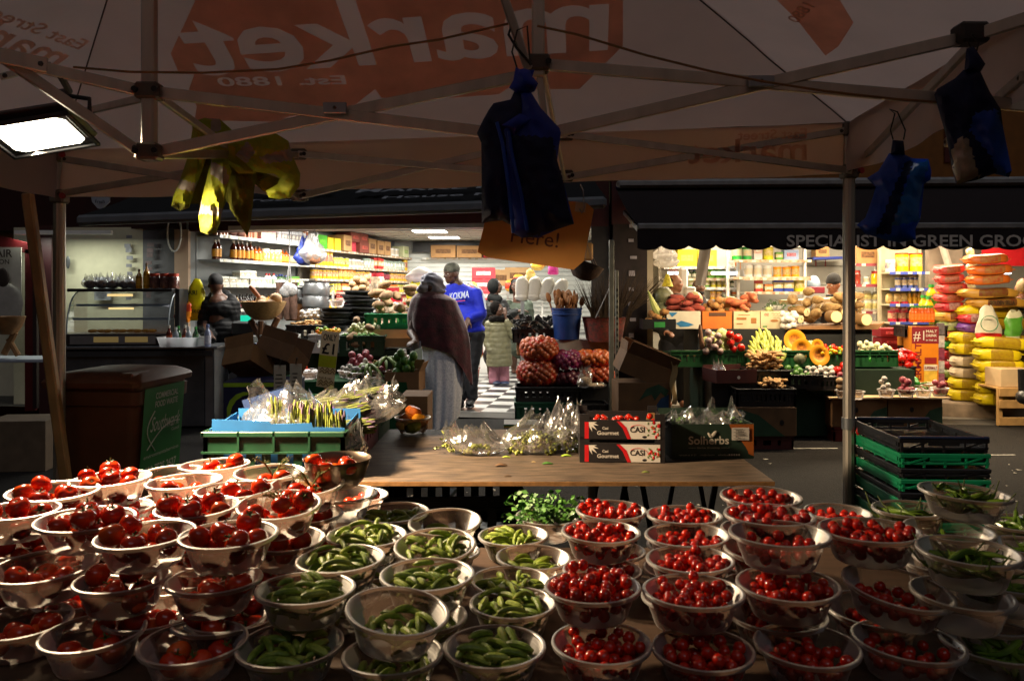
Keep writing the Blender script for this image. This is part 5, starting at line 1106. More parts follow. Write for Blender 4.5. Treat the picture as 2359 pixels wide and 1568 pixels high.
def bmass(name,x0,x1,z0,z1,mt,th=.3,dy=0.0):
 w=mass(name,x0,x1,z0,z1,mt,th,dy);w.parent=bl;w.matrix_parent_inverse=bl.matrix_basis.inverted();del w['kind'];return w
bmass('upper_wall',-14,1.19,2.9,7,BRICK,.4,.05);bmass('upper_wall',1.2,14,2.86,7,BRICK,.4,.05)
bmass('shutter_box',-4.35,1.19,2.28,2.9,DKRED,.3);bmass('shutter_box',1.2,14,2.3,2.858,DKRED,.3)
bmass('fascia',-14,-4.36,2.32,2.9,m('#2a0a0c',.5),.3,-.02)
bmass('pillar',.98,1.2,0,2.28,m('#2a2624',.8,var=.3),.3,.002);bmass('pillar',1.215,1.62,0,2.3,m('#241a1a',.8,var=.4),.3)
bmass('pillar',-4.86,-4.36,0,2.32,m('#57565a',.7,var=.3,scale=4),.3)
for k,(u,v0,v1,c)in enumerate(((1457,520,840,'#8f8a94'),(297,545,700,'#7a7a80'),(345,560,700,'#6c5a5c'))):
 for j in range(9):
  v=v0+(v1-v0)*j/9+U(-4,4);x=PX(u,9.4);d=(fy(x)-.012);p=P(u+U(-3,3),v,d);g=G();g.box(p,(.085*U(.7,1.1),.008,.05*U(.6,1.3)),.001);g.build('sticker',m(c,.6,var=.25,scale=20),bl)
aw=thing('shop_awning','black awning with white lettering and grimy white front bar over the left shop','awning',(-1.8,9.2,2.3))
A0,A1=P(180,508,8.75),P(1398,466,7.9);B0,B1=V((A0.x+.05,fy(A0.x)-.02,2.88)),V((A1.x,fy(A1.x)-.02,2.95))
g=G();g.bar(A0,A1,.10,.115,b=.03);g.build('front_bar',m('#8b8d92',.6,var=.45,scale=5,col2='#5a5c60'),aw)
g=G();g.sheet(lambda s,t:(A0+V((0,0,.05))).lerp(A1+V((0,0,.05)),s).lerp(B0.lerp(B1,s),t)+V((0,0,-.03*math.sin(PI*t))),30,8);g.build('cloth',m('#0c0d10',.8,var=.3),aw)
Xa=(A1-A0).normalized();Ua=((B1-A1)-Xa*(B1-A1).dot(Xa)).normalized();Na=Xa.cross(Ua)
def awp(u,v):return onplane(u,v,A1+V((0,0,.05)),Na)
GREYT=m('#9a9ca2',.7,var=.15)
write(aw,'MARKET',GREYT,awp(820,452),Xa,Ua,width=1.5,height=.20,eps=.04);write(aw,'House Pu',GREYT,awp(880,466),Xa,Ua,width=1.3,height=.12,eps=.04);write(aw,'Tools',GREYT,awp(560,474),Xa,Ua,width=.7,height=.12,eps=.04);write(aw,'SUPER',GREYT,awp(560,455),Xa,Ua,width=1.1,height=.2,eps=.04)
for s in(0.03,.5,.97):
 g=G();g.bar(A0.lerp(A1,s),B0.lerp(B1,s)-V((0,0,.45)),.03,.04);g.build('arm',m('#6d6e70',.5,.4),aw)
o=thing('shield_sign','small grey shield shaped sign high above the shop door','sign',P(233,462,9.9))
g=G();g.prism([(-.12,.09),(.12,.09),(.115,-.02),(.03,-.1),(0,-.105),(-.03,-.1),(-.10,-.02)],.02,P(233,462,9.9),(1,0,0),(0,0,1));g.build('plate',m('#8f929a',.5),o)
write(o,'Fresh',m('#33353a',.5),P(220,468,9.87),(1,0,0),(0,0,1),width=.12,eps=.006)
sheetplane('shop_wall',[(-6.6,10.55,0),(-4.5,10.5,0),(-4.5,10.5,2.34),(-6.6,10.55,2.34)],m('#b8b49a',.75,var=.06));sheetplane('shop_wall',[(-8.5,11.5,0),(-6.5,11.3,0),(-6.5,11.3,2.34),(-8.5,11.5,2.34)],m('#c0bca4',.75,var=.06))
g=G()
for u0,u1 in((216,256),):pass
g.bar(P(110,520,10.3),P(110,1000,10.3),.16,.1,(0,1,0));g.build('door_post',m('#2a0c10',.5),bl)
o=thing('shop_door','open red framed shop door at the far left of the street','door',P(40,950,10.0))
g=G();dd=10.0;
g.bar(P(72,575,dd),P(72,945,dd),.12,.06,(0,1,0));g.bar(P(-60,540,dd),P(78,575,dd),.06,.13);g.build('frame',PAINTR,o)
g=G();g.bar(P(83,600,dd-.04),P(83,940,dd-.04),.05,.05,(0,1,0));g.build('edge',m('#1d1012',.5),o)
o=thing('poster','white barber poster with dark bust portrait inside the red door','poster',P(15,650,9.9));g=G();g.bar(P(-40,660,9.95),P(50,660,9.95),.01,.98);g.build('sheet',m('#a8a49a',.6,var=.08),o)
g=G();c=P(10,650,9.93);g.ell(c+V((0,-.02,.06)),(.085,.01,.12),14,8);g.build('portrait_head',m('#2a201c',.6),o);g=G();g.ell(c+V((0,-.016,-.26)),(.25,.008,.26),14,8);g.build('portrait_shirt',m('#8c8882',.6),o)
write(o,'HAIR',m('#3a2e28',.6),P(-25,592,9.93),(1,0,0),(0,0,1),width=.3,eps=.012);write(o,'SALON',m('#3a2e28',.6),P(-25,608,9.93),(1,0,0),(0,0,1),width=.26,eps=.012)
g=G();g.ell((PX(158,10.45),10.44,PH(604,10.45)),(.03,.012,.085),12,8);g.build('door_handle',m('#55585a',.4,.5),bl)
o=thing('notice','printed white paper notice taped to the pale wall','notice',P(237,660,10.45));g=G();g.box(P(237,665,10.45),(.22,.006,.3),.001);g.build('paper',m('#8d8f94',.7),o)
g=G()
for k in range(9):g.box(P(233,645+5*k,10.44)+V((0,0,0)),(.14*U(.6,1),.004,.006))
g.build('print',m('#3a3a40',.7),o)
R0,R1=1.64,9.0;RB=12.9
sheetplane('shop_floor',[(R0,9.45,.008),(R1,9.1,.008),(R1,RB,.008),(R0,RB,.008)],m('#7c766c',.5,var=.1));sheetplane('shop_ceiling',[(R0,9.5,2.62),(R1,9.3,2.62),(R1,RB,2.62),(R0,RB,2.62)],m('#a09a8a',.8))
wall('shop_wall',(R0,RB),(R1,RB),0,2.62,m('#a7a7a2',.8,var=.06));wall('shop_wall',(1.66,9.6),(1.9,RB),0,2.62,m('#b3a893',.8,var=.06));wall('shop_wall',(R1,9.2),(R1,RB),0,2.62,WALLW)
g=G()
for k in range(5):g.box((4.95,RB-.05,1.0+.3*k),(1.0,.012,.01))
g.build('block_joints',m('#74746f',.8),smooth=False,kind='structure')
ar=thing('shop_awning','dark maroon awning with scalloped lettered valance over the right shop','awning',(4.5,8.5,2.1))
C0,C1=P(1468,522,7.75),P(2800,519,7.45);D0,D1=V((C0.x,9.38,2.72)),V((C1.x,9.1,2.72))
g=G();g.bar(C0,C1,.06,.062,b=.012);g.build('front_bar',m('#807e7c',.5,.2,var=.2),ar)
MAROON=m('#16070a',.85,var=.2)
g=G();g.sheet(lambda s,t:(C0+V((0,0,.025))).lerp(C1+V((0,0,.025)),s).lerp(D0.lerp(D1,s),t)+V((0,0,-.04*math.sin(PI*t))),40,8);g.build('cloth',MAROON,ar)
nsc=22;g=G()
def scal(s,t):
 base=C0.lerp(C1,s)+V((0,-.02,-.028));q=s*(C1-C0).length/.262+.12;dep=.205-.045*abs(math.cos(PI*q))**1.0
 dep=.150+.052*math.sqrt(max(0,abs(math.sin(PI*q))));return base+V((0,.015*math.sin(q*2.1)*t,-dep*t))
g.sheet(scal,320,3);vl_=g.build('valance',MAROON,ar,ang=70)
Xc=(C1-C0).normalized();q=P(1815,567,7.6);q.y=C0.lerp(C1,(q.x-C0.x)/(C1.x-C0.x)).y-.045
kk_=2.62/TX[('SPECIALIST IN GREEN GROCERY',1)][2];gap_=(2.62-kk_*sum(TX[(w_,1)][2]for w_ in('SPECIALIST','IN','GREEN','GROCERY')))/3;t_=0
for w_ in('SPECIALIST','IN','GREEN','GROCERY'):write(vl_,w_,m('#c2b8ac',.7,var=.1),q+Xc*t_,Xc,(0,0,1),width=kk_*TX[(w_,1)][2],height=.108);t_+=kk_*TX[(w_,1)][2]+gap_
g=G();g.bar(D0+V((0,-.1,.02)),D1+V((0,-.1,.02)),.16,.1,b=.03);g.build('cassette',m('#8a8a8a',.5,.3,var=.2),ar)
g=G();g.bar(C0+V((.02,.03,-.02)),D0+V((.1,-.05,-.3)),.03,.05);g.build('arm',m('#6d6e70',.5,.4),ar)
o=thing('fascia_sign','orange shop sign with large dark red letters above the maroon awning','sign',(5.6,9.2,3.1));g=G();g.bar((1.8,9.38,3.35),(9,9.02,3.35),.08,1.1);g.build('board',m('#7a4a14',.5,var=.15),o)
Xf=V((7.2,-.36,0)).normalized()
for w_,u,v in(('B',2175,372),('e',2268,372),('e',2330,372)):
 write(o,w_,m('#4c0f0c',.5),P(u,v,9.18),Xf,(0,0,1),height=.5 if w_=='B' else .4,eps=.015)
o=thing('wall_banner','orange and red banner with large letter on the back wall','banner',P(1700,600,12.8));g=G();g.box(P(1662,590,12.7),(.62,.01,.42));g.build('sheet',m('#c8781c',.5),o);write(o,'H',m('#9a1a10',.5),P(1655,612,12.68),(1,0,0),(0,0,1),width=.24,height=.3,eps=.01)
o=thing('wall_banner','bright red banner under the valance above the rice sacks','banner',P(2320,590,11.0));g=G();g.box(P(2325,592,11.0),(.75,.01,.25));g.build('sheet',m('#b0141c',.5),o)
TUBE=emit('#e8f4ff',9)
for k,(u0,u1,v,d,lb)in enumerate(((1540,1585,629,12.2,'left of the hanging grey bag'),(1640,1700,629,12.2,'right of the hanging grey bag'),(2268,2328,621,10.9,'upper one behind the rice sacks'),(2268,2328,628,10.9,'lower one behind the rice sacks'))):
 o=thing('tube_light','glowing white fluorescent tube '+lb,'tube light',P(u0,v,d));g=G();g.cyl(P(u0,v,d),P(u1,v,d),.016,n=10);g.build('tube',TUBE,o,smooth=False);g=G();g.bar(P(u0-2,v,d+.03),P(u1+2,v,d+.03),.03,.05);g.build('fitting',WHITEP,o)
def tin(w,h,body,band,top='#9a9a98',cap=False):
 g=G();r=w/2;g.k=2;g.lathe([(.001,.001),(r,0),(r,.006)],14);g.k=0;g.lathe([(r*.985,.006),(r*.985,h*.3)],14);g.k=1;g.lathe([(r*.985,h*.3),(r*.985,h*.78)],14);g.k=0;g.lathe([(r*.985,h*.78),(r*.985,h-.006)],14)
 g.k=2;g.lathe([(r*(1.02 if cap else 1),h-(.02 if cap else .006)),(r*(1.02 if cap else 1),h),(r*.92,h-.001),(.001,h-.003)],14)
 return Proto(g.build('tin',[m(body,.3),m(band,.35,var=.35,scale=34,col2='#c8b48a'),m(top,.35,.1 if cap else .7)]),w*1.06)
def bottle(w,h,liq,label,cap,neck=.35,name='bottle'):
 g=G();r=w/2;g.k=0;g.lathe([(.001,0),(r,.003),(r,h*.14)],14);g.k=1;g.lathe([(r*1.012,h*.14),(r*1.012,h*.52)],14);g.k=0;g.lathe([(r,h*.52),(r,h*.6),(r*.8,h*.7),(r*neck,h*.8),(r*neck,h*.88)],14)
 g.k=2;g.lathe([(r*neck*1.15,h*.87),(r*neck*1.15,h),(.001,h)],14)
 return Proto(g.build(name,[m(liq,.12,var=.25,coat=.4),m(label,.5,var=.3,scale=40),m(cap,.4)]),w*1.06)
def jar(w,h,fillc,lid,var=.4):
 g=G();r=w/2;g.k=0;g.lathe([(.001,0),(r,.004),(r,h*.7),(r*.82,h*.82)],16);g.k=1;g.lathe([(r*.88,h*.81),(r*.88,h),(.001,h)],16)
 return Proto(g.build('jar',[m(fillc,.15,var=var,scale=28,coat=.5),m(lid,.4)]),w*1.06)
def carton(w,d,h,c1,c2,name='packet',band=(.3,.75)):
 g=G();g.k=0;g.box((0,0,h/2),(w,d,h),.003);g.k=1;g.box((0,0,h*(band[0]+band[1])/2),(w+.0016,d+.0016,h*(band[1]-band[0])))
 g.k=2;g.add([(-w*.3,-d/2-.0014,h*.4),(w*.3,-d/2-.0014,h*.4),(w*.25,-d/2-.0014,h*.62),(-w*.2,-d/2-.0014,h*.62)],[(0,1,2,3)])
 return Proto(g.build(name,[m(c1,.5,var=.12),m(c2,.5,var=.3,scale=30,col2='#c8bca4'),m('#d8d4c4',.5,var=.4,scale=40)]),w*1.04)
def boxc(w,d,h,c1,c2='#6a4a2c',name='cardboard_box'):
 g=G();g.k=0;g.box((0,0,h/2),(w,d,h),.004);g.k=1;g.box((0,-.001,h*.5),(w*.62,d,h*.34));g.box((0,0,h-.0005),(.05,d*1.002,.002))
 return Proto(g.build(name,[m(c1,.8,var=.15,scale=6),m(c2,.8,var=.5,scale=30)]),w*1.03)
def pouch(w,d,h,c1,c2,name='packet',sq=.55):
 g=G();g.ell((0,0,h/2),(w/2,d/2,h/2),14,10,sq=sq)
 g.v=[(x*(1+.06*math.sin(z*90)),y*(.55+.45*math.sin(PI*min(1,max(0,z/h)))),z)for x,y,z in g.v]
 for i,f in enumerate(g.f):zc=sum(g.v[q][2]for q in f)/len(f);g.mi[i]=1 if .3*h<zc<.7*h else 0
 return Proto(g.build(name,[m(c1,.35,var=.2,bump=.2,bscale=30),m(c2,.35,var=.35,scale=20)]),w*1.0)
def cannister(w,h,c,lid):return tin(w,h,c,c,lid,True)
def row(A,B,seq,lab,cat,group,s=1.0):
 """Stand goods along the shelf edge A-B (A and B lie on the shelf top), facing the aisle."""
 A,B=V(A),V(B);e=(B-A).normalized();L=(B-A).length;n=V((e.y,-e.x,0));a=math.atan2(n.x,-n.y);t=0.0;k=0;out=[]
 while k<len(seq)*400:
  pr,cnt=seq[k%len(seq)][:2];gap=seq[k%len(seq)][2]if len(seq[k%len(seq)])>2 else 0;k+=1
  lb=seq[(k-1)%len(seq)][3]if len(seq[(k-1)%len(seq)])>3 else None
  for c in range(cnt):
   if t+pr.w*s>L:return out
   p=A+e*(t+pr.w*s/2)-n*U(-.015,.015);t+=pr.w*s+U(0,.006)
   what=lb or pr.lab
   pr.put(p,a+U(-.06,.06),what+' '+lab,pr.cat,what+' '+lab,scale=(s,s,s*U(.96,1.06)));out.append(p)
  t+=gap
 return out
def nm(p,lab,cat):p.lab=lab;p.cat=cat;return p
BROWNB=nm(bottle(.085,.26,'#4a1c0a','#c88a14','#c9c4b6'),'brown bottle with yellow label','bottle');SPICE=nm(pouch(.1,.09,.17,'#c07838','#c9985a'),'tan spice pack','packet');SYRUP=nm(bottle(.09,.2,'#c25a14','#d0a030','#5a2c10'),'orange squeezy bottle','bottle')
JARY=nm(jar(.09,.18,'#c9a45a','#cfc8b4'),'pale yellow jar','jar');SAUS=nm(bottle(.055,.24,'#c98a6a','#c48466','#c08a70',.9,'sausage_pack'),'pinkish tall sausage pack','packet');BRBAG=nm(pouch(.15,.12,.17,'#6a4038','#80584a'),'brown filled bag','bag')
PINKB=nm(carton(.12,.1,.15,'#c98a96','#b05a72'),'pink packet','packet');BLUBX=nm(carton(.09,.1,.17,'#c8cad2','#3a4482'),'white and blue box','box');WHBX=nm(carton(.12,.1,.09,'#c4c8c0','#42503e'),'small white printed box','box');EGGB=nm(pouch(.17,.14,.12,'#c9b890','#d6c8a2'),'bag of pale eggs','bag')
MEDW=nm(bottle(.07,.14,'#c9c9c4','#98a894','#b01a1a'),'white bottle with red cap','bottle');MEDG=nm(bottle(.07,.13,'#3c5a34','#cfd2c4','#2a3a8a'),'green bottle with blue cap','bottle');DRKB=nm(bottle(.055,.2,'#221410','#7a2030','#1a1a1a'),'dark sauce bottle','bottle');OILB=nm(bottle(.05,.19,'#c08a0c','#c99a20','#3a2a10'),'slim golden oil bottle','bottle')
YT=nm(tin(.085,.13,'#d0a008','#b84a10'),'yellow and red tin','tin');YT2=nm(tin(.1,.2,'#d8b010','#a81a10','#c8a010',True),'tall yellow canister','canister');GT=nm(tin(.085,.13,'#c0b81a','#7a8a1a'),'yellow green tin','tin');ORT=nm(cannister(.1,.15,'#e08a08','#d07a08'),'orange tub','tub');WT_=nm(tin(.09,.12,'#c2c6c4','#8a9aa0'),'silver white tin','tin')
GLJ=nm(jar(.1,.15,'#a8b0a0','#8a9a8c',.5),'clear glass jar','jar');REDBX=nm(carton(.11,.1,.17,'#a81c14','#c89a1a'),'red and yellow box','box');GRB=nm(carton(.1,.1,.12,'#4a8a1a','#b8b42a'),'green yellow packet','packet');ORP=nm(carton(.12,.1,.12,'#c8641a','#c8a030'),'orange packet','packet')
BIGBX=nm(boxc(.3,.28,.24,'#a07a4c'),'plain brown carton','box');REDC=nm(boxc(.36,.3,.17,'#7a3a2c','#a8483a'),'red printed brown carton','box');GREENC=nm(boxc(.3,.25,.2,'#3fa00f','#5cb81a'),'bright green carton','box');YELC=nm(boxc(.2,.22,.19,'#c8b414','#b09a10'),'yellow carton','box');PINKC=nm(boxc(.24,.2,.18,'#b02a3a','#c03a48'),'crimson carton','box')
WHTUB=nm(cannister(.16,.15,'#c9c9c4','#d0d0cc'),'white tub','tub');PALEBX=nm(boxc(.3,.24,.2,'#c0c49a','#9ab06a'),'pale green white carton','box')
SA,SB=V((-3.86,10.5,0)),V((-2.15,17.0,0));se=(SB-SA).normalized();sn=V((se.y,-se.x,0))
GREYM=m('#8d9294',.45,.3,var=.1);EDGEO=m('#a8744c',.5,var=.3,scale=26,col2='#c4b49c')
def shelfunit(name,label,A,B,levels,depth,mt,edge,back=True,h0=0.0,h1=2.3,panel=True):
 o=thing(name,label,'shelving',A);e=(B-A).normalized();n=V((e.y,-e.x,0))
 for z in levels:
  g=G();g.bar(A-n*depth/2+V((0,0,z-.012)),B-n*depth/2+V((0,0,z-.012)),depth,.022);g.k=1;g.bar(A+n*.006+V((0,0,z-.016)),B+n*.006+V((0,0,z-.016)),.01,.042);shf=g.build('shelf',[mt,edge],o,smooth=False)
  g=G();L_=(B-A).length;k_=.08
  while k_<L_-.05:g.bar(A+e*k_+n*.0135+V((0,0,z-.016)),A+e*(k_+.055)+n*.0135+V((0,0,z-.016)),.003,.034);k_+=U(.1,.26)
  g.build('price_tickets',m('#c9c4b0',.6,var=.4,scale=18),shf,smooth=False)
 if back:g=G();g.bar(A-n*(depth+.01)+V((0,0,(h0+h1)/2)),B-n*(depth+.01)+V((0,0,(h0+h1)/2)),.012,h1-h0);g.build('back_panel',mt,o,smooth=False)
 if panel:
  for q in(A-e*.01,B+e*.01):
   g=G();g.bar(q-n*(depth-.02)+V((0,0,h0)),q-n*(depth-.02)+V((0,0,h1)),.04,.05,(0,1,0));g.build('upright',mt,o,smooth=False)
 return o
LV1=(2.24,1.92,1.585,1.25,.9,.5);LV2=(2.2,1.92,1.7,1.47,1.2,.9)
SM=SA+se*2.55
shelfunit('steel_shelving','grey steel shelving of sauces by the shop entrance',SA,SM-se*.01,LV1,.37,GREYM,m('#b8bcbc',.4,.3),h1=2.5);shelfunit('wooden_shelving','orange edged shelving of tins receding along the left wall',SM+se*.01,SB,LV2,.3,m('#a39a8c',.6),EDGEO,h1=2.3)
def sp(t,z):return SA+se*t-sn*.1+V((0,0,z))
row(sp(.05,2.24),sp(2.5,2.24),[(SAUS,4,.02),(BRBAG,2,.02),(SAUS,5,.02),(PINKB,3,.02),(BLUBX,8)],'on the top grey shelf','','',1.1)
row(sp(.0,1.92),sp(.2,1.92),[(BROWNB,2)],'at the shelf end','','');row(sp(.42,1.92),sp(2.5,1.92),[(BROWNB,5,.01),(SYRUP,2,.01),(JARY,5,.01),(SYRUP,2,.02),(EGGB,2),(SYRUP,4)],'on the second grey shelf','','',1.08)
row(sp(.0,1.585),sp(2.5,1.585),[(WHBX,5,.0),(WHBX,3,.01),(MEDW,3,.0),(MEDG,4),(GRB,2)],'on the third grey shelf','','',1.2);row(sp(.5,1.675),sp(1.0,1.675),[(WHBX,3,.05)],'stacked on the third grey shelf','','',1.2)
row(sp(.3,1.25),sp(2.5,1.25),[(OILB,5,.01),(DRKB,7,.01),(OILB,4)],'on the fourth grey shelf','','')
S2_=lambda t,z:SM+se*t-sn*.1+V((0,0,z))
row(S2_(.05,2.2),S2_(4.2,2.2),[(GREENC,1,.02),(YELC,2,.02),(BIGBX,1),(PINKC,1,.02),(REDC,1,.01),(BIGBX,3,.02),(WHTUB,3,.04),(PALEBX,1,.02)],'on the top tin shelf','','',1.1);row(S2_(1.2,2.375),S2_(2.2,2.375),[(REDC,2)],'stacked high near the ceiling','','')
row(S2_(.1,1.92),S2_(4.2,1.92),[(YT2,5,.0),(GT,5,.01),(WT_,5,.02),(GLJ,3,.0),(REDBX,3,.02),(GLJ,8)],'on the second tin shelf','','',1.25);row(S2_(.05,1.7),S2_(4.2,1.7),[(YT,8,.0),(ORT,5,.01),(YT,5),(MEDW,4),(DRKB,8)],'on the third tin shelf','','',1.25)
row(S2_(.05,1.47),S2_(4.2,1.47),[(ORP,3,.0),(GT,4),(ORP,5),(YT,4),(GRB,5)],'on the fourth tin shelf','','',1.3);row(S2_(.05,1.2),S2_(4.2,1.2),[(ORP,2),(YT,5),(REDBX,3)],'on the lowest tin shelf','','',1.3)
shelfunit('back_shelving','high white shelf on the slatted back wall',V((-1.9,16.9,0)),V((2.4,16.9,0)),(2.2,),.35,WHITEP,WHITEP,back=False,panel=False)
g=G();g.box((-1.35,16.9,2.42),(1.5,.2,.2));g.build('dark_recess',BLACKP,smooth=False,kind='structure')
FB=nm(boxc(.52,.3,.25,'#9a7448'),'wide brown carton','box');RB_=nm(boxc(.2,.2,.25,'#a01f2a','#c88a6a'),'red and white printed box','box')
row((-1.7,16.8,2.2),(2.2,16.8,2.2),[(FB,2,.02),(RB_,5,.05)],'on the white back shelf','','')
REDT=nm(boxc(.42,.35,.2,'#b8343e','#c9b8b4','drink_tray'),'red shrink wrapped drink tray','tray');c0=P(1115,0,14.6)
for k in range(5):REDT.put((c0.x,14.6,.9+.205*k),0,('lowest','second','third','fourth','topmost')[k]+' red drink tray in the stack behind the shoppers','tray','red drink trays stacked at the back')
g=G();g.box((c0.x,14.6,.45),(.5,.4,.9),.01);g.build('display_plinth',WHITEP,loc=(c0.x,14.6,0),label='white plinth carrying the stack of red drink trays',cat='plinth')
GONB=nm(pouch(.3,.2,.36,'#c8a040','#b83a20','snack_bag'),'colourful snack bag','bag')
for k,(u,v,d)in enumerate(((1085,665,14.2),(1078,700,14.2),(1088,735,14),(1084,690,14.4),(1210,660,15.5),(1195,640,15.6),(1175,650,15.6),(1078,800,13.6),(1088,812,13.5),(1100,800,13.7))):
 GONB.put(P(u,v,d)-V((0,0,.18)),U(-.4,.4),'crinkled colourful snack bag '+('hung' if v<720 else 'piled in the trolley')+' behind the blue shirted man','bag','snack bags behind the shoppers',scale=U(.6,.9))
BXP=nm(boxc(.5,.35,.32,'#a8875c'),'brown carton','box')
for k,(u,v,t)in enumerate(((1150,640,'left one of two on the rear rack'),(1193,635,'open topped one on the rear rack'))):BXP.put(P(u,v,15.8)-V((0,0,.16)),0,'plain brown carton, '+t,'box')
g=G()
for z in(.55,1.0,1.45):g.box((PX(1170,15.9),15.95,z),(1.5,.4,.03))
for x in(-.7,0,.7):g.box((PX(1170,15.9)+x,16.15,.8),(.03,.03,1.6))
g.build('gondola_rack',WHITEP,loc=(PX(1170,15.9),15.95,0),smooth=False,label='white rack behind the hooded shoppers',cat='rack')
def flatfloor(rho,r,fz):return fz+r
def heap(protos,balls,n,c,rx_,ry_,label,cat,group=None,flat=.3,sc_=(.88,1.12),tries=10,cone=0.0,turn=None):
 R=(rx_+ry_)/2
 for loc,eu,k in drop(n,balls,0.0,R,tries,flat,flatfloor if not cone else(lambda rho,r,fz:fz+r+max(0,cone*(1-rho/R)))):
  protos[k%len(protos)].put(V(c)+V((loc.x*rx_/R,loc.y*ry_/R,loc.z)),label=label,cat=cat,group=group or label,rot=eu,scale=U(*sc_))
def lump(name,c,L,r,bend=.0,n=9,wob=.12,seed=0,col2=None,rough=.8,tip=.35,cut=False,mt=None):
 g=G();pts=[];rs=[]
 for i in range(n+1):
  f=2*i/n-1;pts.append((f*L,bend*(1-f*f),.3*bend*math.sin(3*f)))
  rs.append(r*max(tip if abs(f)>.95 else 0,math.sqrt(max(0.02,1-abs(f)**3.2)))*(1+wob*math.sin(4*f+seed)))
 g.tube(pts,rs,10)
 if cut:g.k=1;g.cyl((L*1.0,0,0),(L*1.01,0,0),r*.9,n=14)
 return g.build(name,[mt or m(c,rough,var=.3,scale=22,bump=.3,bscale=60,col2=col2),m('#d8cda0',.6)])
def rnd(name,c,r,sq=1.0,flat=.85,ribs=0,amp=.06,col2=None,rough=.5,scale=20):
 g=G();K=9;pr=[(.0005,-r*flat)]+[(r*math.sin(PI*k/K)**.9,-r*flat*math.cos(PI*k/K))for k in range(1,K)]+[(.0005,r*flat*(.86 if ribs else 1))]
 g.lathe(pr,20 if ribs else 12,wob=(lambda t,z:amp*abs(math.cos(ribs*t/2))-amp)if ribs else None)
 return g.build(name,m(c,rough,var=.25,scale=scale,col2=col2))
bl1=lambda r:[[(V((0,0,0)),r)]]
YAM=[Proto(lump('yam','#7a5c3c',.13,.062,.012,seed=k,cut=(k==1),col2='#9a7a52'))for k in range(3)];YB=[caps(.13,.058)]*3
LYAM=[Proto(lump('yam','#8a6a3e',.15,.06,.02,seed=k,cut=(k!=2),col2='#a88a58'))for k in range(3)]
SWP=[Proto(lump('sweet_potato','#7a2a24',.09,.036,.01,seed=k,tip=.2,col2='#98402e'))for k in range(2)];SB_=[caps(.085,.033)]*2
SWO=[Proto(lump('sweet_potato','#b0583a',.11,.038,.03,seed=k,tip=.25,col2='#c4744a'))for k in range(2)]
EDD=[Proto(lump('eddoe','#8a5c2c',.05,.036,.0,seed=k,col2='#a87a42'))for k in range(2)];EB=[caps(.035,.034)]*2
GING=[]
for k in range(2):
 g=G()
 for j in range(5):a=U(0,6.28);g.ell((.02*j-.04,.012*math.sin(j*2+k),.006*math.cos(j)),(.02,.014,.014),8,6);g.ell((.02*j-.04+.012*math.cos(a),.018*math.sin(a),.004),(.013,.01,.01),7,5)
 GING.append(Proto(fuse(g,'ginger_root',m('#a87c48',.8,var=.25,scale=40,col2='#c09a64'),None,.006,2)))
GB=[caps(.045,.017)]*2
ONI=[Proto(rnd('onion','#8a3040',.035,flat=.95,col2='#a04a54',rough=.35))];RONI=[Proto(rnd('onion','#b06a2a',.036,flat=.95,col2='#c88442',rough=.35))]
GEGG=[Proto(rnd('garden_egg','#c9cc96',.027,flat=1.15,col2='#d8d8b8',rough=.3))];NUT=[Proto(rnd('nut','#6a3e28',.016,flat=1.1,col2='#8a5c3a'))]
PEPP=[Proto(rnd('scotch_bonnet',c,.024,flat=.9,ribs=4,amp=.2,col2=c2,rough=.25))for c,c2 in(('#c81c08','#d83a10'),('#d89a08','#e0b020'),('#c85a08','#d87a10'),('#6a9a1a','#8ab030'))]
AVO=[Proto(rnd('avocado','#2f5a1c',.042,flat=1.2,col2='#4a7a2c',rough=.4))];GREENPEP=[Proto(rnd('bell_pepper','#1f6a1a',.042,flat=.95,ribs=4,amp=.16,col2='#2f8a24',rough=.2))];REDPEP=[Proto(rnd('bell_pepper','#b81008',.045,flat=.95,ribs=4,amp=.16,col2='#d0281a',rough=.2))]
POT=[Proto(rnd('potato','#a8825a',.04,flat=.85,col2='#bc9a70',rough=.6))];GARL=[Proto(rnd('garlic_bulb','#c8c0b4',.026,flat=.85,ribs=8,amp=.1,col2='#d4ccc4',rough=.5))];SNAIL=[Proto(rnd('cola_nut','#7a5638',.02,flat=.8,col2='#a07a54'))]
MUSH=[Proto(rnd('turnip','#8f7470',.038,flat=.9,col2='#b09a92',rough=.5))];LONGP=[Proto(lump('long_pepper','#b0100c',.085,.022,.02,seed=k,tip=.1,rough=.2,col2='#c82014',mt=m('#b0100c',.2,var=.25,coat=.3)))for k in range(2)]
OKRA=[Proto(lump('okra','#3f7a1c',.04,.008,.004,tip=.1,col2='#5a9a2c',rough=.6))]
def tray(loc,w,d,h,a,label,mt=BLACKP,name='produce_crate',M=None,ribs=8):return crate(name,w,d,h,mt,loc,a,label,None,ribs=ribs)
def cbox(loc,w,d,h,a,label,mt=CARD,flaps=(),open_top=True,name='cardboard_box',tilt=0):
 o=thing(name,label,'box',loc,a);o.rotation_euler=(rad(tilt),0,a);g=G();carton_geo(g,w,d,h,.006,open_top,flaps,o.matrix_basis);g.build('box_body',mt,o);return o
def front(o,w,d):
 M=o.matrix_basis;X=M.to_3x3()@V((1,0,0));Z=M.to_3x3()@V((0,0,1));return(lambda x,y:M@V((x-w/2,-d/2-.0008,y))),X,Z
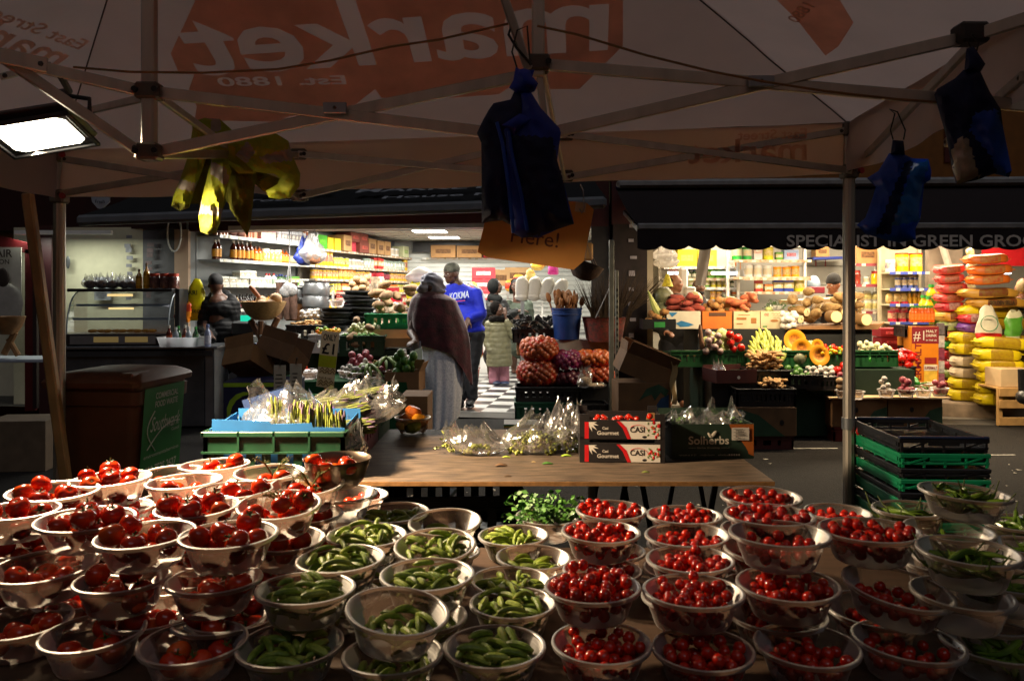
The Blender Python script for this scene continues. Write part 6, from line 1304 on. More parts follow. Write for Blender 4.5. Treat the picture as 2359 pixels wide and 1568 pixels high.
def stand(name,label,x0,x1,y0,y1,z,mt,drape=True):
 o=thing(name,label,'stand',((x0+x1)/2,(y0+y1)/2,0));g=G();g.box(((x0+x1)/2,(y0+y1)/2,z-.02),(x1-x0,y1-y0,.04),.01);g.build('top',mt,o)
 g=G();n=40
 g.sheet(lambda s,t:(x0+(x1-x0)*s,y0-.004-.02*t*math.sin(s*40)**2,z-.005-(z-.03)*t),n,5)
 g.sheet(lambda s,t:(x1+.004,y0+(y1-y0)*s,z-.005-(z-.03)*t),10,3);g.sheet(lambda s,t:(x0-.004,y0+(y1-y0)*s,z-.005-(z-.03)*t),10,3);g.build('drape',mt,o);return o
stand('grass_stand','low produce stand under green artificial grass before the left shop',-2.35,-1.0,7.75,8.55,.62,GRASS);stand('grass_stand','higher tier stand behind the low grass stand of the left shop',-2.9,-1.05,8.62,9.5,.86,m('#24301c',.9,var=.3))
def wbowl(p,lab,s=.9):bowlP.put(p,label=lab,cat='bowl',group=None,scale=(s,s,1.05));return V(p)
z1=.86
tray(P(650,0,8.9).xy.to_3d()+V((0,0,z1)),.40,.34,.16,.1,'white slatted basket of brown nuts on the left of the upper tier',WHITEP);heap(SNAIL,bl1(.02),70,P(650,0,8.9).xy.to_3d()+V((0,0,z1+.08)),.15,.13,'brown cola nut in the white slatted basket','nut')
tray(P(712,0,9.1).xy.to_3d()+V((0,0,z1+.06)),.42,.36,.2,0,'black crate of ginger and garlic on the upper tier');heap(GING,GB,34,P(712,0,9.1).xy.to_3d()+V((0,0,z1+.2)),.16,.14,'knobbly ginger root in the black crate of the upper tier','ginger');heap(GARL,bl1(.025),26,P(722,0,9.25).xy.to_3d()+V((0,0,z1+.32)),.13,.08,'white garlic bulb heaped behind the ginger','garlic')
cbox(P(705,0,8.75).xy.to_3d()+V((0,0,z1-.12)),.42,.1,.14,0,'green printed card box under the ginger crate',m('#5a6a3c',.8,var=.3))
tray(P(757,0,8.65).xy.to_3d()+V((0,0,z1-.02)),.30,.42,.2,-.08,'white crate of hot peppers behind the price card',WHITEP);heap(PEPP,bl1(.023)*4,64,P(757,0,8.62).xy.to_3d()+V((0,0,z1+.12)),.12,.17,'red yellow and green scotch bonnet in the white crate','pepper',tries=6)
tray(P(836,0,8.75).xy.to_3d()+V((0,0,z1-.06)),.52,.40,.22,.05,'dark green crate of okra and garden eggs',m('#123a22',.5));heap(OKRA,[caps(.04,.008)],60,P(830,0,8.63).xy.to_3d()+V((0,0,z1+.13)),.2,.06,'green okra at the front of the dark green crate','okra');heap(GEGG,bl1(.026),60,P(842,0,8.85).xy.to_3d()+V((0,0,z1+.13)),.18,.11,'pale cream garden egg heaped behind the okra','garden egg')
tray(P(905,0,9.0).xy.to_3d()+V((0,0,z1+.22)),.56,.40,.17,0,'bright green crate of yams under the pointing hand',m('#0a8a52',.4,var=.15));heap(YAM,YB,15,P(908,0,9.1).xy.to_3d()+V((0,0,z1+.26)),.22,.15,'thick brown yam in the bright green crate','yam',flat=.4,tries=30,sc_=(.72,.82))
for k,(u,v,dy)in enumerate(((898,765,8.95),(905,785,8.75))):cbox(P(u,v,dy)-V((0,0,.06)),.62-.1*k,.4-.1*k,.10,.02,('pale carton directly below the yam crate','open shallow brown carton in front of the yam carton')[k],(PALECARD,CARD)[k])
CLAY=m('#1f2022',.6,var=.4,scale=14,bump=.3,bscale=50);ALPOT=m('#9a9c9e',.35,.7,var=.25,scale=8)
def bowlshape(r,h,mt,name,rim=.012):g=G();g.lathe([(r*.3,0),(r*.55,h*.12),(r*.85,h*.55),(r,h),(r+rim,h+.006),(r+rim,h-.01),(r*.96,h-.006),(r*.8,h*.55),(r*.5,h*.2),(.001,h*.14)],24);return Proto(g.build(name,mt))
CB=bowlshape(.2,.11,CLAY,'clay_bowl');c=P(828,757,9.5)
for k in range(8):CB.put(c+V((U(-.03,.03),U(-.02,.02),.048*k)),U(0,6),'black clay bowl in the taller stack topped with pale eggs, number '+('one','two','three','four','five','six','seven','eight')[k]+' from below','clay bowl','stacked black clay bowls',scale=(.9+.012*k,)*3,rot=(U(-.06,.06),U(-.06,.06),0))
heap(POT,bl1(.038),14,c+V((0,0,.43)),.1,.08,'pale round calabash on the taller black bowl stack','calabash',sc_=(1.0,1.3))
c=P(772,770,9.3)
for k in range(6):CB.put(c+V((U(-.03,.03),U(-.02,.02),.042*k)),U(0,6),'black clay bowl in the shorter stack with a glass dish, number '+('one','two','three','four','five','six')[k]+' from below','clay bowl','stacked black clay bowls',scale=.86,rot=(U(-.05,.05),U(-.05,.05),0))
wbowl(c+V((.03,-.02,.32)),'clear dish tilted on the shorter black bowl stack',.95)
PT=G();PT.lathe([(.001,0),(.13,.004),(.165,.05),(.17,.13),(.15,.19),(.17,.215),(.172,.22),(.15,.215),(.001,.2)],24)
for sx in(-1,1):PT.tube([(sx*.16,-.04,.15),(sx*.2,-.03,.16),(sx*.2,.03,.16),(sx*.16,.04,.15)],.008,6)
PTP=Proto(PT.build('cooking_pot',ALPOT));c=P(728,745,9.9)
for k in range(3):PTP.put(c+V((U(-.01,.01),0,.155*k)),U(-.3,.3),('lowest','middle','topmost')[k]+' silver cooking pot in the stack left of the white rack','cooking pot','silver cooking pots')
PTP.put(P(684,700,10.0),.3,'single silver pot resting on the brown basket','cooking pot','silver cooking pots',scale=.95)
WICK=m('#8a5a32',.8,var=.45,scale=30,bump=.8,bscale=60,stretch=(1,1,4))
g=G();g.lathe([(.001,0),(.13,.0),(.155,.1),(.165,.2),(.17,.21),(.155,.2),(.145,.1),(.001,.02)],26,wob=lambda t,z:.03*math.sin(16*t+z*100));o=g.build('wicker_basket',WICK);o.location=P(684,738,10.0);tag(o,'brown round wicker basket under the single silver pot','basket')
CUP=Proto((lambda g:(g.lathe([(.03,0),(.042,.09),(.044,.09),(.001,.088)],14),g.build('cup_tube',[m('#6a5044',.5,var=.4,scale=30)]))[1])(G()))
for j,u in enumerate((645,662,677)):
 for k in range(5):CUP.put(P(u,735,9.8)+V((0,0,.085*k)),0,'dark red printed cup in the sleeve stack '+('nearest the calabash basket','in the middle','beside the wicker basket')[j],'cup','stacked cups beside the calabash',scale=1.25)
o=thing('basket_bowl','large woven straw bowl of calabashes on crossed wooden legs','basket',P(607,735,8.9));c=P(607,738,8.9)
g=G();g.lathe([(.001,.0),(.1,.01),(.18,.07),(.23,.16),(.245,.2),(.25,.212),(.235,.205),(.17,.09),(.001,.03)],30,tr(c),wob=lambda t,z:.008*math.sin(40*t));g.build('bowl',m('#a88450',.8,var=.35,scale=40,bump=.8,bscale=90,stretch=(1,1,5)),o)
g=G();g.tube([c+V((.17,-.02,.03)),c+V((-.05,-.05,-.42))],.035,8);g.tube([c+V((-.16,.05,.0)),c+V((.12,-.04,-.42))],.035,8);g.tube([c+V((.02,-.15,.0)),c+V((0,-.1,-.42))],.03,8);g.build('leg',m('#6a4426',.7,var=.3),o)
g=G();g.limb([c+V((.0,0,.2)),c+V((-.11,0,.34)),c+V((-.14,0,.37))],[.02,.026,.022],10);g.build('pestle',m('#8a5230',.6),loc=c+V((-.05,0,.25)),label='brown wooden pestle leaning in the woven straw bowl',cat='pestle')
heap(POT,bl1(.04),6,c+V((.06,0,.14)),.1,.08,'pale tan calabash in the woven straw bowl','calabash',sc_=(1.3,1.8))
g=G();g.box((c.x+.02,8.95,.43),(.5,.5,.86),.01);g.build('till_counter',m('#26262a',.6),loc=(c.x,8.95,0),label='dark till counter beneath the woven straw bowl',cat='counter')
o=thing('till','dark cash till with glowing green screen behind the puffer jacket','till',P(570,760,9.2));g=G();g.box(P(575,755,9.2),(.32,.3,.16),.02);g.build('body',m('#2c2e30',.5),o);g=G();g.box(P(566,733,9.1),(.11,.02,.07),.003,None);g.build('screen',emit('#1fc8a0',1.3),o)
g=G();g.cyl(P(588,800,8.3),P(612,796,8.4),.045,n=18);g.build('roll',m('#4a5a7a',.6),loc=P(600,800,8.35),label='blue grey plastic roll on the counter corner',cat='roll')
o=thing('wire_rack','white metal rack holding red tins and a big jar','rack',P(815,760,9.9));g=G();ca,cb2=P(768,700,9.9),P(862,700,9.9)
for p in(ca,cb2):
 for dy in(0,.3):g.bar(p+V((0,dy,.17)),p+V((0,dy,-.6)),.03,.03,(0,1,0))
for dz in(0,.0):g.box(((ca.x+cb2.x)/2,10.05,ca.z+.03),(cb2.x-ca.x,.32,.03))
g.build('frame',WHITEP,o)
RT=nm(carton(.2,.14,.07,'#b01814','#d04030'),'flat red box','box')
for k in range(4):RT.put(P(793+14*(k//2)*1.4,694,9.9)+V((0,.02,.072*(k%2))),0,'flat red tin box stacked on the white rack','tin','flat red boxes on the white rack',scale=.9)
BJ=nm(jar(.2,.27,'#b8a48a','#c02030',.5),'big sweet jar','jar')
for u,v,d,t in((838,694,9.9,'on the white rack'),(905,710,10.4,'behind the yams, upper'),(892,738,10.2,'behind the yams, lower'),(795,740,10.0,'under the white rack shelf'),(870,672,11.5,'standing on the tin shelves'),(912,735,10.0,'right behind the yam crate')):BJ.put(P(u,v,d),0,'big clear sweet jar with red lid '+t,'jar')
z0=.62
for k,(u,v,r,t,fillp)in enumerate(((672,808,1,'of pale eggs at the carton corner',POT),(690,835,1,'of onions beside the cartons',ONI),(706,822,1,'of red tomatoes left of the price card',None),(712,850,1,'empty, left of the price card',None),(742,838,1,'hidden behind the price card',None),(800,832,1,'just right of the price card',GARL),(816,850,1,'small, right of the price card',GARL),(829,862,.85,'with white cubes at the grass edge',GARL),(838,848,.9,'behind the white cube bowl',GARL),(862,835,1,'beside the plantain hands',GING),(928,795,1,'of pale slices by the brown cartons',GARL),(884,838,.9,'behind the second plantain hand',ONI))):
 d=8.35-(v-800)*.008;p=P(u,v,d);p.z=z0 if v>815 else z0+.12
 wbowl(p,'white bowl '+t+' on the grass stand',.95*r)
 if u==706:
  for q in range(5):tomP[q%3].put(p+V((U(-.05,.05),U(-.05,.05),.06+.03*(q//3))),label='red tomato in the white bowl left of the price card',cat='tomato',group='tomatoes left of the price card')
 elif fillp:heap(fillp,bl1(.026),7,p+V((0,0,.03)),.05,.05,('pale egg','red onion','','','','white garlic','white garlic','white garlic','white garlic','ginger piece','white garlic','red onion')[k]+' in the white bowl '+t,'produce',tries=4)
cbox(P(832,0,8.25).xy.to_3d()+V((0,0,z0)),.3,.24,.12,.1,'dark box of red onions on the grass stand',BLACKP);heap(ONI,bl1(.034),16,P(832,0,8.25).xy.to_3d()+V((0,0,z0+.09)),.11,.09,'purple red onion in the dark box','onion')
def hand(name,c,label,n=7,col=('#6a8a2a','#8aa040'),L=.2,spread=1.15,a=0.0):
 o=thing(name,label,'bananas',c,a);M=o.matrix_basis;g=G();g.ell(M@V((0,0,.10)),(.02,.02,.04),8,6);g.build('stalk',m('#5a6a2a',.7),o)
 for i in range(n):
  t=(i/(n-1)-.5)*2*spread;l=L*U(.85,1.05);lift=.03*(i%2);g=G()
  pts=[V((math.sin(t)*l*q,-math.cos(t)*l*q,.085+lift+.045*q-.13*q*q))for q in[k/8 for k in range(9)]]
  g.tube([M@p for p in pts],[.015*(.5,.6,.95,1.1,1.15,1.15,1,.7,.3)[k]for k in range(9)],8);g.build('banana',m(col[0],.5,var=.3,scale=14,col2=col[1]),o)
hand('plantain_hand',P(848,866,7.95),'green plantain hand drooping over the grass stand edge',7,('#5a7a2c','#7f9a44'));hand('plantain_hand',P(890,850,8.05),'green plantain hand beside the avocado box',6,('#5a7a2c','#7f9a44'),a=.4)
heap([YAM[0]],[caps(.12,.05)],5,P(832,806,8.6),.12,.05,'knobbly cocoyam lying by the brown cartons','cocoyam',flat=.3,sc_=(.5,.6))
cbox(P(934,0,7.9).xy.to_3d()+V((0,0,z0-.1)),.34,.3,.19,-.1,'open brown carton of avocados next to the shawled shopper',CARD2,(('b',.1,-10),('r',.1,25)));heap(AVO,[caps(.02,.04)],13,P(934,0,7.88).xy.to_3d()+V((0,0,z0+.0)),.11,.09,'dark green avocado in the brown carton','avocado')
cbox(P(960,960,6.4).xy.to_3d()+V((0,0,.0)),.22,.4,.68,0,'tall plain brown carton standing beside the shopper',CARD2,open_top=False)
o=cbox(P(612,0,6.6).xy.to_3d()+V((0,0,0)),.58,.44,.40,.06,'lower navy plantain box on the street',m('#14163a',.6,var=.2),open_top=False)
o=cbox(P(612,0,6.6).xy.to_3d()+V((0,0,.402)),.56,.42,.37,.06,'upper navy plantain box with green banana print',m('#14163a',.6,var=.2),open_top=False);e,X,Z=front(o,.56,.42)
LIM=m('#8aa81c',.6,var=.2);IV=m('#b8bcae',.6)
patch(o,'band',rect(0,.33,.56,.362),LIM,e(0,0),X,Z);ban=[(.03,.1)]+[(.035+.19*math.sin(t),.12+.18*(1-math.cos(t))*1.05)for t in[k*.17 for k in range(1,10)]]+[(.2,.31)]+[(.03+.12*math.sin(t),.10+.17*(1-math.cos(t)))for t in[1.5-k*.18 for k in range(8)]]
patch(o,'banana_print',[(.03,.09),(.028,.16),(.05,.22),(.1,.27),(.16,.29),(.21,.285),(.205,.27),(.15,.255),(.1,.22),(.07,.17),(.05,.1)],LIM,e(0,0),X,Z)
write(o,'PLANTAIN',IV,e(.46,.285),-X,-Z,width=.16,height=.028,bold=0,eps=-.003);write(o,'EXOTIC',IV,e(.14,.06),X,Z,width=.13,height=.022,bold=0);write(o,'Tropical',IV,e(.26,.16),-X,-Z,width=.14,height=.018,bold=0,eps=-.003);write(o,'PLANTAIN',IV,e(.01,.01),X,Z,width=.2,height=.024,bold=0)
patch(o,'leaf_badge',disc(.08,.075,.055,.042,16),IV,e(0,0),X,Z);write(o,'Dole',LIM,e(.048,.06),X,Z,width=.064,height=.03,eps=.005);patch(o,'leaf_badge',disc(.34,.13,.05,.035,16),IV,e(0,0),X,Z)
for k,(u,v,w,t)in enumerate(((570,838,-18,'with torn flaps nearest the counter'),(640,822,22,'tilted up towards the produce'))):
 o=cbox(P(u,v+14,6.75+.15*k),.30+.06*k,.30,.15,rad(-18),'empty upturned brown carton '+t,(CARD2,m('#5c4026',.85,var=.2))[k],(('f',.1,20),('b',.16,-15),('l',.12,20)));o.rotation_euler=(rad(-30),rad(w*.6),rad(-20))
for u,v,t in((645,873,'clipped to the plantain box'),(682,870,'hanging behind the asparagus bags')):
 g=G();g.box(P(u,v,6.3),(.095,.004,.22),.001);g.k=1;g.cyl(P(u,v-32,6.29),P(u+3,v-46,6.27),.006,n=6)
 for q in range(5):g.box(P(u-2,v-10+9*q,6.297),(.06*U(.5,1),.003,.008))
 g.build('price_card',[m('#a89f8c',.8,var=.12),m('#3a362e',.7)],loc=P(u,v,6.3),label='narrow pale price card '+t,cat='price card')
o=thing('price_sign','tall cream and lime price sign reading one pound','price sign',P(752,890,5.6));O=P(729,889,5.62);X=(P(769,894,5.6)-O);w=X.length;X.normalize();Z=(P(743,761,5.6)-O);h=Z.length;Z.normalize();N=X.cross(Z)
g=G();g.prism(rect(0,0,w,h),.004,O,X,Z);pc_=g.build('card',m('#ecdcb4',.7,var=.06),o,smooth=False);INKB=m('#1c1612',.6)
write(pc_,'ONLY',INKB,O+X*w*.12+Z*h*.84+N*.004,X,Z,width=w*.76,height=h*.11);write(pc_,'£1',INKB,O+X*w*.12+Z*h*.6+N*.004,X,Z,width=w*.7,height=h*.19)
patch(o,'lime_band',rect(0,h*.36,w,h*.57),m('#b4c020',.6,var=.2),O,X,Z,.006)
for j,y in enumerate((.25,.03)):
 g=G()
 for k in range(3):
  for q in range(2):x=w*(.12+.3*k);g.bar(O+X*x+Z*h*(y+.05*q)+N*.006,O+X*(x+w*.13)+Z*h*(y+.05+.05*q)+N*.006,.003,.006);g.bar(O+X*(x+w*.13)+Z*h*(y+.05+.05*q)+N*.006,O+X*(x+w*.26)+Z*h*(y+.05*q)+N*.006,.003,.006)
 g.build('zigzag_print',m('#8f7440',.6),o)
write(pc_,'fruit & veg',m('#8f7440',.6),O+X*w*.1+Z*h*.15+N*.004,X,Z,width=w*.75,eps=.005)
g=G();g.cyl(P(749,889,5.65),P(751,1000,5.65),.008,n=6);g.build('stick',WOODY,o)
o=thing('skimmer_ladles','bunch of steel skimmer ladles hanging before the shelves','ladles',P(668,530,9.6));LP=[(658,672),(672,668),(664,664)]
for u,v in LP:
 g=G();g.tube([P(667,528,9.6),P(668,600,9.6),P((u+668)/2,630,9.6),P(u,v-14,9.6)],.007,6);g.ell(P(u,v,9.6-.02),(.075,.025,.075),14,8);g.build('ladle',m('#a8a8a8',.4,.5,var=.4,scale=60),o)
o=thing('hanging_bag','white carrier bag over a blue one hanging from a hook before the shelves','bag',P(728,532,9.5));g=G();bagskin(g,P(722,608,9.5),(.15,.12,.14),.24,wr=.2,seed=3,lean=(-.03,0),co=.88);g.build('white_bag',film('#c8c4c0',.45,.25,.7,12,.7),o)
g=G();bagskin(g,P(702,612,9.62),(.12,.1,.14),.2,wr=.25,seed=8,co=.8);g.build('blue_bag',m('#2a3a8a',.4,var=.3,bump=.4,bscale=20),o);g=G();g.ell(P(724,592,9.45),(.09,.06,.09),12,8);g.build('contents',m('#8a5c40',.7,var=.5,scale=20),o);g=G();g.tube([P(728,555,9.5),P(733,540,9.5),P(726,525,9.5)],.008,6);g.build('hook',WHITEP,o)
def upsack(name,c,w,h,dpt,cols,label,lean=0,seed=0,words=()):
 o=thing(name,label,'sack',c);g=G()
 def fn(s,t):
  a=2*PI*s;k=(math.sin(PI*min(1,max(.0,.06+t*.92)))**.35);wx=w/2*(.82+.2*math.sin(3*t+seed))*k;wy=dpt/2*k*(1-.55*t)
  return V(c)+V((wx*math.copysign(abs(math.cos(a))**.6,math.cos(a))+lean*t+.02*noise.noise(V((t*5,s*6,seed))),wy*math.sin(a),h*t+.02*math.sin(9*s+seed)*t))
 g.sheet(fn,28,18,cu=True)
 for i in range(len(g.mi)):t=(i//28)/18;g.mi[i]=1 if cols[2]<=t<=cols[3]else 0
 g.build('bag',[m(cols[0],.4,var=.15,bump=.3,bscale=18),m(cols[1],.4,var=.25)],o,ang=70)
 for wd,dx,dz,ww in words:write(o,wd,m('#2a2c1a',.5),V(c)+V((dx,-dpt/2-.015,dz)),(1,0,0),(0,0,1),width=ww,eps=.003)
 return o
upsack('flour_sack',P(447,738,9.3),.27,.47,.12,('#c8c000','#c8b800',2,3),'large bright yellow flour sack behind the counter',.03,1,(('GARI',-.09,.3,.16),('5KG',.0,.09,.1)))
upsack('flour_sack',P(430,742,9.15),.13,.24,.09,('#c8741a','#b03a14',.55,.9),'small orange packet leaning on the yellow sack',.01,4);upsack('flour_sack',P(410,735,9.2),.09,.15,.07,('#b81c1c','#c8a0a0',.3,.6),'small red packet beside the orange one',0,2)
upsack('flour_sack',P(963,735,10.6),.34,.5,.2,('#d0c808','#c8bc08',2,3),'tall yellow sack behind the shopper in the headwrap',0,5);upsack('flour_sack',P(968,652,10.7),.38,.2,.3,('#cfc8c0','#c8bcb6',.3,.5),'white and red sack lying above the tall yellow one',0,7)
o=thing('serving_counter','dull steel serving counter with end panel on the left pavement','counter',(-4.0,8.9,0));g=G();x0,x1=PX(153,8.9),PX(478,8.75)
Mc=tr(-4.0,8.95,0)@rz(rad(4));g.box((-.18,0,.44),(1.62,.6,.84),.01,Mc);g.build('front_panel',m('#53565a',.45,.6,var=.3,scale=4),o);g=G();g.box((.68,.0,.45),(.10,.62,.86),.008,Mc);g.box((.82,.28,.45),(.2,.05,.86),.004,Mc);g.build('end_panel',m('#7d8186',.4,.7,var=.25,scale=4),o)
g=G();g.box((-.14,0,.885),(1.82,.68,.035),.008,Mc);g.build('worktop',m('#777a7e',.35,.7,var=.25),o)
g=G();g.box((-.14,-.318,.82),(1.7,.012,.06),0,Mc);g.build('trim',m('#2c2d30',.5),o)
o=thing('pastry_display','curved glass heated pastry cabinet on the steel counter','display cabinet',(-4.35,8.85,.9));Mk=tr(-4.3,8.9,.903)@rz(rad(4))
g=G();g.box((0,0,.065),(1.1,.5,.13),.01,Mk);g.build('base',m('#1b1c1f',.4),o);g=G();g.box((-.05,-.252,.065),(.9,.006,.09),0,Mk);g.k=1;g.box((-.12,-.256,.07),(.26,.004,.06),0,Mk);g.box((.2,-.256,.07),(.24,.004,.06),0,Mk);g.build('panel',[m('#85888c',.35,.5),emit('#c8a868',.22)],o)
GL=glass()
def gp_(s,t):a=t*1.45;return Mk@V((-.53+1.06*s,-.25+.30*(1-math.cos(a)),.13+.46*math.sin(a)**.9))
g=G();g.sheet(gp_,6,14);g.build('glass',GL,o)
for sx in(-1,1):
 g=G();pts=[Mk@V((sx*.535,-.25+.30*(1-math.cos(k*.145)),.13+.46*math.sin(k*.145)**.9))for k in range(11)];g.tube(pts,.008,6);g.build('side_rim',m('#9aa4aa',.3,.4),o);g=G();g.add([tuple(p)for p in pts]+[tuple(Mk@V((sx*.535,.24,.59))),tuple(Mk@V((sx*.535,.24,.13)))],[tuple(range(len(pts)+2))]);g.build('side_glass',GL,o,smooth=False)
for z_,dp in((.29,.36),(.44,.28)):g=G();g.box((0,.22-dp/2,z_),(1.04,dp,.012),.002,Mk);g.k=1;g.box((0,.22-dp-.003,z_),(1.04,.006,.026),0,Mk);g.build('shelf',[glass('#c8dcec'),m('#8aa0b8',.3,.3)],o)
g=G();g.box((-.02,.06,.605),(1.12,.42,.035),.006,Mk);g.build('roof',m('#131417',.4),o);g=G();g.box((.56,.1,.36),(.05,.3,.52),.004,Mk);g.build('end_post',BLACKP,o)
g=G();g.cyl(Mk@V((-.22,.02,.55)),Mk@V((.05,.02,.55)),.014,n=8);g.cyl(Mk@V((-.22,.05,.40)),Mk@V((.05,.05,.40)),.010,n=8);g.build('warming_lamp',emit('#ffd890',1.6),o)
PAST=[Proto(rnd('pastry','#a06a2a',.05,flat=.4,col2='#b8843a',rough=.6))]
for k in range(9):PAST[0].put(Mk@V((-.35+.08*k,-.05+.03*(k%2),.155)),0,'golden pastry in the bottom of the glass cabinet','pastry','pastries in the glass cabinet')
for k,x in enumerate((-.42,-.3,-.18,-.05,.05)):
 c=Mk@V((x,.05+.02*(k%2),.622));g=G();bagskin(g,c,(.085,.07,.08),.06,seed=k*2.2,wr=.2);g.k=1;g.ell(c+V((0,0,.05)),(.07,.055,.048),10,8);g.build('bread_bag',[FILM,m('#4c2a1c',.6,var=.4,scale=20)],loc=c,label='clear tied bag of dark buns on the cabinet roof, '+('first from the wall','second from the wall','third from the wall','fourth from the wall','beside the oil bottles')[k],cat='bag')
OB=bottle(.07,.26,'#9a6a14','#b08020','#5a3a1a',.3,'oil_bottle')
for k,x in enumerate((.13,.21)):OB.put(Mk@V((x,.0,.622)),0,('shorter','taller')[k]+' golden oil bottle on the cabinet roof','bottle',scale=(1,1,.85+.25*k))
RJ=jar(.115,.17,'#5a3a34','#b8402a',.5)
for k,x in enumerate((.3,.41,.51)):RJ.put(Mk@V((x,.0,.622)),0,'dark spice jar with orange red lid, '+('nearest the oil bottles','middle of the cabinet roof','at the cabinet end')[k],'jar')
tub=P(420,797,8.55);tub.z=.905
g=G();rings(g,[ring(0,.19,.13,.03),ring(.1,.215,.15,.03),ring(.105,.225,.16,.03)],tr(tub),cap=False);g.add([(tub.x-.19,tub.y-.13,tub.z+.003),(tub.x+.19,tub.y-.13,tub.z+.003),(tub.x+.19,tub.y+.13,tub.z+.003),(tub.x-.19,tub.y+.13,tub.z+.003)],[(0,1,2,3)]);g.build('plastic_tub',frosted('#c8ccd2',.3),loc=tub,label='translucent tub of bottles on the steel counter',cat='tub')
SB=[bottle(.06,.22,'#5a1c10','#b04a20','#b8b4a8',.4,'sauce_bottle'),bottle(.06,.22,'#1c4a24','#2c6a3a','#2a8a3a',.4,'sauce_bottle'),bottle(.06,.22,'#a8b0b8','#7a8a9a','#c8c8c8',.4,'sauce_bottle')]
for k,(dx,dy,t,q)in enumerate(((-.14,0,'red',0),(-.06,.05,'green',1),(-.04,-.06,'clear',2),(.03,.0,'brown',0),(.09,-.05,'clear short',2),(.13,.04,'green tall',1))):SB[q].put(tub+V((dx,dy,.006)),0,t+' glass sauce bottle standing in the translucent tub','bottle',scale=(1,1,1-.04*(k%3)))
WB=bottle(.065,.24,'#9aa6c4','#c0c4d4','#6a7aa8',.45,'water_bottle');WB.put(P(479,797,8.45).xy.to_3d()+V((0,0,.905)),0,'clear water bottle with blue cap on the counter corner','bottle')
g=G();g.box((-5.3,8.9,.74),(1.9,.5,.035),.006);g.build('tabletop',m('#9ca4b0',.5),loc=(-5.3,8.9,.74),label='pale folding tabletop at the left edge of the street',cat='table')
o=cbox(P(60,985,6.8).xy.to_3d(),.5,.4,.42,.1,'faint closed carton in the shadow under the pale folding table',m('#5c4c3a',.85,var=.2),open_top=False)
g=G();g.lathe([(.001,0),(.08,.0),(.14,.1),(.17,.2),(.16,.2),(.001,.05)],20);o=g.build('wooden_mortar',m('#8a6238',.7,var=.3));o.location=P(20,770,8.8);tag(o,'carved wooden mortar bowl on the pale table at the left edge','mortar')
g=G();g.tube([P(10,815,8.8),P(35,765,8.8)],.035,8);g.tube([P(42,818,8.8),P(20,780,8.8)],.03,8);g.build('mortar_legs',m('#8a6238',.7,var=.3),loc=P(20,815,8.8),label='crossed wooden legs under the carved mortar bowl',cat='stand')
g=G();g.tube([P(402+16*math.cos(t),545+42*math.sin(t)*(1.0)-8,10.36)for t in[k*.314 for k in range(20)]],.012,6,closed=True);g.build('cable_loop',WHITEP,loc=P(402,545,10.36),label='white cable loop hanging on the plaster edge by the shelves',cat='cable')
g=G()
for z_ in(.42,.95,1.42):
 g.box((PX(1290,10.6),10.6,z_),(1.0,.45,.03),.004)
 for q in(0,1):g.bar((PX(1190,10.4),10.4,z_-.02),(PX(1215,10.4),10.4,z_-.02),.05,.07)
for x in(PX(1205,10.4),PX(1400,10.4)):g.bar((x,10.82,0),(x,10.82,1.6),.05,.04,(0,1,0))
g.build('bracket_shelving',m('#a9aba8',.4,.2),loc=(PX(1290,10.6),10.6,0),label='white bracket shelving with projecting arms at the right of the tiled shop',cat='shelving')
FS=Proto((lambda g:(g.ell((0,0,.15),(.09,.07,.155),14,10,sq=.7),g.ell((0,0,.05),(.098,.08,.06),12,6),g.ell((.01,0,.26),(.06,.045,.06),12,6),g.build('flour_bag',m('#cfc8ba',.7,var=.06,bump=.2,bscale=12)))[3])(G()))
for k,u in enumerate((1203,1228,1252,1276)):FS.put(P(u,692,10.4),U(-.4,.4),('upright cream flour bag nearest the shopper','second upright cream flour bag','third leaning cream flour bag','last cream flour bag by the spoons')[k],'flour bag','cream flour bags on the bracket shelf',rot=(U(-.1,.1),(0,.12,.3,.5)[k],0),scale=1.0)
upsack('sack',P(1275,633,10.8),.22,.16,.15,('#b81a78','#c83a8a',.3,.7),'bright pink wrapped bundle above the cream flour bags',0,3);upsack('sack',P(1240,607+16,11),.2,.14,.15,('#c8b050','#c8a030',.3,.7),'yellow wrapped bundle beside the pink one',0,6)
upsack('sack',P(1222,655,10.9),.2,.2,.15,('#b0944a','#c0a860',.3,.7),'straw coloured bundle behind the flour bags',0,2)
bx_=PX(1230,9.35)
tray((bx_,9.45,.90),.5,.4,.16,0,'black crate of black and white packets on the shop display');PK=nm(carton(.06,.012,.2,'#1c1c1e','#b8b8ba','packet',(.35,.6)),'packet','packet')
for k in range(44):PK.put((bx_+U(-.2,.2),9.45+U(-.14,.14),1.02+.07*R_()),U(0,6),'shiny black and white packet in the black crate','packet','black and white packets',rot=(U(.2,1.5),U(-.8,.8),U(-.6,.6)),scale=U(.8,1))
g=G();g.box((bx_+.03,9.48,.82),(.46,.38,.15),.01);g.build('wooden_box',CARD2,loc=(bx_,9.48,.75),label='brown box under the crate of black and white packets',cat='box')
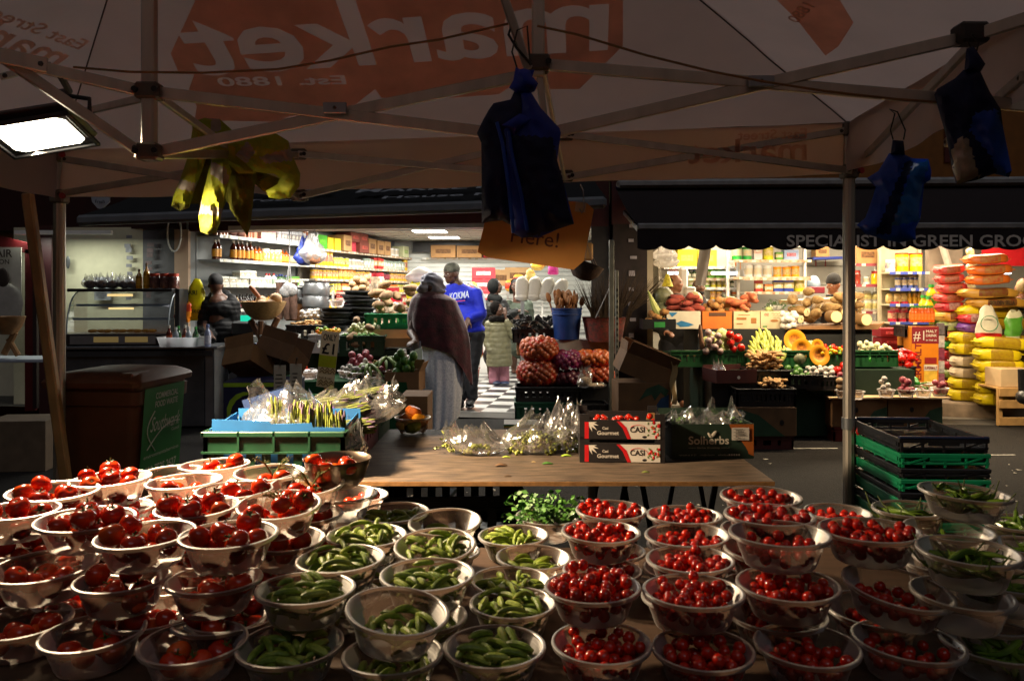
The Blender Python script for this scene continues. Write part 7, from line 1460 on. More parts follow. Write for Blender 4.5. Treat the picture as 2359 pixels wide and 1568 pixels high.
def netsack(c,r,n,cols,net,label,seed=0,hgt=1.0):
 o=thing('onion_sack',label,'net sack',c);g=G()
 for i in range(n):
  a=i*2.39996+seed;zz=(i+.5)/n;q=math.sqrt(max(.05,1-(abs(2*zz-.9)**3)*.7))
  g.ell((c[0]+r[0]*q*.88*math.cos(a),c[1]+r[1]*q*.88*math.sin(a),c[2]+.04+(r[2]-.06)*zz+U(-.01,.01)),.044*U(.85,1.15),9,6)
 g.build('onions',m(cols[0],.4,var=.35,scale=12,col2=cols[1]),o);g=G()
 def fn(s,t):
  a=2*PI*s;q=math.sqrt(max(.02,1-(abs(2*t-.9)**3)*.75))*(1 if t<.93 else .6);k=1.04+.05*noise.noise(V((math.cos(a)*6,math.sin(a)*6,t*9+seed)))
  return(c[0]+r[0]*q*k*math.cos(a),c[1]+r[1]*q*k*math.sin(a),c[2]+r[2]*1.03*t)
 g.sheet(fn,36,22,cu=True);g.build('net',netmat(net),o);return o
def netmat(hexc):
 key=('net',hexc)
 if key in MC:return MC[key]
 mt,nt,out=newmat('net');tc=nd(nt,'ShaderNodeTexCoord');mp=nd(nt,'ShaderNodeMapping');mp.inputs['Rotation'].default_value=(.3,.4,.785);nt.links.new(tc.outputs['Object'],mp.inputs[0])
 ck=nd(nt,'ShaderNodeTexNoise',Scale=70.0,Detail=2.0);nt.links.new(mp.outputs[0],ck.inputs[0]);r=nd(nt,'ShaderNodeMapRange');r.inputs['From Min'].default_value=.42;r.inputs['From Max'].default_value=.52;nt.links.new(ck.outputs['Fac'],r.inputs[0])
 mul=nd(nt,'ShaderNodeMath');mul.operation='MULTIPLY';mul.inputs[1].default_value=.8;nt.links.new(r.outputs[0],mul.inputs[0])
 t=nd(nt,'ShaderNodeBsdfTransparent');d=nd(nt,'ShaderNodeBsdfPrincipled',Roughness=.35);d.inputs['Base Color'].default_value=lin(hexc)
 mx=nd(nt,'ShaderNodeMixShader');nt.links.new(mul.outputs[0],mx.inputs[0]);nt.links.new(t.outputs[0],mx.inputs[1]);nt.links.new(d.outputs[0],mx.inputs[2]);nt.links.new(mx.outputs[0],out.inputs[0]);MC[key]=mt;return mt
dz=8.95
for k,(u,v,r,n,cc,net,lb,s)in enumerate(((1243,830,(.21,.16,.26),80,('#a0401c','#b85a2c'),'#c81c10','red net sack of onions on top of the pile',0),(1240,886,(.235,.17,.28),95,('#8a3418','#a04a24'),'#b01810','red net sack of onions at the bottom of the pile',2),(1310,850,(.18,.15,.2),50,('#6a1c3a','#7a2a48'),'#8a1460','purple net sack of red onions',1),(1312,888,(.17,.15,.17),40,('#4a1c28','#5a2430'),'#5c1030','dark purple net sack under the brighter one',5),(1368,843,(.21,.15,.17),52,('#b0501c','#c0642c'),'#d8380c','orange net sack on top beside the metal upright',3),(1372,880,(.21,.15,.18),56,('#9a3a1a','#a84a22'),'#c0240c','orange red net sack beneath the orange one',4))):
 c=P(u,v,dz);netsack((c.x,c.y,c.z),r,n,cc,net,lb,s)
c=P(1262,0,8.75);crate('produce_crate',.72,.42,.2,m('#0c4a32',.45),(c.x,8.8,.1),0,'dark green crate at the bottom beneath the onion sacks',ribs=8);crate('produce_crate',.7,.40,.16,BLACKP,(c.x,8.8,.302),0,'black crate between the green crate and the onion sacks',ribs=8)
g=G();g.box((PX(1345,9.1),9.15,.3),(.75,.35,.5),.01);g.build('plinth',BLACKP,loc=(PX(1345,9.1),9.15,0),label='dark plinth carrying the purple and orange onion sacks',cat='plinth')
c=P(1366,940,8.5);crate('produce_crate',.31,.3,.25,BLACKP,(c.x,8.6,.05),0,'small black slotted basket beside the metal upright',ribs=18);FILM3=FILM2
for k,(u,v,r,nk)in enumerate(((1348,893,(.085,.07,.07),.14),(1372,893,(.12,.09,.03),.01))):
 cc=P(u,v,8.45);g=G();g.k=1;g.ell(cc+V((0,0,r[2]*.9)),(r[0]*.85,r[1]*.85,r[2]*.8),12,8);g.k=0;bagskin(g,cc,r,nk,seed=k*5);g.build('grain_bag',[FILM2,m('#a89478',.8,var=.5,scale=60)],loc=cc,label=('upright clear bag of pale grain with a pointed top','flat clear bag of grain lying on the black basket')[k],cat='bag')
g=G();g.box((PX(1335,9.3),9.35,.86),(.82,.4,.16),.006);g.build('shelf_board',m('#8f8984',.7),loc=(PX(1335,9.3),9.35,.78),label='pale shelf board under the blue bucket and the broom basket',cat='shelf')
o=cbox(P(1200,985,8.1).xy.to_3d(),.34,.3,.17,0,'white carton with green and yellow top edge below the crates',m('#8f8c86',.7),open_top=False);e,X,Z=front(o,.34,.3);patch(o,'green_edge',rect(0,.15,.34,.168),m('#1c5a2c',.6),e(0,0),X,Z);patch(o,'yellow_edge',rect(0,.138,.34,.15),m('#b08a1c',.6),e(0,0),X,Z)
zb=.942
o=thing('blue_bucket','deep blue plastic bucket full of wooden spoons','bucket',(PX(1306,9.25),9.25,zb));g=G();g.lathe([(.001,.003),(.145,0),(.175,.34),(.183,.345),(.183,.36),(.172,.36),(.165,.33),(.135,.02)],28,tr(o.location));g.lathe([(.172,.28),(.18,.283),(.18,.295),(.173,.298)],28,tr(o.location));g.build('pail',m('#12306a',.4,var=.15),o);BC=V(o.location)
SPN=[]
for k in range(2):
 g=G();g.tube([(0,0,0),(0,0,.34)],[.008,.010],7);g.ell((0,0,.40),(.034,.011+.006*k,.06),12,8);SPN.append(Proto(g.build('wooden_spoon',m('#8f6038',.6,var=.3,scale=10,stretch=(6,6,1)))))
for k in range(30):
 a=k*2.4;q=.13*math.sqrt(k/30);SPN[k%2].put(BC+V((q*math.cos(a),q*math.sin(a),.06)),label='brown wooden spoon standing in the blue bucket',cat='wooden spoon',group='wooden spoons in the blue bucket',rot=(U(-.22,.22)+.9*q*math.sin(-a)*1.5,.9*q*math.cos(a)*2,U(0,3)),scale=U(.9,1.15))
o=thing('broom_basket','woven basket with red pattern holding tall straw brooms','basket',(PX(1392,9.2),9.2,zb-.02));g=G();g.lathe([(.001,.003),(.2,0),(.235,.2),(.255,.27),(.262,.275),(.25,.27),(.22,.2),(.18,.02)],30,tr(o.location),wob=lambda t,z:.02*math.sin(22*t+z*60));g.build('weave',m('#5a3a2c',.8,var=.5,scale=24,bump=.6,bscale=50,col2='#7a2a20'),o);BB=V(o.location)
BRM=m('#3a2c1e',.9,var=.4,scale=40)
for k,(dx,lean,h)in enumerate(((-.1,-.12,.62),(.02,.0,.7),(.14,.2,.72),(.2,.42,.66),(-.02,-.03,.55))):
 g=G();b0=BB+V((dx,0,.05))
 for j in range(60):
  f=U(-1,1);a2=U(-.09,.09);tip=b0+V((lean*h*1.3+f*.15,a2,h*U(.8,1.1)));mid=b0+V((lean*h*.35+f*.03,a2*.3,h*.45));g.tube([b0+V((f*.02,0,0)),mid,tip],[.004,.004,.0012],4,cap=False)
 g.build('straw_broom',BRM,loc=b0,label='tall straw broom in the woven basket, '+('leaning towards the bucket','upright in the middle','leaning past the metal upright','leaning furthest over the doorway','short and half hidden')[k],cat='broom')
g=G();g.tube([BB+V((-.12,-.1,.25)),BB+V((.06,-.05,.62))],.006,6);g.build('metal_rod',m('#8a8c94',.4,.3),loc=BB+V((-.12,-.1,.25)),label='thin grey handle slanting out of the broom basket',cat='handle')
o=thing('straw_basket','wrapped straw hanging basket beneath the cardboard notice','basket',P(1345,560,8.7));g=G();g.lathe([(.001,0),(.1,.02),(.17,.1),(.2,.2),(.19,.2),(.001,.04)],22,tr(P(1338,645,8.7))@ry(.35));g.build('bowl',m('#3c2a1e',.85,var=.4,bump=.8,bscale=60),o);g=G()
for k in range(9):g.tube([P(1338,612,8.7)+V((.18*math.cos(k*.7),.18*math.sin(k*.7),0)),P(1352,560,8.7)],.003,4)
g.build('wrap',m('#7a6254',.6),o);g=G();g.box(P(1345,580,9.1),(.2,.2,.2),.02);g.build('cardboard_box',m('#9a7444',.8),loc=P(1345,590,9.1),label='small tan carton above the straw basket',cat='box')
o=thing('metal_upright','galvanised slotted upright post between the two shops','post',P(1413,960,8.45));g=G();q0,q1=P(1409,0,8.45),P(1418,0,8.45);g.box(((q0.x+q1.x)/2-.02,8.45,1.02),(.05,.05,2.04),.004);g.box(((q0.x+q1.x)/2+.045,8.5,.86),(.03,.04,1.72),.003);g.k=1
for k in range(22):g.box(((q0.x+q1.x)/2+.045,8.478,.25+.06*k),(.014,.004,.03))
g.build('profile',[m('#7d8078',.45,.5,var=.3),BLACKP],o)
BAN=m('#6a4a2a',.85,var=.2,scale=5);LEAFG=m('#24402a',.8,var=.3);LEAFB=m('#1c3a5a',.8,var=.3)
for k,(z_,t)in enumerate(((0,'lowest brown banana carton by the metal upright'),(.30,'middle brown banana carton by the metal upright'),(.60,'top slanted open banana carton by the metal upright'))):
 if k==2:
  o=cbox((PX(1475,8.0),8.05,.63),.52,.4,.2,.06,t,BAN,(('f',.14,25),('l',.1,15),('b',.12,-10)));o.rotation_euler=(rad(4),rad(22),.06)
 else:
  o=cbox((PX(1478,8.0),8.05,z_),.52,.4,.298,.04,t,BAN,open_top=False);e,X,Z=front(o,.52,.4)
  patch(o,'palm_print',[(.2,.12),(.28,.24),(.4,.28),(.5,.22),(.47,.15),(.42,.2),(.36,.12),(.33,.18),(.27,.16)],LEAFG,e(0,0),X,Z);patch(o,'wave_print',[(.34,.02),(.5,.02),(.5,.18),(.42,.14)],LEAFB,e(0,0),X,Z)
  if k==0:
   for x in(.1,.35):patch(o,'hand_hole',disc(x,.21,.022,.022,12),BLACKP,e(0,0),X,Z,.004)
g=G();g.sheet(lambda a,b:P(1546+12*a+4*math.sin(b*9),832+100*b,7.8)+V((0,.03*math.sin(7*b+2*a),0)),4,14);g.build('card_strip',m('#8f7448',.8),loc=P(1550,880,7.8),label='torn hanging cardboard strip at the edge of the banana cartons',cat='cardboard')
stand('display_bench','long upper display bench of root vegetables draped in black',2.05,3.95,8.75,9.5,1.08,m('#0f1210',.9,var=.3));stand('display_bench','middle display bench with green grass drape before the right shop',1.95,4.1,8.12,8.72,.70,m('#0d2a16',.95,var=.4,scale=120,bump=.8,bscale=300))
zt=1.081
o=cbox(P(1515,0,8.85).xy.to_3d()+V((0,0,zt)),.36,.26,.11,0,'dark tray of tan roots with a green label',BLACKP);e,X,Z=front(o,.36,.26);patch(o,'label',rect(.12,.02,.24,.08),m('#1f7a34',.6),e(0,0),X,Z);heap(EDD,EB,8,P(1512,0,8.85).xy.to_3d()+V((0,0,zt+.05)),.12,.09,'tan root in the dark tray with green label','root')
g=G();c0=P(1522,732,8.9);g.tube([c0,c0+V((-.06,.02,.12)),c0+V((-.13,.05,.3))],[.055,.04,.008],8);g.build('sugar_leaf',m('#a8b060',.6,var=.25),loc=c0,label='pale green pointed leaf stalk leaning on the dark tray',cat='leaf')
BXS=[(1555,.34,m('#bcb6a4',.75,var=.1),'white carton with blue leaf print holding purple sweet potatoes'),(1646,.34,m('#c0641a',.75,var=.12),'orange carton printed upside down holding eddoes'),(1710,.30,m('#b8a884',.75,var=.12),'cream carton of orange sweet potatoes'),(1770,.33,m('#b4a684',.75,var=.12),'cream carton with handwriting holding greens')]
x=PX(1530,8.9);OBX=[]
for k,(u,w,mt,t)in enumerate(BXS):
 w=(.385,.335,.30,.31)[k];x0_=(PX(1541,8.85),PX(1623,8.85),PX(1695,8.85),PX(1757,8.85))[k];o=cbox((x0_+w/2-.03,9.0,zt),w-.01,.34,.195,0,t,mt);OBX.append((o,w-.01))
o,w=OBX[0];e,X,Z=front(o,w,.34);BLP=m('#1a6a9a',.6,var=.2);patch(o,'blue_print',[(0,0),(.1,0),(.05,.08),(.0,.12)],BLP,e(0,0),X,Z);patch(o,'blue_print',[(.02,.18),(.12,.18),(.06,.13)],BLP,e(0,0),X,Z);patch(o,'blue_print',[(.1,.06),(.16,.09),(.26,.06),(.3,.045),(.24,.025),(.15,.02)],BLP,e(0,0),X,Z)
o,w=OBX[1];e,X,Z=front(o,w,.34);patch(o,'dark_badge',rect(.07,.14,.26,.18),m('#4a2c14',.6),e(0,0),X,Z);write(o,'EDDOES',m('#c8823a',.6),e(.24,.172),-X,-Z,width=.15,height=.024,eps=-.005)
o,w=OBX[2];e,X,Z=front(o,w,.34);PR1=m('#8a5a2a',.7)
for a,b,c_,d_ in((.03,.1,.14,.125),(.03,.05,.1,.06),(.19,.06,.25,.12),(.05,.15,.18,.156)):patch(o,'print',rect(a,b,c_,d_),PR1,e(0,0),X,Z)
o,w=OBX[3];e,X,Z=front(o,w,.34);write(o,'OZ',m('#8a1c14',.6),e(.04,.145),X,Z,width=.05,height=.026);patch(o,'print',disc(.15,.09,.045,.014,12),PR1,e(0,0),X,Z);g=G()
for q in range(3):g.tube([e(.12+.014*k+.01*q,.17-.025*q+.006*math.sin(k*2.2))+V((0,-.002,0))for k in range(11)],.0018,4)
g.build('handwriting',m('#2a2824',.6),o);patch(o,'green_print',rect(.02,.02,.07,.032),m('#2a7a34',.6),e(0,0),X,Z)
def at(u,d,z_):return V((PX(u,d),d,z_))
heap(SWP,SB_,15,at(1582,8.98,zt+.14),.15,.12,'purple brown sweet potato in the white and blue carton','sweet potato',flat=.3);heap(EDD,EB,11,at(1648,8.96,zt+.15),.11,.1,'rough brown eddoe in the orange carton','eddoe');heap(SWO,SB_,8,at(1712,8.98,zt+.15),.11,.1,'orange sweet potato in the plain cream carton','sweet potato',flat=.4)
PUMP=[Proto(rnd('pumpkin','#5a6048',.12,flat=.85,ribs=12,amp=.06,col2='#7a7a5a',rough=.5)),Proto(rnd('pumpkin','#c0b078',.1,flat=.95,col2='#cfc08c',rough=.4)),Proto(rnd('pumpkin','#c89a48',.08,flat=.9,ribs=10,amp=.05,col2='#d0a85a'))]
for u,v,d,k,s,t in((1528,683,9.2,0,1.05,'upper grey green ribbed pumpkin by the doorway'),(1530,715,9.1,0,1.0,'lower grey green ribbed pumpkin by the doorway'),(1580,705,9.25,1,1,'pale round melon behind the purple sweet potatoes'),(1600,690,9.35,1,1.0,'pale green melon furthest behind the sweet potatoes'),(1557,702,9.12,2,.9,'small orange squash beside the ribbed pumpkins'),(1683,702,9.15,1,1.05,'yellow round melon behind the eddoes'),(1700,712,9.0,2,.8,'tan squash in front of the yellow melon')):
 PUMP[k].put(P(u,v,d),label=t,cat='pumpkin' if k!=1 else 'melon',scale=s,rot=(U(-.2,.2),U(-.2,.2),U(0,6)))
g=G();leafy(g,at(1789,8.95,zt+.21),60,.07,.13,.2,.011);g.build('thyme_bunch',[m('#2c4a20',.7,var=.4),m('#4a5a34',.7)],loc=at(1789,8.95,zt+.2),smooth=False,label='dark bushy thyme bunch on the handwritten carton',cat='thyme')
g=G();g.lathe([(.04,0),(.075,.06),(.08,.065)],16,tr(at(1790,8.9,zt+.195)));g.build('bowl',frosted(),loc=at(1790,8.9,zt+.2),label='clear bowl under the thyme bunch',cat='bowl')
g=G();g.ell(at(1773,8.95,zt+.21),(.05,.05,.04),12,8);g.build('cabbage',m('#a8b878',.6,var=.3,scale=30,bump=.6,bscale=40),loc=at(1773,8.95,zt+.2),label='pale small cabbage beside the thyme bunch',cat='cabbage')
o=thing('yam_tray','wide flattened brown card tray of large yams','tray',(PX(1905,8.9),8.95,zt));g=G();g.prism([(-.52,0),(.48,0),(.56,.08),(.50,.06),(-.5,.02)],.5,(PX(1905,8.9),9.2,zt),(1,0,0),(0,0,1));g.build('card',CARD2,o)
heap(LYAM,[caps(.14,.055)]*3,20,(PX(1905,8.9),8.98,zt+.05),.42,.16,'large brown yam on the wide card tray','yam',flat=.3,tries=20,sc_=(.75,.95))
CUT=Proto((lambda g:(g.cyl((0,-.07,0),(0,.08,0),.066,.07,18),setattr(g,'k',1),g.cyl((0,-.073,0),(0,-.07,0),.06,.062,18),g.build('cut_yam',[m('#7a5c34',.8,var=.3,bump=.3),m('#d2c690',.6,var=.06)]))[3])(G()))
for u,v,d,t in((1921,729,8.72,'pale cut yam face left of the metal pole'),(1949,718,8.75,'pale cut yam face partly behind the metal pole'),(1988,736,8.66,'pale cut yam face right of the metal pole')):CUT.put(P(u,v,d),label=t,cat='yam',rot=(0,0,U(-.3,.3)))
heap(GARL,bl1(.03),22,at(1818,8.8,zt),.07,.1,'white turnip heaped left of the yam tray','turnip',sc_=(1.3,1.7))
zm=.70
for k,(u,w,t)in enumerate(((1585,.42,'of dry roots at the left end'),(1650,.38,'of wrapped cabbages'),(1760,.46,'of green bananas'),(1850,.42,'of cut pumpkins'),(1930,.36,'of red chillies behind the metal pole'),(2010,.40,'of pale peppers at the right end'))):
 o=crate('produce_crate',w-.01,.4,.17,m('#11481f',.45,var=.2),(PX(u,8.35),8.38,zm),0,'dark green display crate '+t,'green display crates',ribs=10);o.rotation_euler=(rad(-6),0,0)
CAB=[Proto(rnd('wrapped_cabbage','#a8b068',.055,flat=.9,ribs=7,amp=.08,col2='#c0c488',rough=.25))]
heap(CAB,bl1(.052),13,at(1655,8.38,zm+.12),.13,.12,'film wrapped pale cabbage in the green crate','cabbage',sc_=(.85,1.15));heap(MUSH,bl1(.04),10,at(1640,8.2,zm+.14),.09,.04,'pinkish turnip at the front of the cabbage crate','turnip',sc_=(.8,1))
heap(REDPEP,bl1(.045),5,at(1695,8.2,zm+.15),.07,.04,'glossy red pepper bag next to the bananas','pepper',sc_=(.9,1.1))
g=G();pts=[(0,0,0),(.0,-.008,-.012),(.0,-.022,-.04),(0,-.03,-.075),(0,-.03,-.11),(0,-.022,-.145),(0,-.010,-.165),(0,-.004,-.176)]
g.tube(pts,[.006,.009,.0165,.0185,.0185,.0165,.009,.004],8);BNA=Proto(g.build('green_banana',m('#8f9c34',.45,var=.25,scale=16,col2='#b4ba58')))
for rw,(n,z_,y_,hw)in enumerate(((9,.16,8.24,.20),(9,.20,8.29,.185),(8,.245,8.34,.16),(6,.29,8.39,.12),(4,.335,8.43,.07),(2,.365,8.46,.03))):
 for i in range(n):
  x=(i/(n-1)-.5)*2*hw;BNA.put((PX(1762,8.35)+x+U(-.008,.008),y_,zm+z_+.04-.25*x*x),label='green banana in the heaped display crate beside the red peppers',cat='banana',group='green bananas in the display crate',rot=(rad(-28+U(-14,14)),rad(x*130+U(-10,10)),U(-.3,.3)),scale=U(.85,1.05))
for u,v,d,k,s,t in((1812,818,8.3,1,.85,'pale grey whole pumpkin at the crate corner'),(1838,826,8.25,0,.75,'dark green whole pumpkin under the cut halves'),(1868,800,8.5,1,.8,'whole pumpkin behind the cut halves')):PUMP[k].put(P(u,v,d),label=t,cat='pumpkin',scale=s)
def cutpump():
 g=G();g.k=0;g.lathe([(.001,-.085),(.07,-.07),(.105,-.02),(.11,.0)],24,rx(PI/2));g.k=1;g.lathe([(.11,.0),(.08,.002),(.055,-.012)],24,rx(PI/2));g.k=2;g.lathe([(.055,-.012),(.03,-.025),(.001,-.022)],24,rx(PI/2))
 return Proto(g.build('cut_pumpkin',[m('#6a6a48',.5,var=.3),m('#d08a08',.5,var=.12),m('#b06a14',.6,var=.5,scale=60)]))
CP=cutpump()
for u,v,d,s,t in((1832,783,8.4,1.05,'uppermost orange pumpkin half facing the street'),(1848,802,8.25,.95,'middle orange pumpkin half with seeds'),(1889,818,8.15,.98,'lowest orange pumpkin half by the chillies'),(1884,795,8.4,.6,'small orange pumpkin wedge at the back')):CP.put(P(u,v,d),label=t,cat='pumpkin',rot=(rad(-12),U(-.3,.3),U(-.2,.2)),scale=s)
heap([PEPP[0]],bl1(.02),60,at(1925,8.4,zm+.13),.15,.12,'tiny bright red hot pepper in the chilli crate','pepper',sc_=(.75,.95),tries=5);heap([PEPP[3],PEPP[1]],bl1(.02)*2,20,at(1915,8.2,zm+.14),.13,.04,'green and yellow hot pepper before the red ones','pepper',sc_=(.75,.95),tries=5)
heap(GEGG,bl1(.03),30,at(2015,8.35,zm+.13),.15,.1,'pale yellow pepper in the right end crate','pepper',sc_=(.9,1.2))
heap(GING,GB,6,at(1595,8.3,zm+.12),.12,.08,'dry root scrap in the left end crate','root');Proto(lump('yam','#6a4a34',.17,.026,.01)).put(P(1617,785,8.3),label='long thin brown yam standing in the left end crate',cat='yam',rot=(0,PI/2-.1,0))
o=cbox(P(1680,0,7.95).xy.to_3d()+V((0,0,.60)),.42,.34,.13,rad(10),'dark red display carton with a round white hole',m('#4a1614',.7),(('b',.02,0),));e,X,Z=front(o,.42,.34);patch(o,'hole',disc(.23,.055,.016,n=12),m('#c8c4bc',.6),e(0,0),X,Z);g=G();bagskin(g,P(1655,0,7.9).xy.to_3d()+V((0,0,.68)),(.07,.06,.05),.06,seed=2);g.build('film_bag',FILM,loc=P(1655,0,7.9).xy.to_3d()+V((0,0,.68)),label='clear film bag in the dark red carton',cat='plastic bag')
g=G();g.box((PX(1690,7.95),8.02,.3),(.5,.4,.598));g.build('dark_plinth',BLACKP,loc=(PX(1690,7.95),8.02,0),label='black plinth beneath the dark red carton',cat='plinth')
o=cbox(P(1752,0,7.72).xy.to_3d()+V((0,0,.13)),.56,.4,.27,0,'brown and green banana carton printed upside down',m('#5a4026',.85,var=.2),open_top=False);e,X,Z=front(o,.56,.4);patch(o,'green_print',[(0,0),(.45,0),(.2,.2),(0,.26)],m('#1c3a24',.7),e(0,0),X,Z,.001);write(o,'BANAMIE',m('#2c1c12',.7),e(.53,.1),-X,-Z,width=.34,height=.07,eps=-.004)
for x_ in(.13,.42):patch(o,'hand_hole',disc(x_,.13,.02,.026,12),BLACKP,e(0,0),X,Z,.006)
crate('bread_crate',.5,.38,.128,m('#3a1214',.5),(PX(1755,7.72),7.74,.0),0,'dark red crate at ground level under the banana carton',ribs=4)
crate('produce_crate',.56,.38,.17,BLACKP,(PX(1752,7.75),7.76,.402),0,'black crate of ginger on the banana carton',ribs=14);heap(GING,GB,20,at(1780,7.72,.55),.1,.1,'pale ginger root heaped in the front black crate','ginger',sc_=(1,1.4))
crate('produce_crate',.4,.36,.16,BLACKP,(PX(1762,8.0),8.02,.56),0,'black crate of tall ginger heap behind the front crate',ribs=12);heap(GING,GB,44,at(1760,7.98,.66),.12,.11,'pale ginger root in the tall heap','ginger',sc_=(1.1,1.6),cone=.12)
crate('produce_crate',.4,.34,.14,BLACKP,(PX(1840,8.1),8.15,.52),0,'black crate of limes beside the ginger',ribs=10);heap(AVO,bl1(.04),8,at(1838,8.12,.6),.12,.09,'green lime in the black crate beside the ginger','lime',sc_=(.7,.9))
crate('produce_crate',.4,.32,.14,m('#20242c',.5),(PX(1893,8.1),8.16,.50),0,'dark crate of garlic left of the metal pole',ribs=16);heap(GARL,bl1(.026),40,at(1888,8.12,.6),.15,.1,'white garlic bulb heaped left of the metal pole','garlic',sc_=(.9,1.2))
heap(REDPEP,bl1(.042),6,at(1938,8.15,.58),.08,.06,'red pepper glimpsed left of the metal pole','pepper')
crate('produce_crate',.58,.36,.14,BLACKP,(PX(2035,8.7),8.75,.55),0,'black crate of green and red peppers right of the metal pole',ribs=12);heap(GREENPEP,bl1(.042),14,at(2010,8.68,.64),.12,.1,'dark green bell pepper in the black pepper crate','pepper');heap(LONGP,[caps(.085,.022)]*2,18,at(2070,8.72,.68),.15,.11,'long red pepper in the black pepper crate','pepper',cone=.08);heap(REDPEP,bl1(.044),6,at(2085,8.62,.66),.09,.05,'round red pepper at the end of the pepper crate','pepper')
g=G();g.box((PX(2000,8.6),8.7,.27),(1.0,.3,.54));g.build('dark_plinth',BLACKP,loc=(PX(2000,8.6),8.7,0),label='black plinth beneath the pepper crates',cat='plinth')
for k,(x_,y_,t)in enumerate(((3.46,8.15,'nearest the metal pole'),(4.03,8.18,'at the right end'))):
 o=cbox((x_,y_,.145),.55,.42,.275,.02,'banana carton under the bowl board, '+t,BAN,open_top=False);e,X,Z=front(o,.55,.42);patch(o,'green_print',[(.3,0),(.55,0),(.55,.2),(.42,.16)],LEAFG,e(0,0),X,Z)
 patch(o,'hand_hole',disc(.24,.17,.022,.026,12),BLACKP,e(0,0),X,Z,.004)
 crate('bread_crate',.5,.4,.142,m('#5a1a14',.5),(x_,y_,0),0,'dark red crate on the ground under the bowl board, '+t,ribs=4)
o=cbox((3.42,8.55,.145),.5,.34,.275,.02,'banana carton at the rear of the bowl board',BAN,open_top=False)
g=G();g.prism([(3.16,7.92),(4.36,7.92),(4.4,8.72),(3.26,8.72)],.015,(0,0,.425),(1,0,0),(0,1,0));g.build('card_board',PALECARD,loc=(3.75,8.3,.425),label='flat tan board laid over the banana cartons with many bowls',cat='board')
BW=[]
for k,(u,v,fp,t)in enumerate(((1893,893,ONI,'of small onions at the rear left corner'),(1905,897,POT,'of yellow mangoes'),(1925,901,POT,'of potatoes'),(1934,907,ONI,'of dark aubergines'),(1945,914,POT,'of potatoes at the front left corner'),(1972,916,GARL,'mostly behind the metal pole'),(2000,899,GARL,'empty behind the white bulb bowl'),(2042,912,GARL,'of two white bulbs'),(2020,893,GARL,'empty at the rear'),(2055,895,None,'of yellow and red peppers'),(2088,912,ONI,'of dark red onions'),(2102,900,GREENPEP,'of leaves behind the front row'),(2128,912,OKRA,'of grey green herbs'),(2165,908,ONI,'of pink shallots at the right end'),(2140,897,GARL,'empty second from the right rear'),(1985,890,GARL,'empty, rear, right of the pole'))):
 d=F*(CZ-.44)/(v+4-V0);p=P(u,v,d);p.z=.441;bowlP.put(p,label='white bowl '+t+' on the tan board',cat='bowl',scale=(.82,.82,1.15))
 if fp and 'empty' not in t and t.find('behind the metal')<0:heap(fp,bl1(.03),6,p+V((0,0,.05 if fp is POT or 'dark red' in t else .02)),.05,.05,('onion','yellow mango','potato','dark aubergine','potato','','','white bulb','','','dark red onion','green leaf pod','okra pod','pink shallot','','')[k]+' in the white bowl '+t,'produce',tries=4)
 if 'yellow and red' in t:
  for q in range(3):PEPP[1].put(p+V((U(-.04,.04),U(-.03,.03),.09)),label='yellow pepper in the mixed pepper bowl',cat='pepper',group='yellow peppers in the mixed bowl',scale=1.6)
  for q in range(3):LONGP[q%2].put(p+V((.05+.03*q,-.03,.1)),label='long red pepper in the mixed pepper bowl',cat='pepper',group='long peppers in the mixed bowl',rot=(0,.5,-.4))
def uniq_shelf(name,label,u0,u1,d,levels,depth=.3,mt=WHITEP,edge=EDGEO,back=False):return shelfunit(name,label,V((PX(u0,d),d,0)),V((PX(u1,d),d,0)),levels,depth,mt,edge,back=back,panel=True)
D1=11.9;hz=lambda v,d:PH(v,d)
uniq_shelf('grocery_shelf','orange edged shelf of milk powder tins inside the right shop',1715,1868,D1,(hz(640,D1),hz(660+14,D1)-.1,hz(612+27,D1)-.22,1.05)[:1]+(hz(672,D1),1.1),.3);uniq_shelf('grocery_shelf','upper shelf of green tins and cartons inside the right shop',1690,1868,D1+.01,(hz(638,D1),),.3)
def sh(u,v,d):return V((PX(u,d),d+.12,hz(v,d)))
WTIN=nm(cannister(.135,.19,'#c8c8c4','#c8c4c0'),'white milk powder tin','tin');OTIN=nm(cannister(.125,.17,'#e09a10','#d88a10'),'orange yellow malt tub','tub');GTIN=nm(tin(.15,.2,'#1a8a34','#c8d8c0'),'green malt tin','tin');BLC=nm(carton(.14,.08,.2,'#1a3a9a','#c8b82a'),'blue cereal box','box');YCN=nm(cannister(.16,.2,'#c8c01a','#b8b020'),'yellow square tin','tin');PKC=nm(boxc(.3,.2,.3,'#c83a5a','#d86a80'),'pink display carton','box');BLB=nm(boxc(.22,.14,.16,'#9ab0d8','#c87a8a'),'pale blue packet','box');WSL=nm(carton(.12,.1,.3,'#c0c4c8','#c88a90'),'tall white packet','packet');YBX=nm(boxc(.3,.24,.26,'#c8bc30','#d8cc60'),'yellow carton','box')
row(sh(1718,640,D1),sh(1870,640,D1),[(WTIN,3,.01),(OTIN,5,.0)],'on the lower orange edged shelf','','');
row(sh(1690,598,D1)*1,sh(1870,598,D1),[(GTIN,2,.01),(WSL,1,.01),(YCN,1,.02),(GRB,1,.01),(BLB,2,.0)],'on the upper orange edged shelf','','')
for z_ in(hz(600,D1),):shelfunit('grocery_shelf','thin orange shelf carrying green malt tins',V((PX(1690,D1),D1,0)),V((PX(1870,D1),D1,0)),(hz(599,D1),),.3,WHITEP,EDGEO,back=False,panel=False)
row(sh(1735,562,D1),sh(1870,562,D1),[(PKC,1,.02),(BLB,2,.02)],'high under the valance','','');shelfunit('grocery_shelf','highest shelf half hidden by the scalloped valance',V((PX(1700,D1),D1,0)),V((PX(1870,D1),D1,0)),(hz(563,D1),),.3,WHITEP,WHITEP,back=False,panel=False)
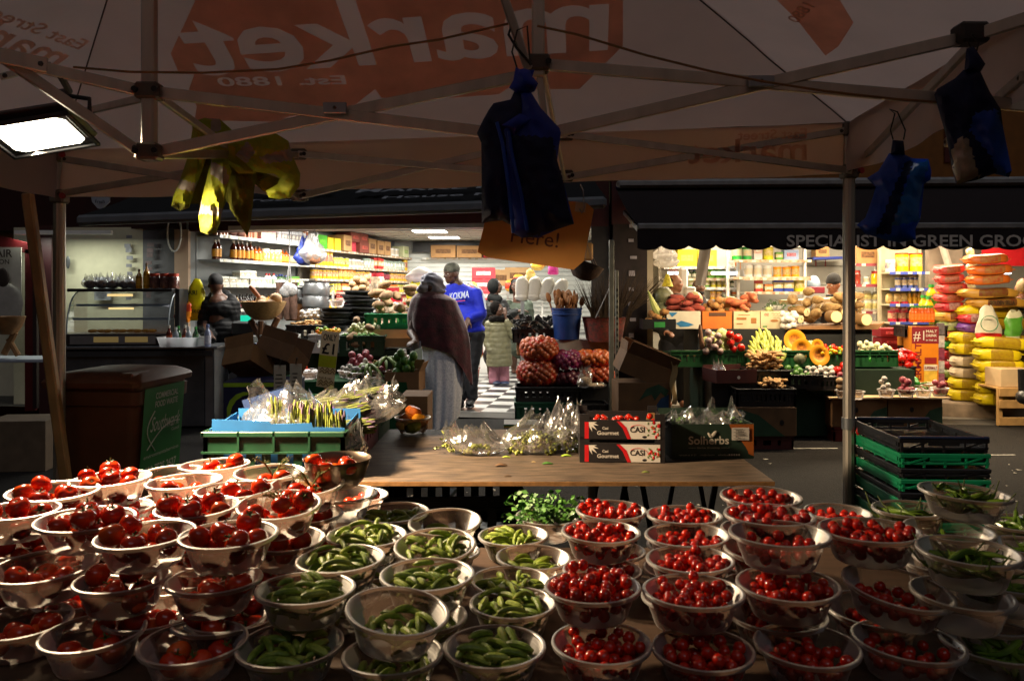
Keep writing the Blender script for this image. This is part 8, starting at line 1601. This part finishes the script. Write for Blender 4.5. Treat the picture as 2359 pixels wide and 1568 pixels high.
row(sh(1745,673,D1),sh(1870,673,D1),[(REDBX,1,.02),(ORP,1,.01),(BLC,2,.01),(YCN,1)],'on the bottom orange edged shelf','','')
D2=12.3;shelfunit('grocery_shelf','brightly lit shelves of drinks behind the men',V((PX(1530,D2),D2,0)),V((PX(1700,D2),D2,0)),(hz(614,D2),hz(662,D2),hz(690,D2)),.3,WHITEP,m('#c8ccd0',.4),back=True,h0=1.0,h1=2.4)
row(sh(1560,614,D2),sh(1690,614,D2),[(YBX,2,.03),(PINKC,1,.04),(YBX,1)],'on the high lit shelf','','');row(sh(1590,662,D2),sh(1700,662,D2),[(GRB,3,.02),(GT,3,.02),(MEDG,6,.02),(YT,4)],'on the lit drinks shelf','','');row(sh(1545,640,D2),sh(1700,640,D2),[(PINKB,2,.02),(MEDG,4,.02),(GRB,3),(BLUBX,3),(WHBX,3)],'on the middle lit shelf','','');shelfunit('grocery_shelf','thin middle shelf of small packets behind the bearded man',V((PX(1530,D2),D2,0)),V((PX(1700,D2),D2,0)),(hz(641,D2),),.3,WHITEP,EDGEO,back=False,panel=False);row(sh(1640,690,D2),sh(1712,690,D2),[(YT,2),(MEDW,2),(ORP,3)],'on the low lit shelf','','')
o=thing('hanging_scoop_bag','long grey bag roll hanging before the seated man','bag roll',P(1628,575,10.2));g=G();g.sheet(lambda s,t:P(1612+26*s-10*t+3*t*math.sin(6*s),574+84*t,10.2)+V((0,.03*math.sin(5*s+3*t),0)),10,14);g.build('bag',m('#7a7674',.5,var=.15),o)
for k,(u,v)in enumerate(((1532,590),(1535,606))):
 g=G();bagskin(g,P(u,v+10,10.0),(.16,.1,.08),.06,seed=k*4);g.build('white_bag',film('#ffffff',.2,.3,.5,8,.8),loc=P(u,v,10.0),label=('upper','lower')[k]+' white bag bundle hanging by the doorway of the right shop',cat='bag')
g=G();g.lathe([(.001,.16),(.02,.16),(.075,0)],10,tr(P(1538,660,10.1)));g.build('cone_packet',m('#b8b030',.5,var=.4,scale=30),loc=P(1538,660,10.1),label='yellow cone shaped packet above the ribbed pumpkins',cat='packet')
g=G();g.box(P(1574,655,10.6),(.12,.12,.45),.03);g.box(P(1590,670,10.5),(.14,.1,.12),.02);g.build('white_rolls',WHITEP,loc=P(1574,690,10.6),label='tall white paper rolls beside the balding man',cat='rolls')
o=thing('wall_shelf','royal blue wall shelf with red brackets above the beanie man','shelf',P(1895,595,12.6));g=G();g.bar(P(1866,596,12.6),P(1940,594,12.6),.3,.04);g.build('board',m('#142a7a',.5),o);g=G();g.bar(P(1880,598,12.6),P(1880,612,12.7),.02,.03);g.bar(P(1902,598,12.6),P(1902,612,12.7),.02,.03);g.build('bracket',m('#6a1420',.5),o)
BIGBX.put(P(1890,592,12.6),0,'small brown carton on the royal blue shelf','box',scale=.7)
g=G();g.ell(P(1875,655,12.2),(.1,.1,.14),12,8);g.k=1;g.box(P(1876,668,12.2),(.26,.2,.1),.01);g.build('scale',[m('#9ab0c8',.3),m('#7a2030',.4)],loc=P(1876,672,12.2),label='pale blue dial scale beside the tubs',cat='scale')
g=G();g.bar(P(1820,696,9.9),P(1960,688,10.1),.5,.05);g.build('counter_board',m('#b89a72',.6,var=.12),loc=P(1890,692,10),label='tan counter board in front of the beanie man',cat='counter')
D3=10.9;shelfunit('grocery_shelf','cream shelves with blue price strips right of the metal pole',V((PX(2050,D3),D3,0)),V((PX(2140,D3),D3,0)),(hz(626,D3),hz(664,D3),hz(700,D3),hz(742,D3)),.3,m('#b0a88c',.6),m('#3a4a9a',.5),back=True,h0=.9,h1=2.2)
NEST=nm(cannister(.17,.25,'#d0b808','#c03a14'),'big yellow and red cereal tin','tin');BCAN=nm(tin(.075,.15,'#3a4a8a','#c8ccd0'),'blue and white can','can');YBOT=nm(bottle(.06,.17,'#a87a10','#c89a1a','#2a2a1a',.8),'yellow bottle','bottle');RCAN=nm(tin(.12,.16,'#a01434','#b0284a'),'dark red tin','tin');BEIGE=nm(pouch(.09,.08,.14,'#b89a5a','#c0a870'),'beige pack','packet')
row(sh(2052,626,D3),sh(2142,626,D3),[(BLUBX,1,.03),(NEST,2,.0)],'on the top cream shelf','','');row(sh(2072,664,D3),sh(2140,664,D3),[(BCAN,12)],'on the second cream shelf','','');row(sh(2052,700,D3),sh(2140,700,D3),[(BEIGE,3),(YBOT,9)],'on the third cream shelf','','');row(sh(2055,742,D3),sh(2140,742,D3),[(RCAN,6)],'on the fourth cream shelf','','');row(sh(2060,721,D3),sh(2110,721,D3),[(RCAN,3)],'in the second layer of dark red tins','','')
D4=11.3;shelfunit('grocery_shelf','pale side shelves of jars just right of the metal pole',V((PX(1972,D4),D4,0)),V((PX(2040,D4),D4,0)),(hz(607,D4),hz(655,D4),hz(717,D4)),.3,WHITEP,m('#8a3a44',.5),back=False)
YJ=nm(jar(.14,.2,'#c8a414','#a82a1a',.3),'large yellow jar','jar');RJR=nm(jar(.12,.2,'#7a2a1c','#9a2a1c',.4),'brown red jar','jar');CLB=nm(pouch(.13,.1,.15,'#c0bca8','#b4a86a','film_pack'),'clear pack of pale beans','packet')
row(sh(1972,655,D4),sh(2042,655,D4),[(RJR,1,.02),(WT_,1,.01),(YJ,1)],'on the pale side shelf','','');row(sh(1974,717,D4),sh(2042,717,D4),[(CLB,4)],'in the lower layer right of the pole','','');row(sh(1974,695,D4),sh(2042,695,D4),[(CLB,4)],'in the upper layer right of the pole','','');row(sh(1974,607,D4),sh(2042,607,D4),[(BIGBX,1),(WHTUB,2)],'on the top of the pale side shelf','','')
RPK=nm(boxc(.34,.25,.11,'#8a1420','#c84a50','drink_pack'),'red drinks pack','pack')
for k in range(7):RPK.put(P(2050,775,10.2)+V((.01*(k%2),0,-.118*k)),0,('topmost','second','third','fourth','fifth','sixth','lowest')[k]+' red drinks pack in the pile left of the orange poster','pack','red drinks packs')
OBT=nm(bottle(.065,.2,'#d0560c','#d86a14','#2a7a2a',.45),'orange drink bottle','bottle')
for k in range(14):OBT.put(P(2102+7.5*(k%7),742,9.6+.1*(k//7)),0,'orange juice bottle in the row above the orange poster','bottle','orange juice bottles')
c=P(2125,760,9.6);tray((c.x,9.65,c.z-.08),.5,.3,.14,0,'dark brown crate under the orange juice bottles',m('#2c1c18',.6))
OILG=nm(bottle(.12,.3,'#c8a01a','#5a8a2a','#2a8a34',.5),'big cooking oil bottle','bottle')
for k,(u,v)in enumerate(((2140,718),(2152,735),(2128,715),(2146,690),(2165,700))):OILG.put(P(u,v,10.3+.05*k)-V((0,0,.1)),0,'large cooking oil bottle by the cream shelves, '+('green capped in front','lowest','leftmost','highest','nearest the rice sacks')[k],'bottle')
o=thing('drink_display','orange and dark red malt drink display stand with printed bottle','display stand',(PX(2135,9.4),9.45,0));xa,xb=PX(2101,9.4),PX(2163,9.4);w=xb-xa;zt_=PH(752,9.4);zb_=.12
g=G();g.box(((xa+xb)/2,9.5,(zt_+zb_)/2),(w,.2,zt_-zb_),.003);g.build('stand_body',m('#d07a0c',.5,var=.08),o);O=V((xa,9.399,zb_));hh=zt_-zb_
patch(o,'header',rect(0,hh-.20,w,hh),m('#7a1420',.5),O,(1,0,0),(0,0,1));patch(o,'footer',rect(0,0,w,.05),m('#7a1420',.5),O,(1,0,0),(0,0,1));CRM=m('#d0c8b8',.5)
write(o,'SUPERMALT',m('#7a1420',.5),O+V((.11,-.001,.12)),(0,0,1),(-1,0,0),width=hh*.68,height=.075);write(o,'#1',CRM,O+V((.015,-.001,hh-.16)),(1,0,0),(0,0,1),width=.13,height=.11,bold=0,eps=.004)
for k,w_ in enumerate(('MALT','DRINK','IN THE UK')):write(o,w_,CRM,O+V((.165,-.001,hh-.07-.05*k)),(1,0,0),(0,0,1),width=.13,height=.03 if k<2 else .02,eps=.004)
bt=[(.15,.16),(.29,.16),(.30,.2),(.295,hh*.52),(.27,hh*.6),(.17,hh*.6),(.145,hh*.52),(.14,.2)];patch(o,'bottle_print',bt,m('#d8b040',.5,var=.3,scale=12),O,(1,0,0),(0,0,1),.003);patch(o,'bottle_top',rect(.15,hh*.54,.29,hh*.62),m('#8a1c1c',.5),O,(1,0,0),(0,0,1),.005);patch(o,'bottle_base',rect(.15,.14,.29,.22),m('#8a2c1c',.5),O,(1,0,0),(0,0,1),.005);patch(o,'bottle_label',rect(.14,hh*.46,.30,hh*.53),CRM,O,(1,0,0),(0,0,1),.006);write(o,'SUPERMALT',m('#7a1420',.5),O+V((.145,-.001,hh*.475)),(1,0,0),(0,0,1),width=.15,height=.035,eps=.009)
o=thing('leaflet_strip','pink and white strip of printed cards beside the orange display','cards',(PX(2167,9.5),9.5,0))
for k,cc in enumerate(('#3aa02a','#8a5064','#a8a4a0','#7a3048','#b0a8a4','#5c5458')):g=G();g.box((PX(2168,9.45),9.46,.3+.15*k),(.09,.02,.14),.002);g.build('card',m(cc,.6,var=.4,scale=30),o)
o=thing('price_tag','orange shelf ticket curled in front of the red drinks packs','ticket',P(2090,780,9.9));g=G();g.cyl(P(2080,795,9.9),P(2080,768,9.9),.06,n=14);g.build('ticket',m('#c8842a',.5,var=.2),o)
g=G();g.box(P(2086,840,9.9),(.1,.2,.55),.01);g.build('dark_fridge',BLACKP,loc=P(2086,890,9.9),label='narrow dark fridge edge left of the orange display',cat='fridge')
def sack(w,d,h,c1,c2,pr='#6a2a14'):
 g=G();n,k=28,12
 for sgn in(0,):
  def fn(s,t):
   a=2*PI*s;b=PI*(t-.5);ca,sa=math.cos(a),math.sin(a);cb3,sb=math.cos(b),math.sin(b)
   f=lambda x,p:math.copysign(abs(x)**p,x);x=w/2*f(ca,.45)*cb3**.25;y=d/2*f(sa,.45)*cb3**.25;pin=1-.22*(abs(x)/(w/2))**6;z=h/2*f(sb,.42)*pin
   return(x*(1+.05*(1-abs(sb))),y,h/2+z+.02*noise.noise(V((x*7,y*7,h*40))))
  g.sheet(fn,n,k,cu=True)
 for i in range(len(g.mi)):c=[sum(g.v[q][j]for q in g.f[i])/len(g.f[i])for j in range(3)];g.mi[i]=1 if abs(c[0])<w*.27 and c[2]>h*.15 else 0
 for sx in(-1,1):
  g.k=0;g.box((sx*w*.52,0,h*.5),(.03,d*.8,.012),.003)
 return Proto(g.build('rice_sack',[m(c1,.42,var=.15,bump=.3,bscale=22),m(c2,.42,var=.3,scale=26,col2=pr)],ang=60))
YS=sack(.46,.34,.135,'#c8b40c','#c0a40e','#8a6a14');WS=sack(.40,.32,.13,'#c8b89c','#b8a07c','#8a7a64');RS=sack(.26,.3,.11,'#a81c28','#c8a0a0');GS=sack(.26,.3,.115,'#8aa060','#c0c490','#5a7a3a');PS=sack(.26,.3,.11,'#5a2c7a','#8a4a9a');OS=sack(.44,.3,.115,'#c8641a','#c89a50','#a83a1c');PKS=sack(.3,.3,.115,'#b83a34','#c8704a');GRS=sack(.26,.3,.11,'#2a8a34','#5aa05a');GOLD=sack(.62,.34,.115,'#b88a34','#8a6a24')
base=thing('pallet_base','low concrete coloured plinth under the coloured rice sacks','plinth',(PX(2250,9.4),9.6,0));Mp=tr(PX(2265,9.4),9.7,0)@rz(rad(-20));g=G();g.box((-.1,.05,.085),(1.3,.8,.17),.01,Mp);g.build('slab',m('#7a6a58',.8,var=.35,scale=8),base)
nms=('lowest','second','third','fourth','fifth','sixth','seventh','eighth','ninth','tenth','eleventh')
for k in range(6):YS.put(P(2300,925,9.25).xy.to_3d()+V((U(-.02,.02)+(.04 if k==5 else 0),U(-.02,.02),.172+.132*k)),None,nms[k]+' yellow rice sack in the front right pile','rice sack','yellow rice sacks',scale=(1.15 if k==5 else U(.95,1.04),1,U(.95,1.1)),rot=(U(-.05,.05),U(-.05,.05),rad(-14)+U(-.08,.08)))
for k in range(6):YS.put(P(2352,925,9.5).xy.to_3d()+V((U(-.02,.02),U(-.02,.02),.172+.132*k)),rad(-14),nms[k]+' yellow rice sack behind the front pile at the edge','rice sack','yellow rice sacks')
seq=(YS,YS,WS,WS,YS)
for k in range(6):(YS,YS,WS,WS,YS,YS)[k].put(P(2228,915,9.7).xy.to_3d()+V((U(-.02,.02),U(-.02,.02),.175+.136*k)),rad(-12),nms[k]+(' cream' if k in(2,3)else ' bright yellow')+' rice sack in the inner pile','rice sack','inner pile of rice sacks',scale=(.82,1,U(.95,1.1)),rot=(U(-.05,.05),U(-.05,.05),rad(-12)+U(-.1,.1)))
for k,s in enumerate((RS,RS,GS,RS,RS,GRS,OS,GS,GOLD,RS,PKS,PKS,PKS,PKS)):s.put(P(2190,905,10.05).xy.to_3d()+V((U(-.02,.02),U(-.02,.02),.18+.118*k)),rad(-8),('lowest red','second red','pale green lower','third red','fourth red','emerald green','orange middle','pale green upper','golden middle','crumpled red upper','lower pink red','second pink red','third pink red','highest pink red')[k]+' rice bag in the left mixed column','rice bag','left column of mixed rice bags',scale=(.72 if s in(OS,)else .45 if s is GOLD else 1,1,U(.95,1.12)),rot=(U(-.06,.06),U(-.06,.06),rad(-8)+U(-.15,.15)))
for k,s in enumerate((PS,RS,GOLD,GOLD,OS,OS,OS)):
 c=s.put(P((2238,2240,2295,2275,2275,2280,2270)[k],800,9.75).xy.to_3d()+V((0,0,(1.0,1.11,1.30,1.42,1.58,1.70,1.83)[k])),rad(-8),('purple small','crimson small','long golden lower','long golden upper','tan topped lower orange','tan topped upper orange','uppermost long orange')[k]+' rice bag high on the rice pile','rice bag','upper rice bags')
 if k==2:GSK=c
YS.put(P(2270,800,9.9).xy.to_3d()+V((0,0,1.17)),0,'plain yellow sack hidden behind the standing white one','rice sack',scale=(1.5,1,1.2));YS.put(P(2310,800,9.95).xy.to_3d()+V((0,0,1.02)),0,'plain yellow sack behind the green and white standing one','rice sack',scale=(1.4,1,1.2))
WSK=upsack('rice_sack',P(2280,798,9.3),.36,.47,.16,('#c0bca8','#b0201c',0,.28),'white standing rice sack with a red base and round green emblem',-.03,2);upsack('rice_sack',P(2333,795,9.35),.22,.4,.16,('#b8b898','#4a8a2a',.25,.8),'green and white standing rice sack at the right edge',.02,5)
g=G();c=P(2278,745,9.2);g.tube([c+V((.1*math.cos(t),-.015,.09*math.sin(t)))for t in[k*.4 for k in range(16)]],.006,4,closed=True);g.build('emblem',m('#4a7a5a',.5),WSK)
write(GSK,'GOLDEN SELLA',m('#2a2414',.5),GSK.matrix_basis@V((-.15,-.185,.035)),GSK.matrix_basis.to_3x3()@V((1,0,0)),(0,0,1),width=.28,height=.05)
o=thing('wooden_pallet','small pale wooden crate stand at the right edge','crate',P(2335,950,8.9));g=G();c=P(2335,0,8.9)
for z_ in(.06,.25,.38):g.box((c.x,8.8,z_),(.44,.02,.09),.003)
for s in(-1,1):g.box((c.x+s*.2,8.83,.22),(.05,.04,.42),.003)
g.box((c.x,9.0,.42),(.44,.4,.02),.003);g.build('slats',m('#a8834e',.75,var=.3,scale=8),o)
cbox((c.x+.02,9.0,.432),.38,.3,.2,0,'tan printed carton on the pale wooden crate',PALECARD,open_top=False)
g=G();g.ell(P(2358,915,8.2),(.06,.1,.07),12,8);g.tube([P(2352,850,8.3),P(2356,900,8.3)],[.03,.04],8);g.build('scooter_grip',BLACKP,loc=P(2358,915,8.2),label='black rounded machine part cut by the right edge',cat='machine')
for k in range(8):
 g=G();g.ell(P(2235+4*(k%3),580+12*k,10.6),(.06,.03,.06),8,6);g.build('hanging_sachet',film('#e8d8a8',.4,.15,.8,14,.6),loc=P(2235,580+12*k,10.6),label='clear golden sachet hanging in the strip above the rice sacks',cat='sachet',group='hanging sachets')
g=G();g.box(P(2175,640,11.4),(.5,.1,1.2),.01);g.build('shop_partition',m('#8f8172',.7,var=.15),kind='structure')
g=G();g.tube([P(2170,560,11.2),P(2195,640,11.2),P(2192,680,11.2)],.05,8);g.build('white_pipe',m('#a89c90',.6),loc=P(2190,640,11.2),label='pale slanting pipe on the partition beside the cream shelves',cat='pipe')
w=bpy.data.worlds.new('World');sc.world=w;w.use_nodes=True;nt=w.node_tree;nt.nodes.clear()
sky=nt.nodes.new('ShaderNodeTexSky');sky.sky_type='NISHITA';sky.sun_disc=False;sky.sun_elevation=rad(1.0);sky.sun_rotation=rad(180)
bg=nt.nodes.new('ShaderNodeBackground');bg.inputs['Strength'].default_value=SKY;ow=nt.nodes.new('ShaderNodeOutputWorld');nt.links.new(sky.outputs[0],bg.inputs[0]);nt.links.new(bg.outputs[0],ow.inputs[0])
def area(name,loc,size,energy,col,direction=(0,0,-1),size_y=None,spread=180):
 l=bpy.data.lights.new(name,'AREA');l.energy=energy;l.color=col;l.size=size;l.spread=rad(spread)
 if size_y:l.shape='RECTANGLE';l.size_y=size_y
 o=bpy.data.objects.new(name,l);COL.objects.link(o);o.location=loc;o.rotation_euler=V(direction).to_track_quat('-Z','Y').to_euler();return o
area('floodlight_lamp',LC+LN*.012,.27,FLOOD,(1.0,.73,.45),LAIM,.19,101)
for k,p in enumerate(lights_at):area('ceiling_lamp',p+V((0,0,-.02)),.55,PANEL,(1.0,.94,.82))
for k,(x,y)in enumerate(((-2.9,11.5),(-1.2,11.2),(.2,11.0),(-2.2,13.4),(.4,14.2))):area('ceiling_lamp',V((x,y,2.53)),.55,PANEL,(1.0,.94,.82))
for k,(x,y)in enumerate(((2.5,10.4),(3.6,10.5),(4.8,10.4),(5.9,10.3),(3.0,11.8),(4.8,11.8))):area('tube_lamp',V((x,y,2.58)),1.2,TUBEW,(1.0,.80,.54),(0,-.12,-1),.1)
for nm_,x0,y0,x1,y1,zz,dr in(('left',-3.3,9.3,-.2,8.9,2.2,(0,.05,-1)),('right',2.0,7.98,3.6,7.93,2.06,(0,.35,-1)),('right',4.0,7.92,5.6,7.87,2.06,(0,.45,-1))):
 o=thing('tube_light','fluorescent tube under the awning of the '+nm_+' shop'+(' by the rice sacks' if x0==4.0 else ''),'tube light',((x0+x1)/2,(y0+y1)/2,zz));g=G();g.bar((x0,y0,zz+.03),(x1,y1,zz+.03),.06,.05);g.build('fitting',WHITEP,o)
 l=area('awning_lamp',((x0+x1)/2,(y0+y1)/2,zz-.02),.06,AWN*(1.0 if nm_=='left' else .75),(1,.95,.86)if nm_=='left' else(1,.76,.48),dr,None);l.data.shape='RECTANGLE';l.data.size=x1-x0;l.data.size_y=.06;l.rotation_euler=(math.atan2(-dr[1],-dr[2])*-1,0,math.atan2(y1-y0,x1-x0))
for lb_,x,y,z_,en in(('behind the red shop door',-5.6,9.95,2.2,20),):
 o=thing('tube_light','fluorescent tube '+lb_,'tube light',(x,y,z_));g=G();g.box((x,y,z_+.03),(1.2,.06,.05));g.build('fitting',WHITEP,o);l=area('door_lamp',(x,y,z_-.01),1.2,en,(.95,1,.85));l.data.shape='RECTANGLE';l.data.size_y=.06
sl=bpy.data.lights.new('dusk_glow','SUN');sl.energy=SUNE;sl.color=(.92,.93,1);sl.angle=rad(45);so=bpy.data.objects.new('dusk_glow',sl);COL.objects.link(so);so.rotation_euler=(rad(32),rad(6),0)
cam=bpy.data.cameras.new('Camera');co=bpy.data.objects.new('Camera',cam);COL.objects.link(co);co.location=(0,0,CZ);co.rotation_euler=(PI/2,0,0)
cam.sensor_width=36;cam.lens=36*F/2359;cam.shift_y=-(784-V0)/2359;cam.clip_end=200;cam.clip_start=.05
cam.dof.use_dof=True;cam.dof.focus_distance=6.5;cam.dof.aperture_fstop=8.0
sc.camera=co
for p in PROTOS:
 if not p.used:
  for ch in list(p.o.children):bpy.data.objects.remove(ch)
  bpy.data.objects.remove(p.o)
sc.view_settings.view_transform='Standard';sc.view_settings.look='None';sc.view_settings.gamma=1;sc.view_settings.exposure=EXPO
sc.render.engine='CYCLES';cy=sc.cycles;cy.use_denoising=True;cy.max_bounces=9;cy.transparent_max_bounces=24;cy.diffuse_bounces=4;cy.glossy_bounces=4;cy.transmission_bounces=6;cy.sample_clamp_indirect=4;cy.caustics_reflective=False;cy.caustics_refractive=False;cy.use_adaptive_sampling=True;cy.adaptive_threshold=.02
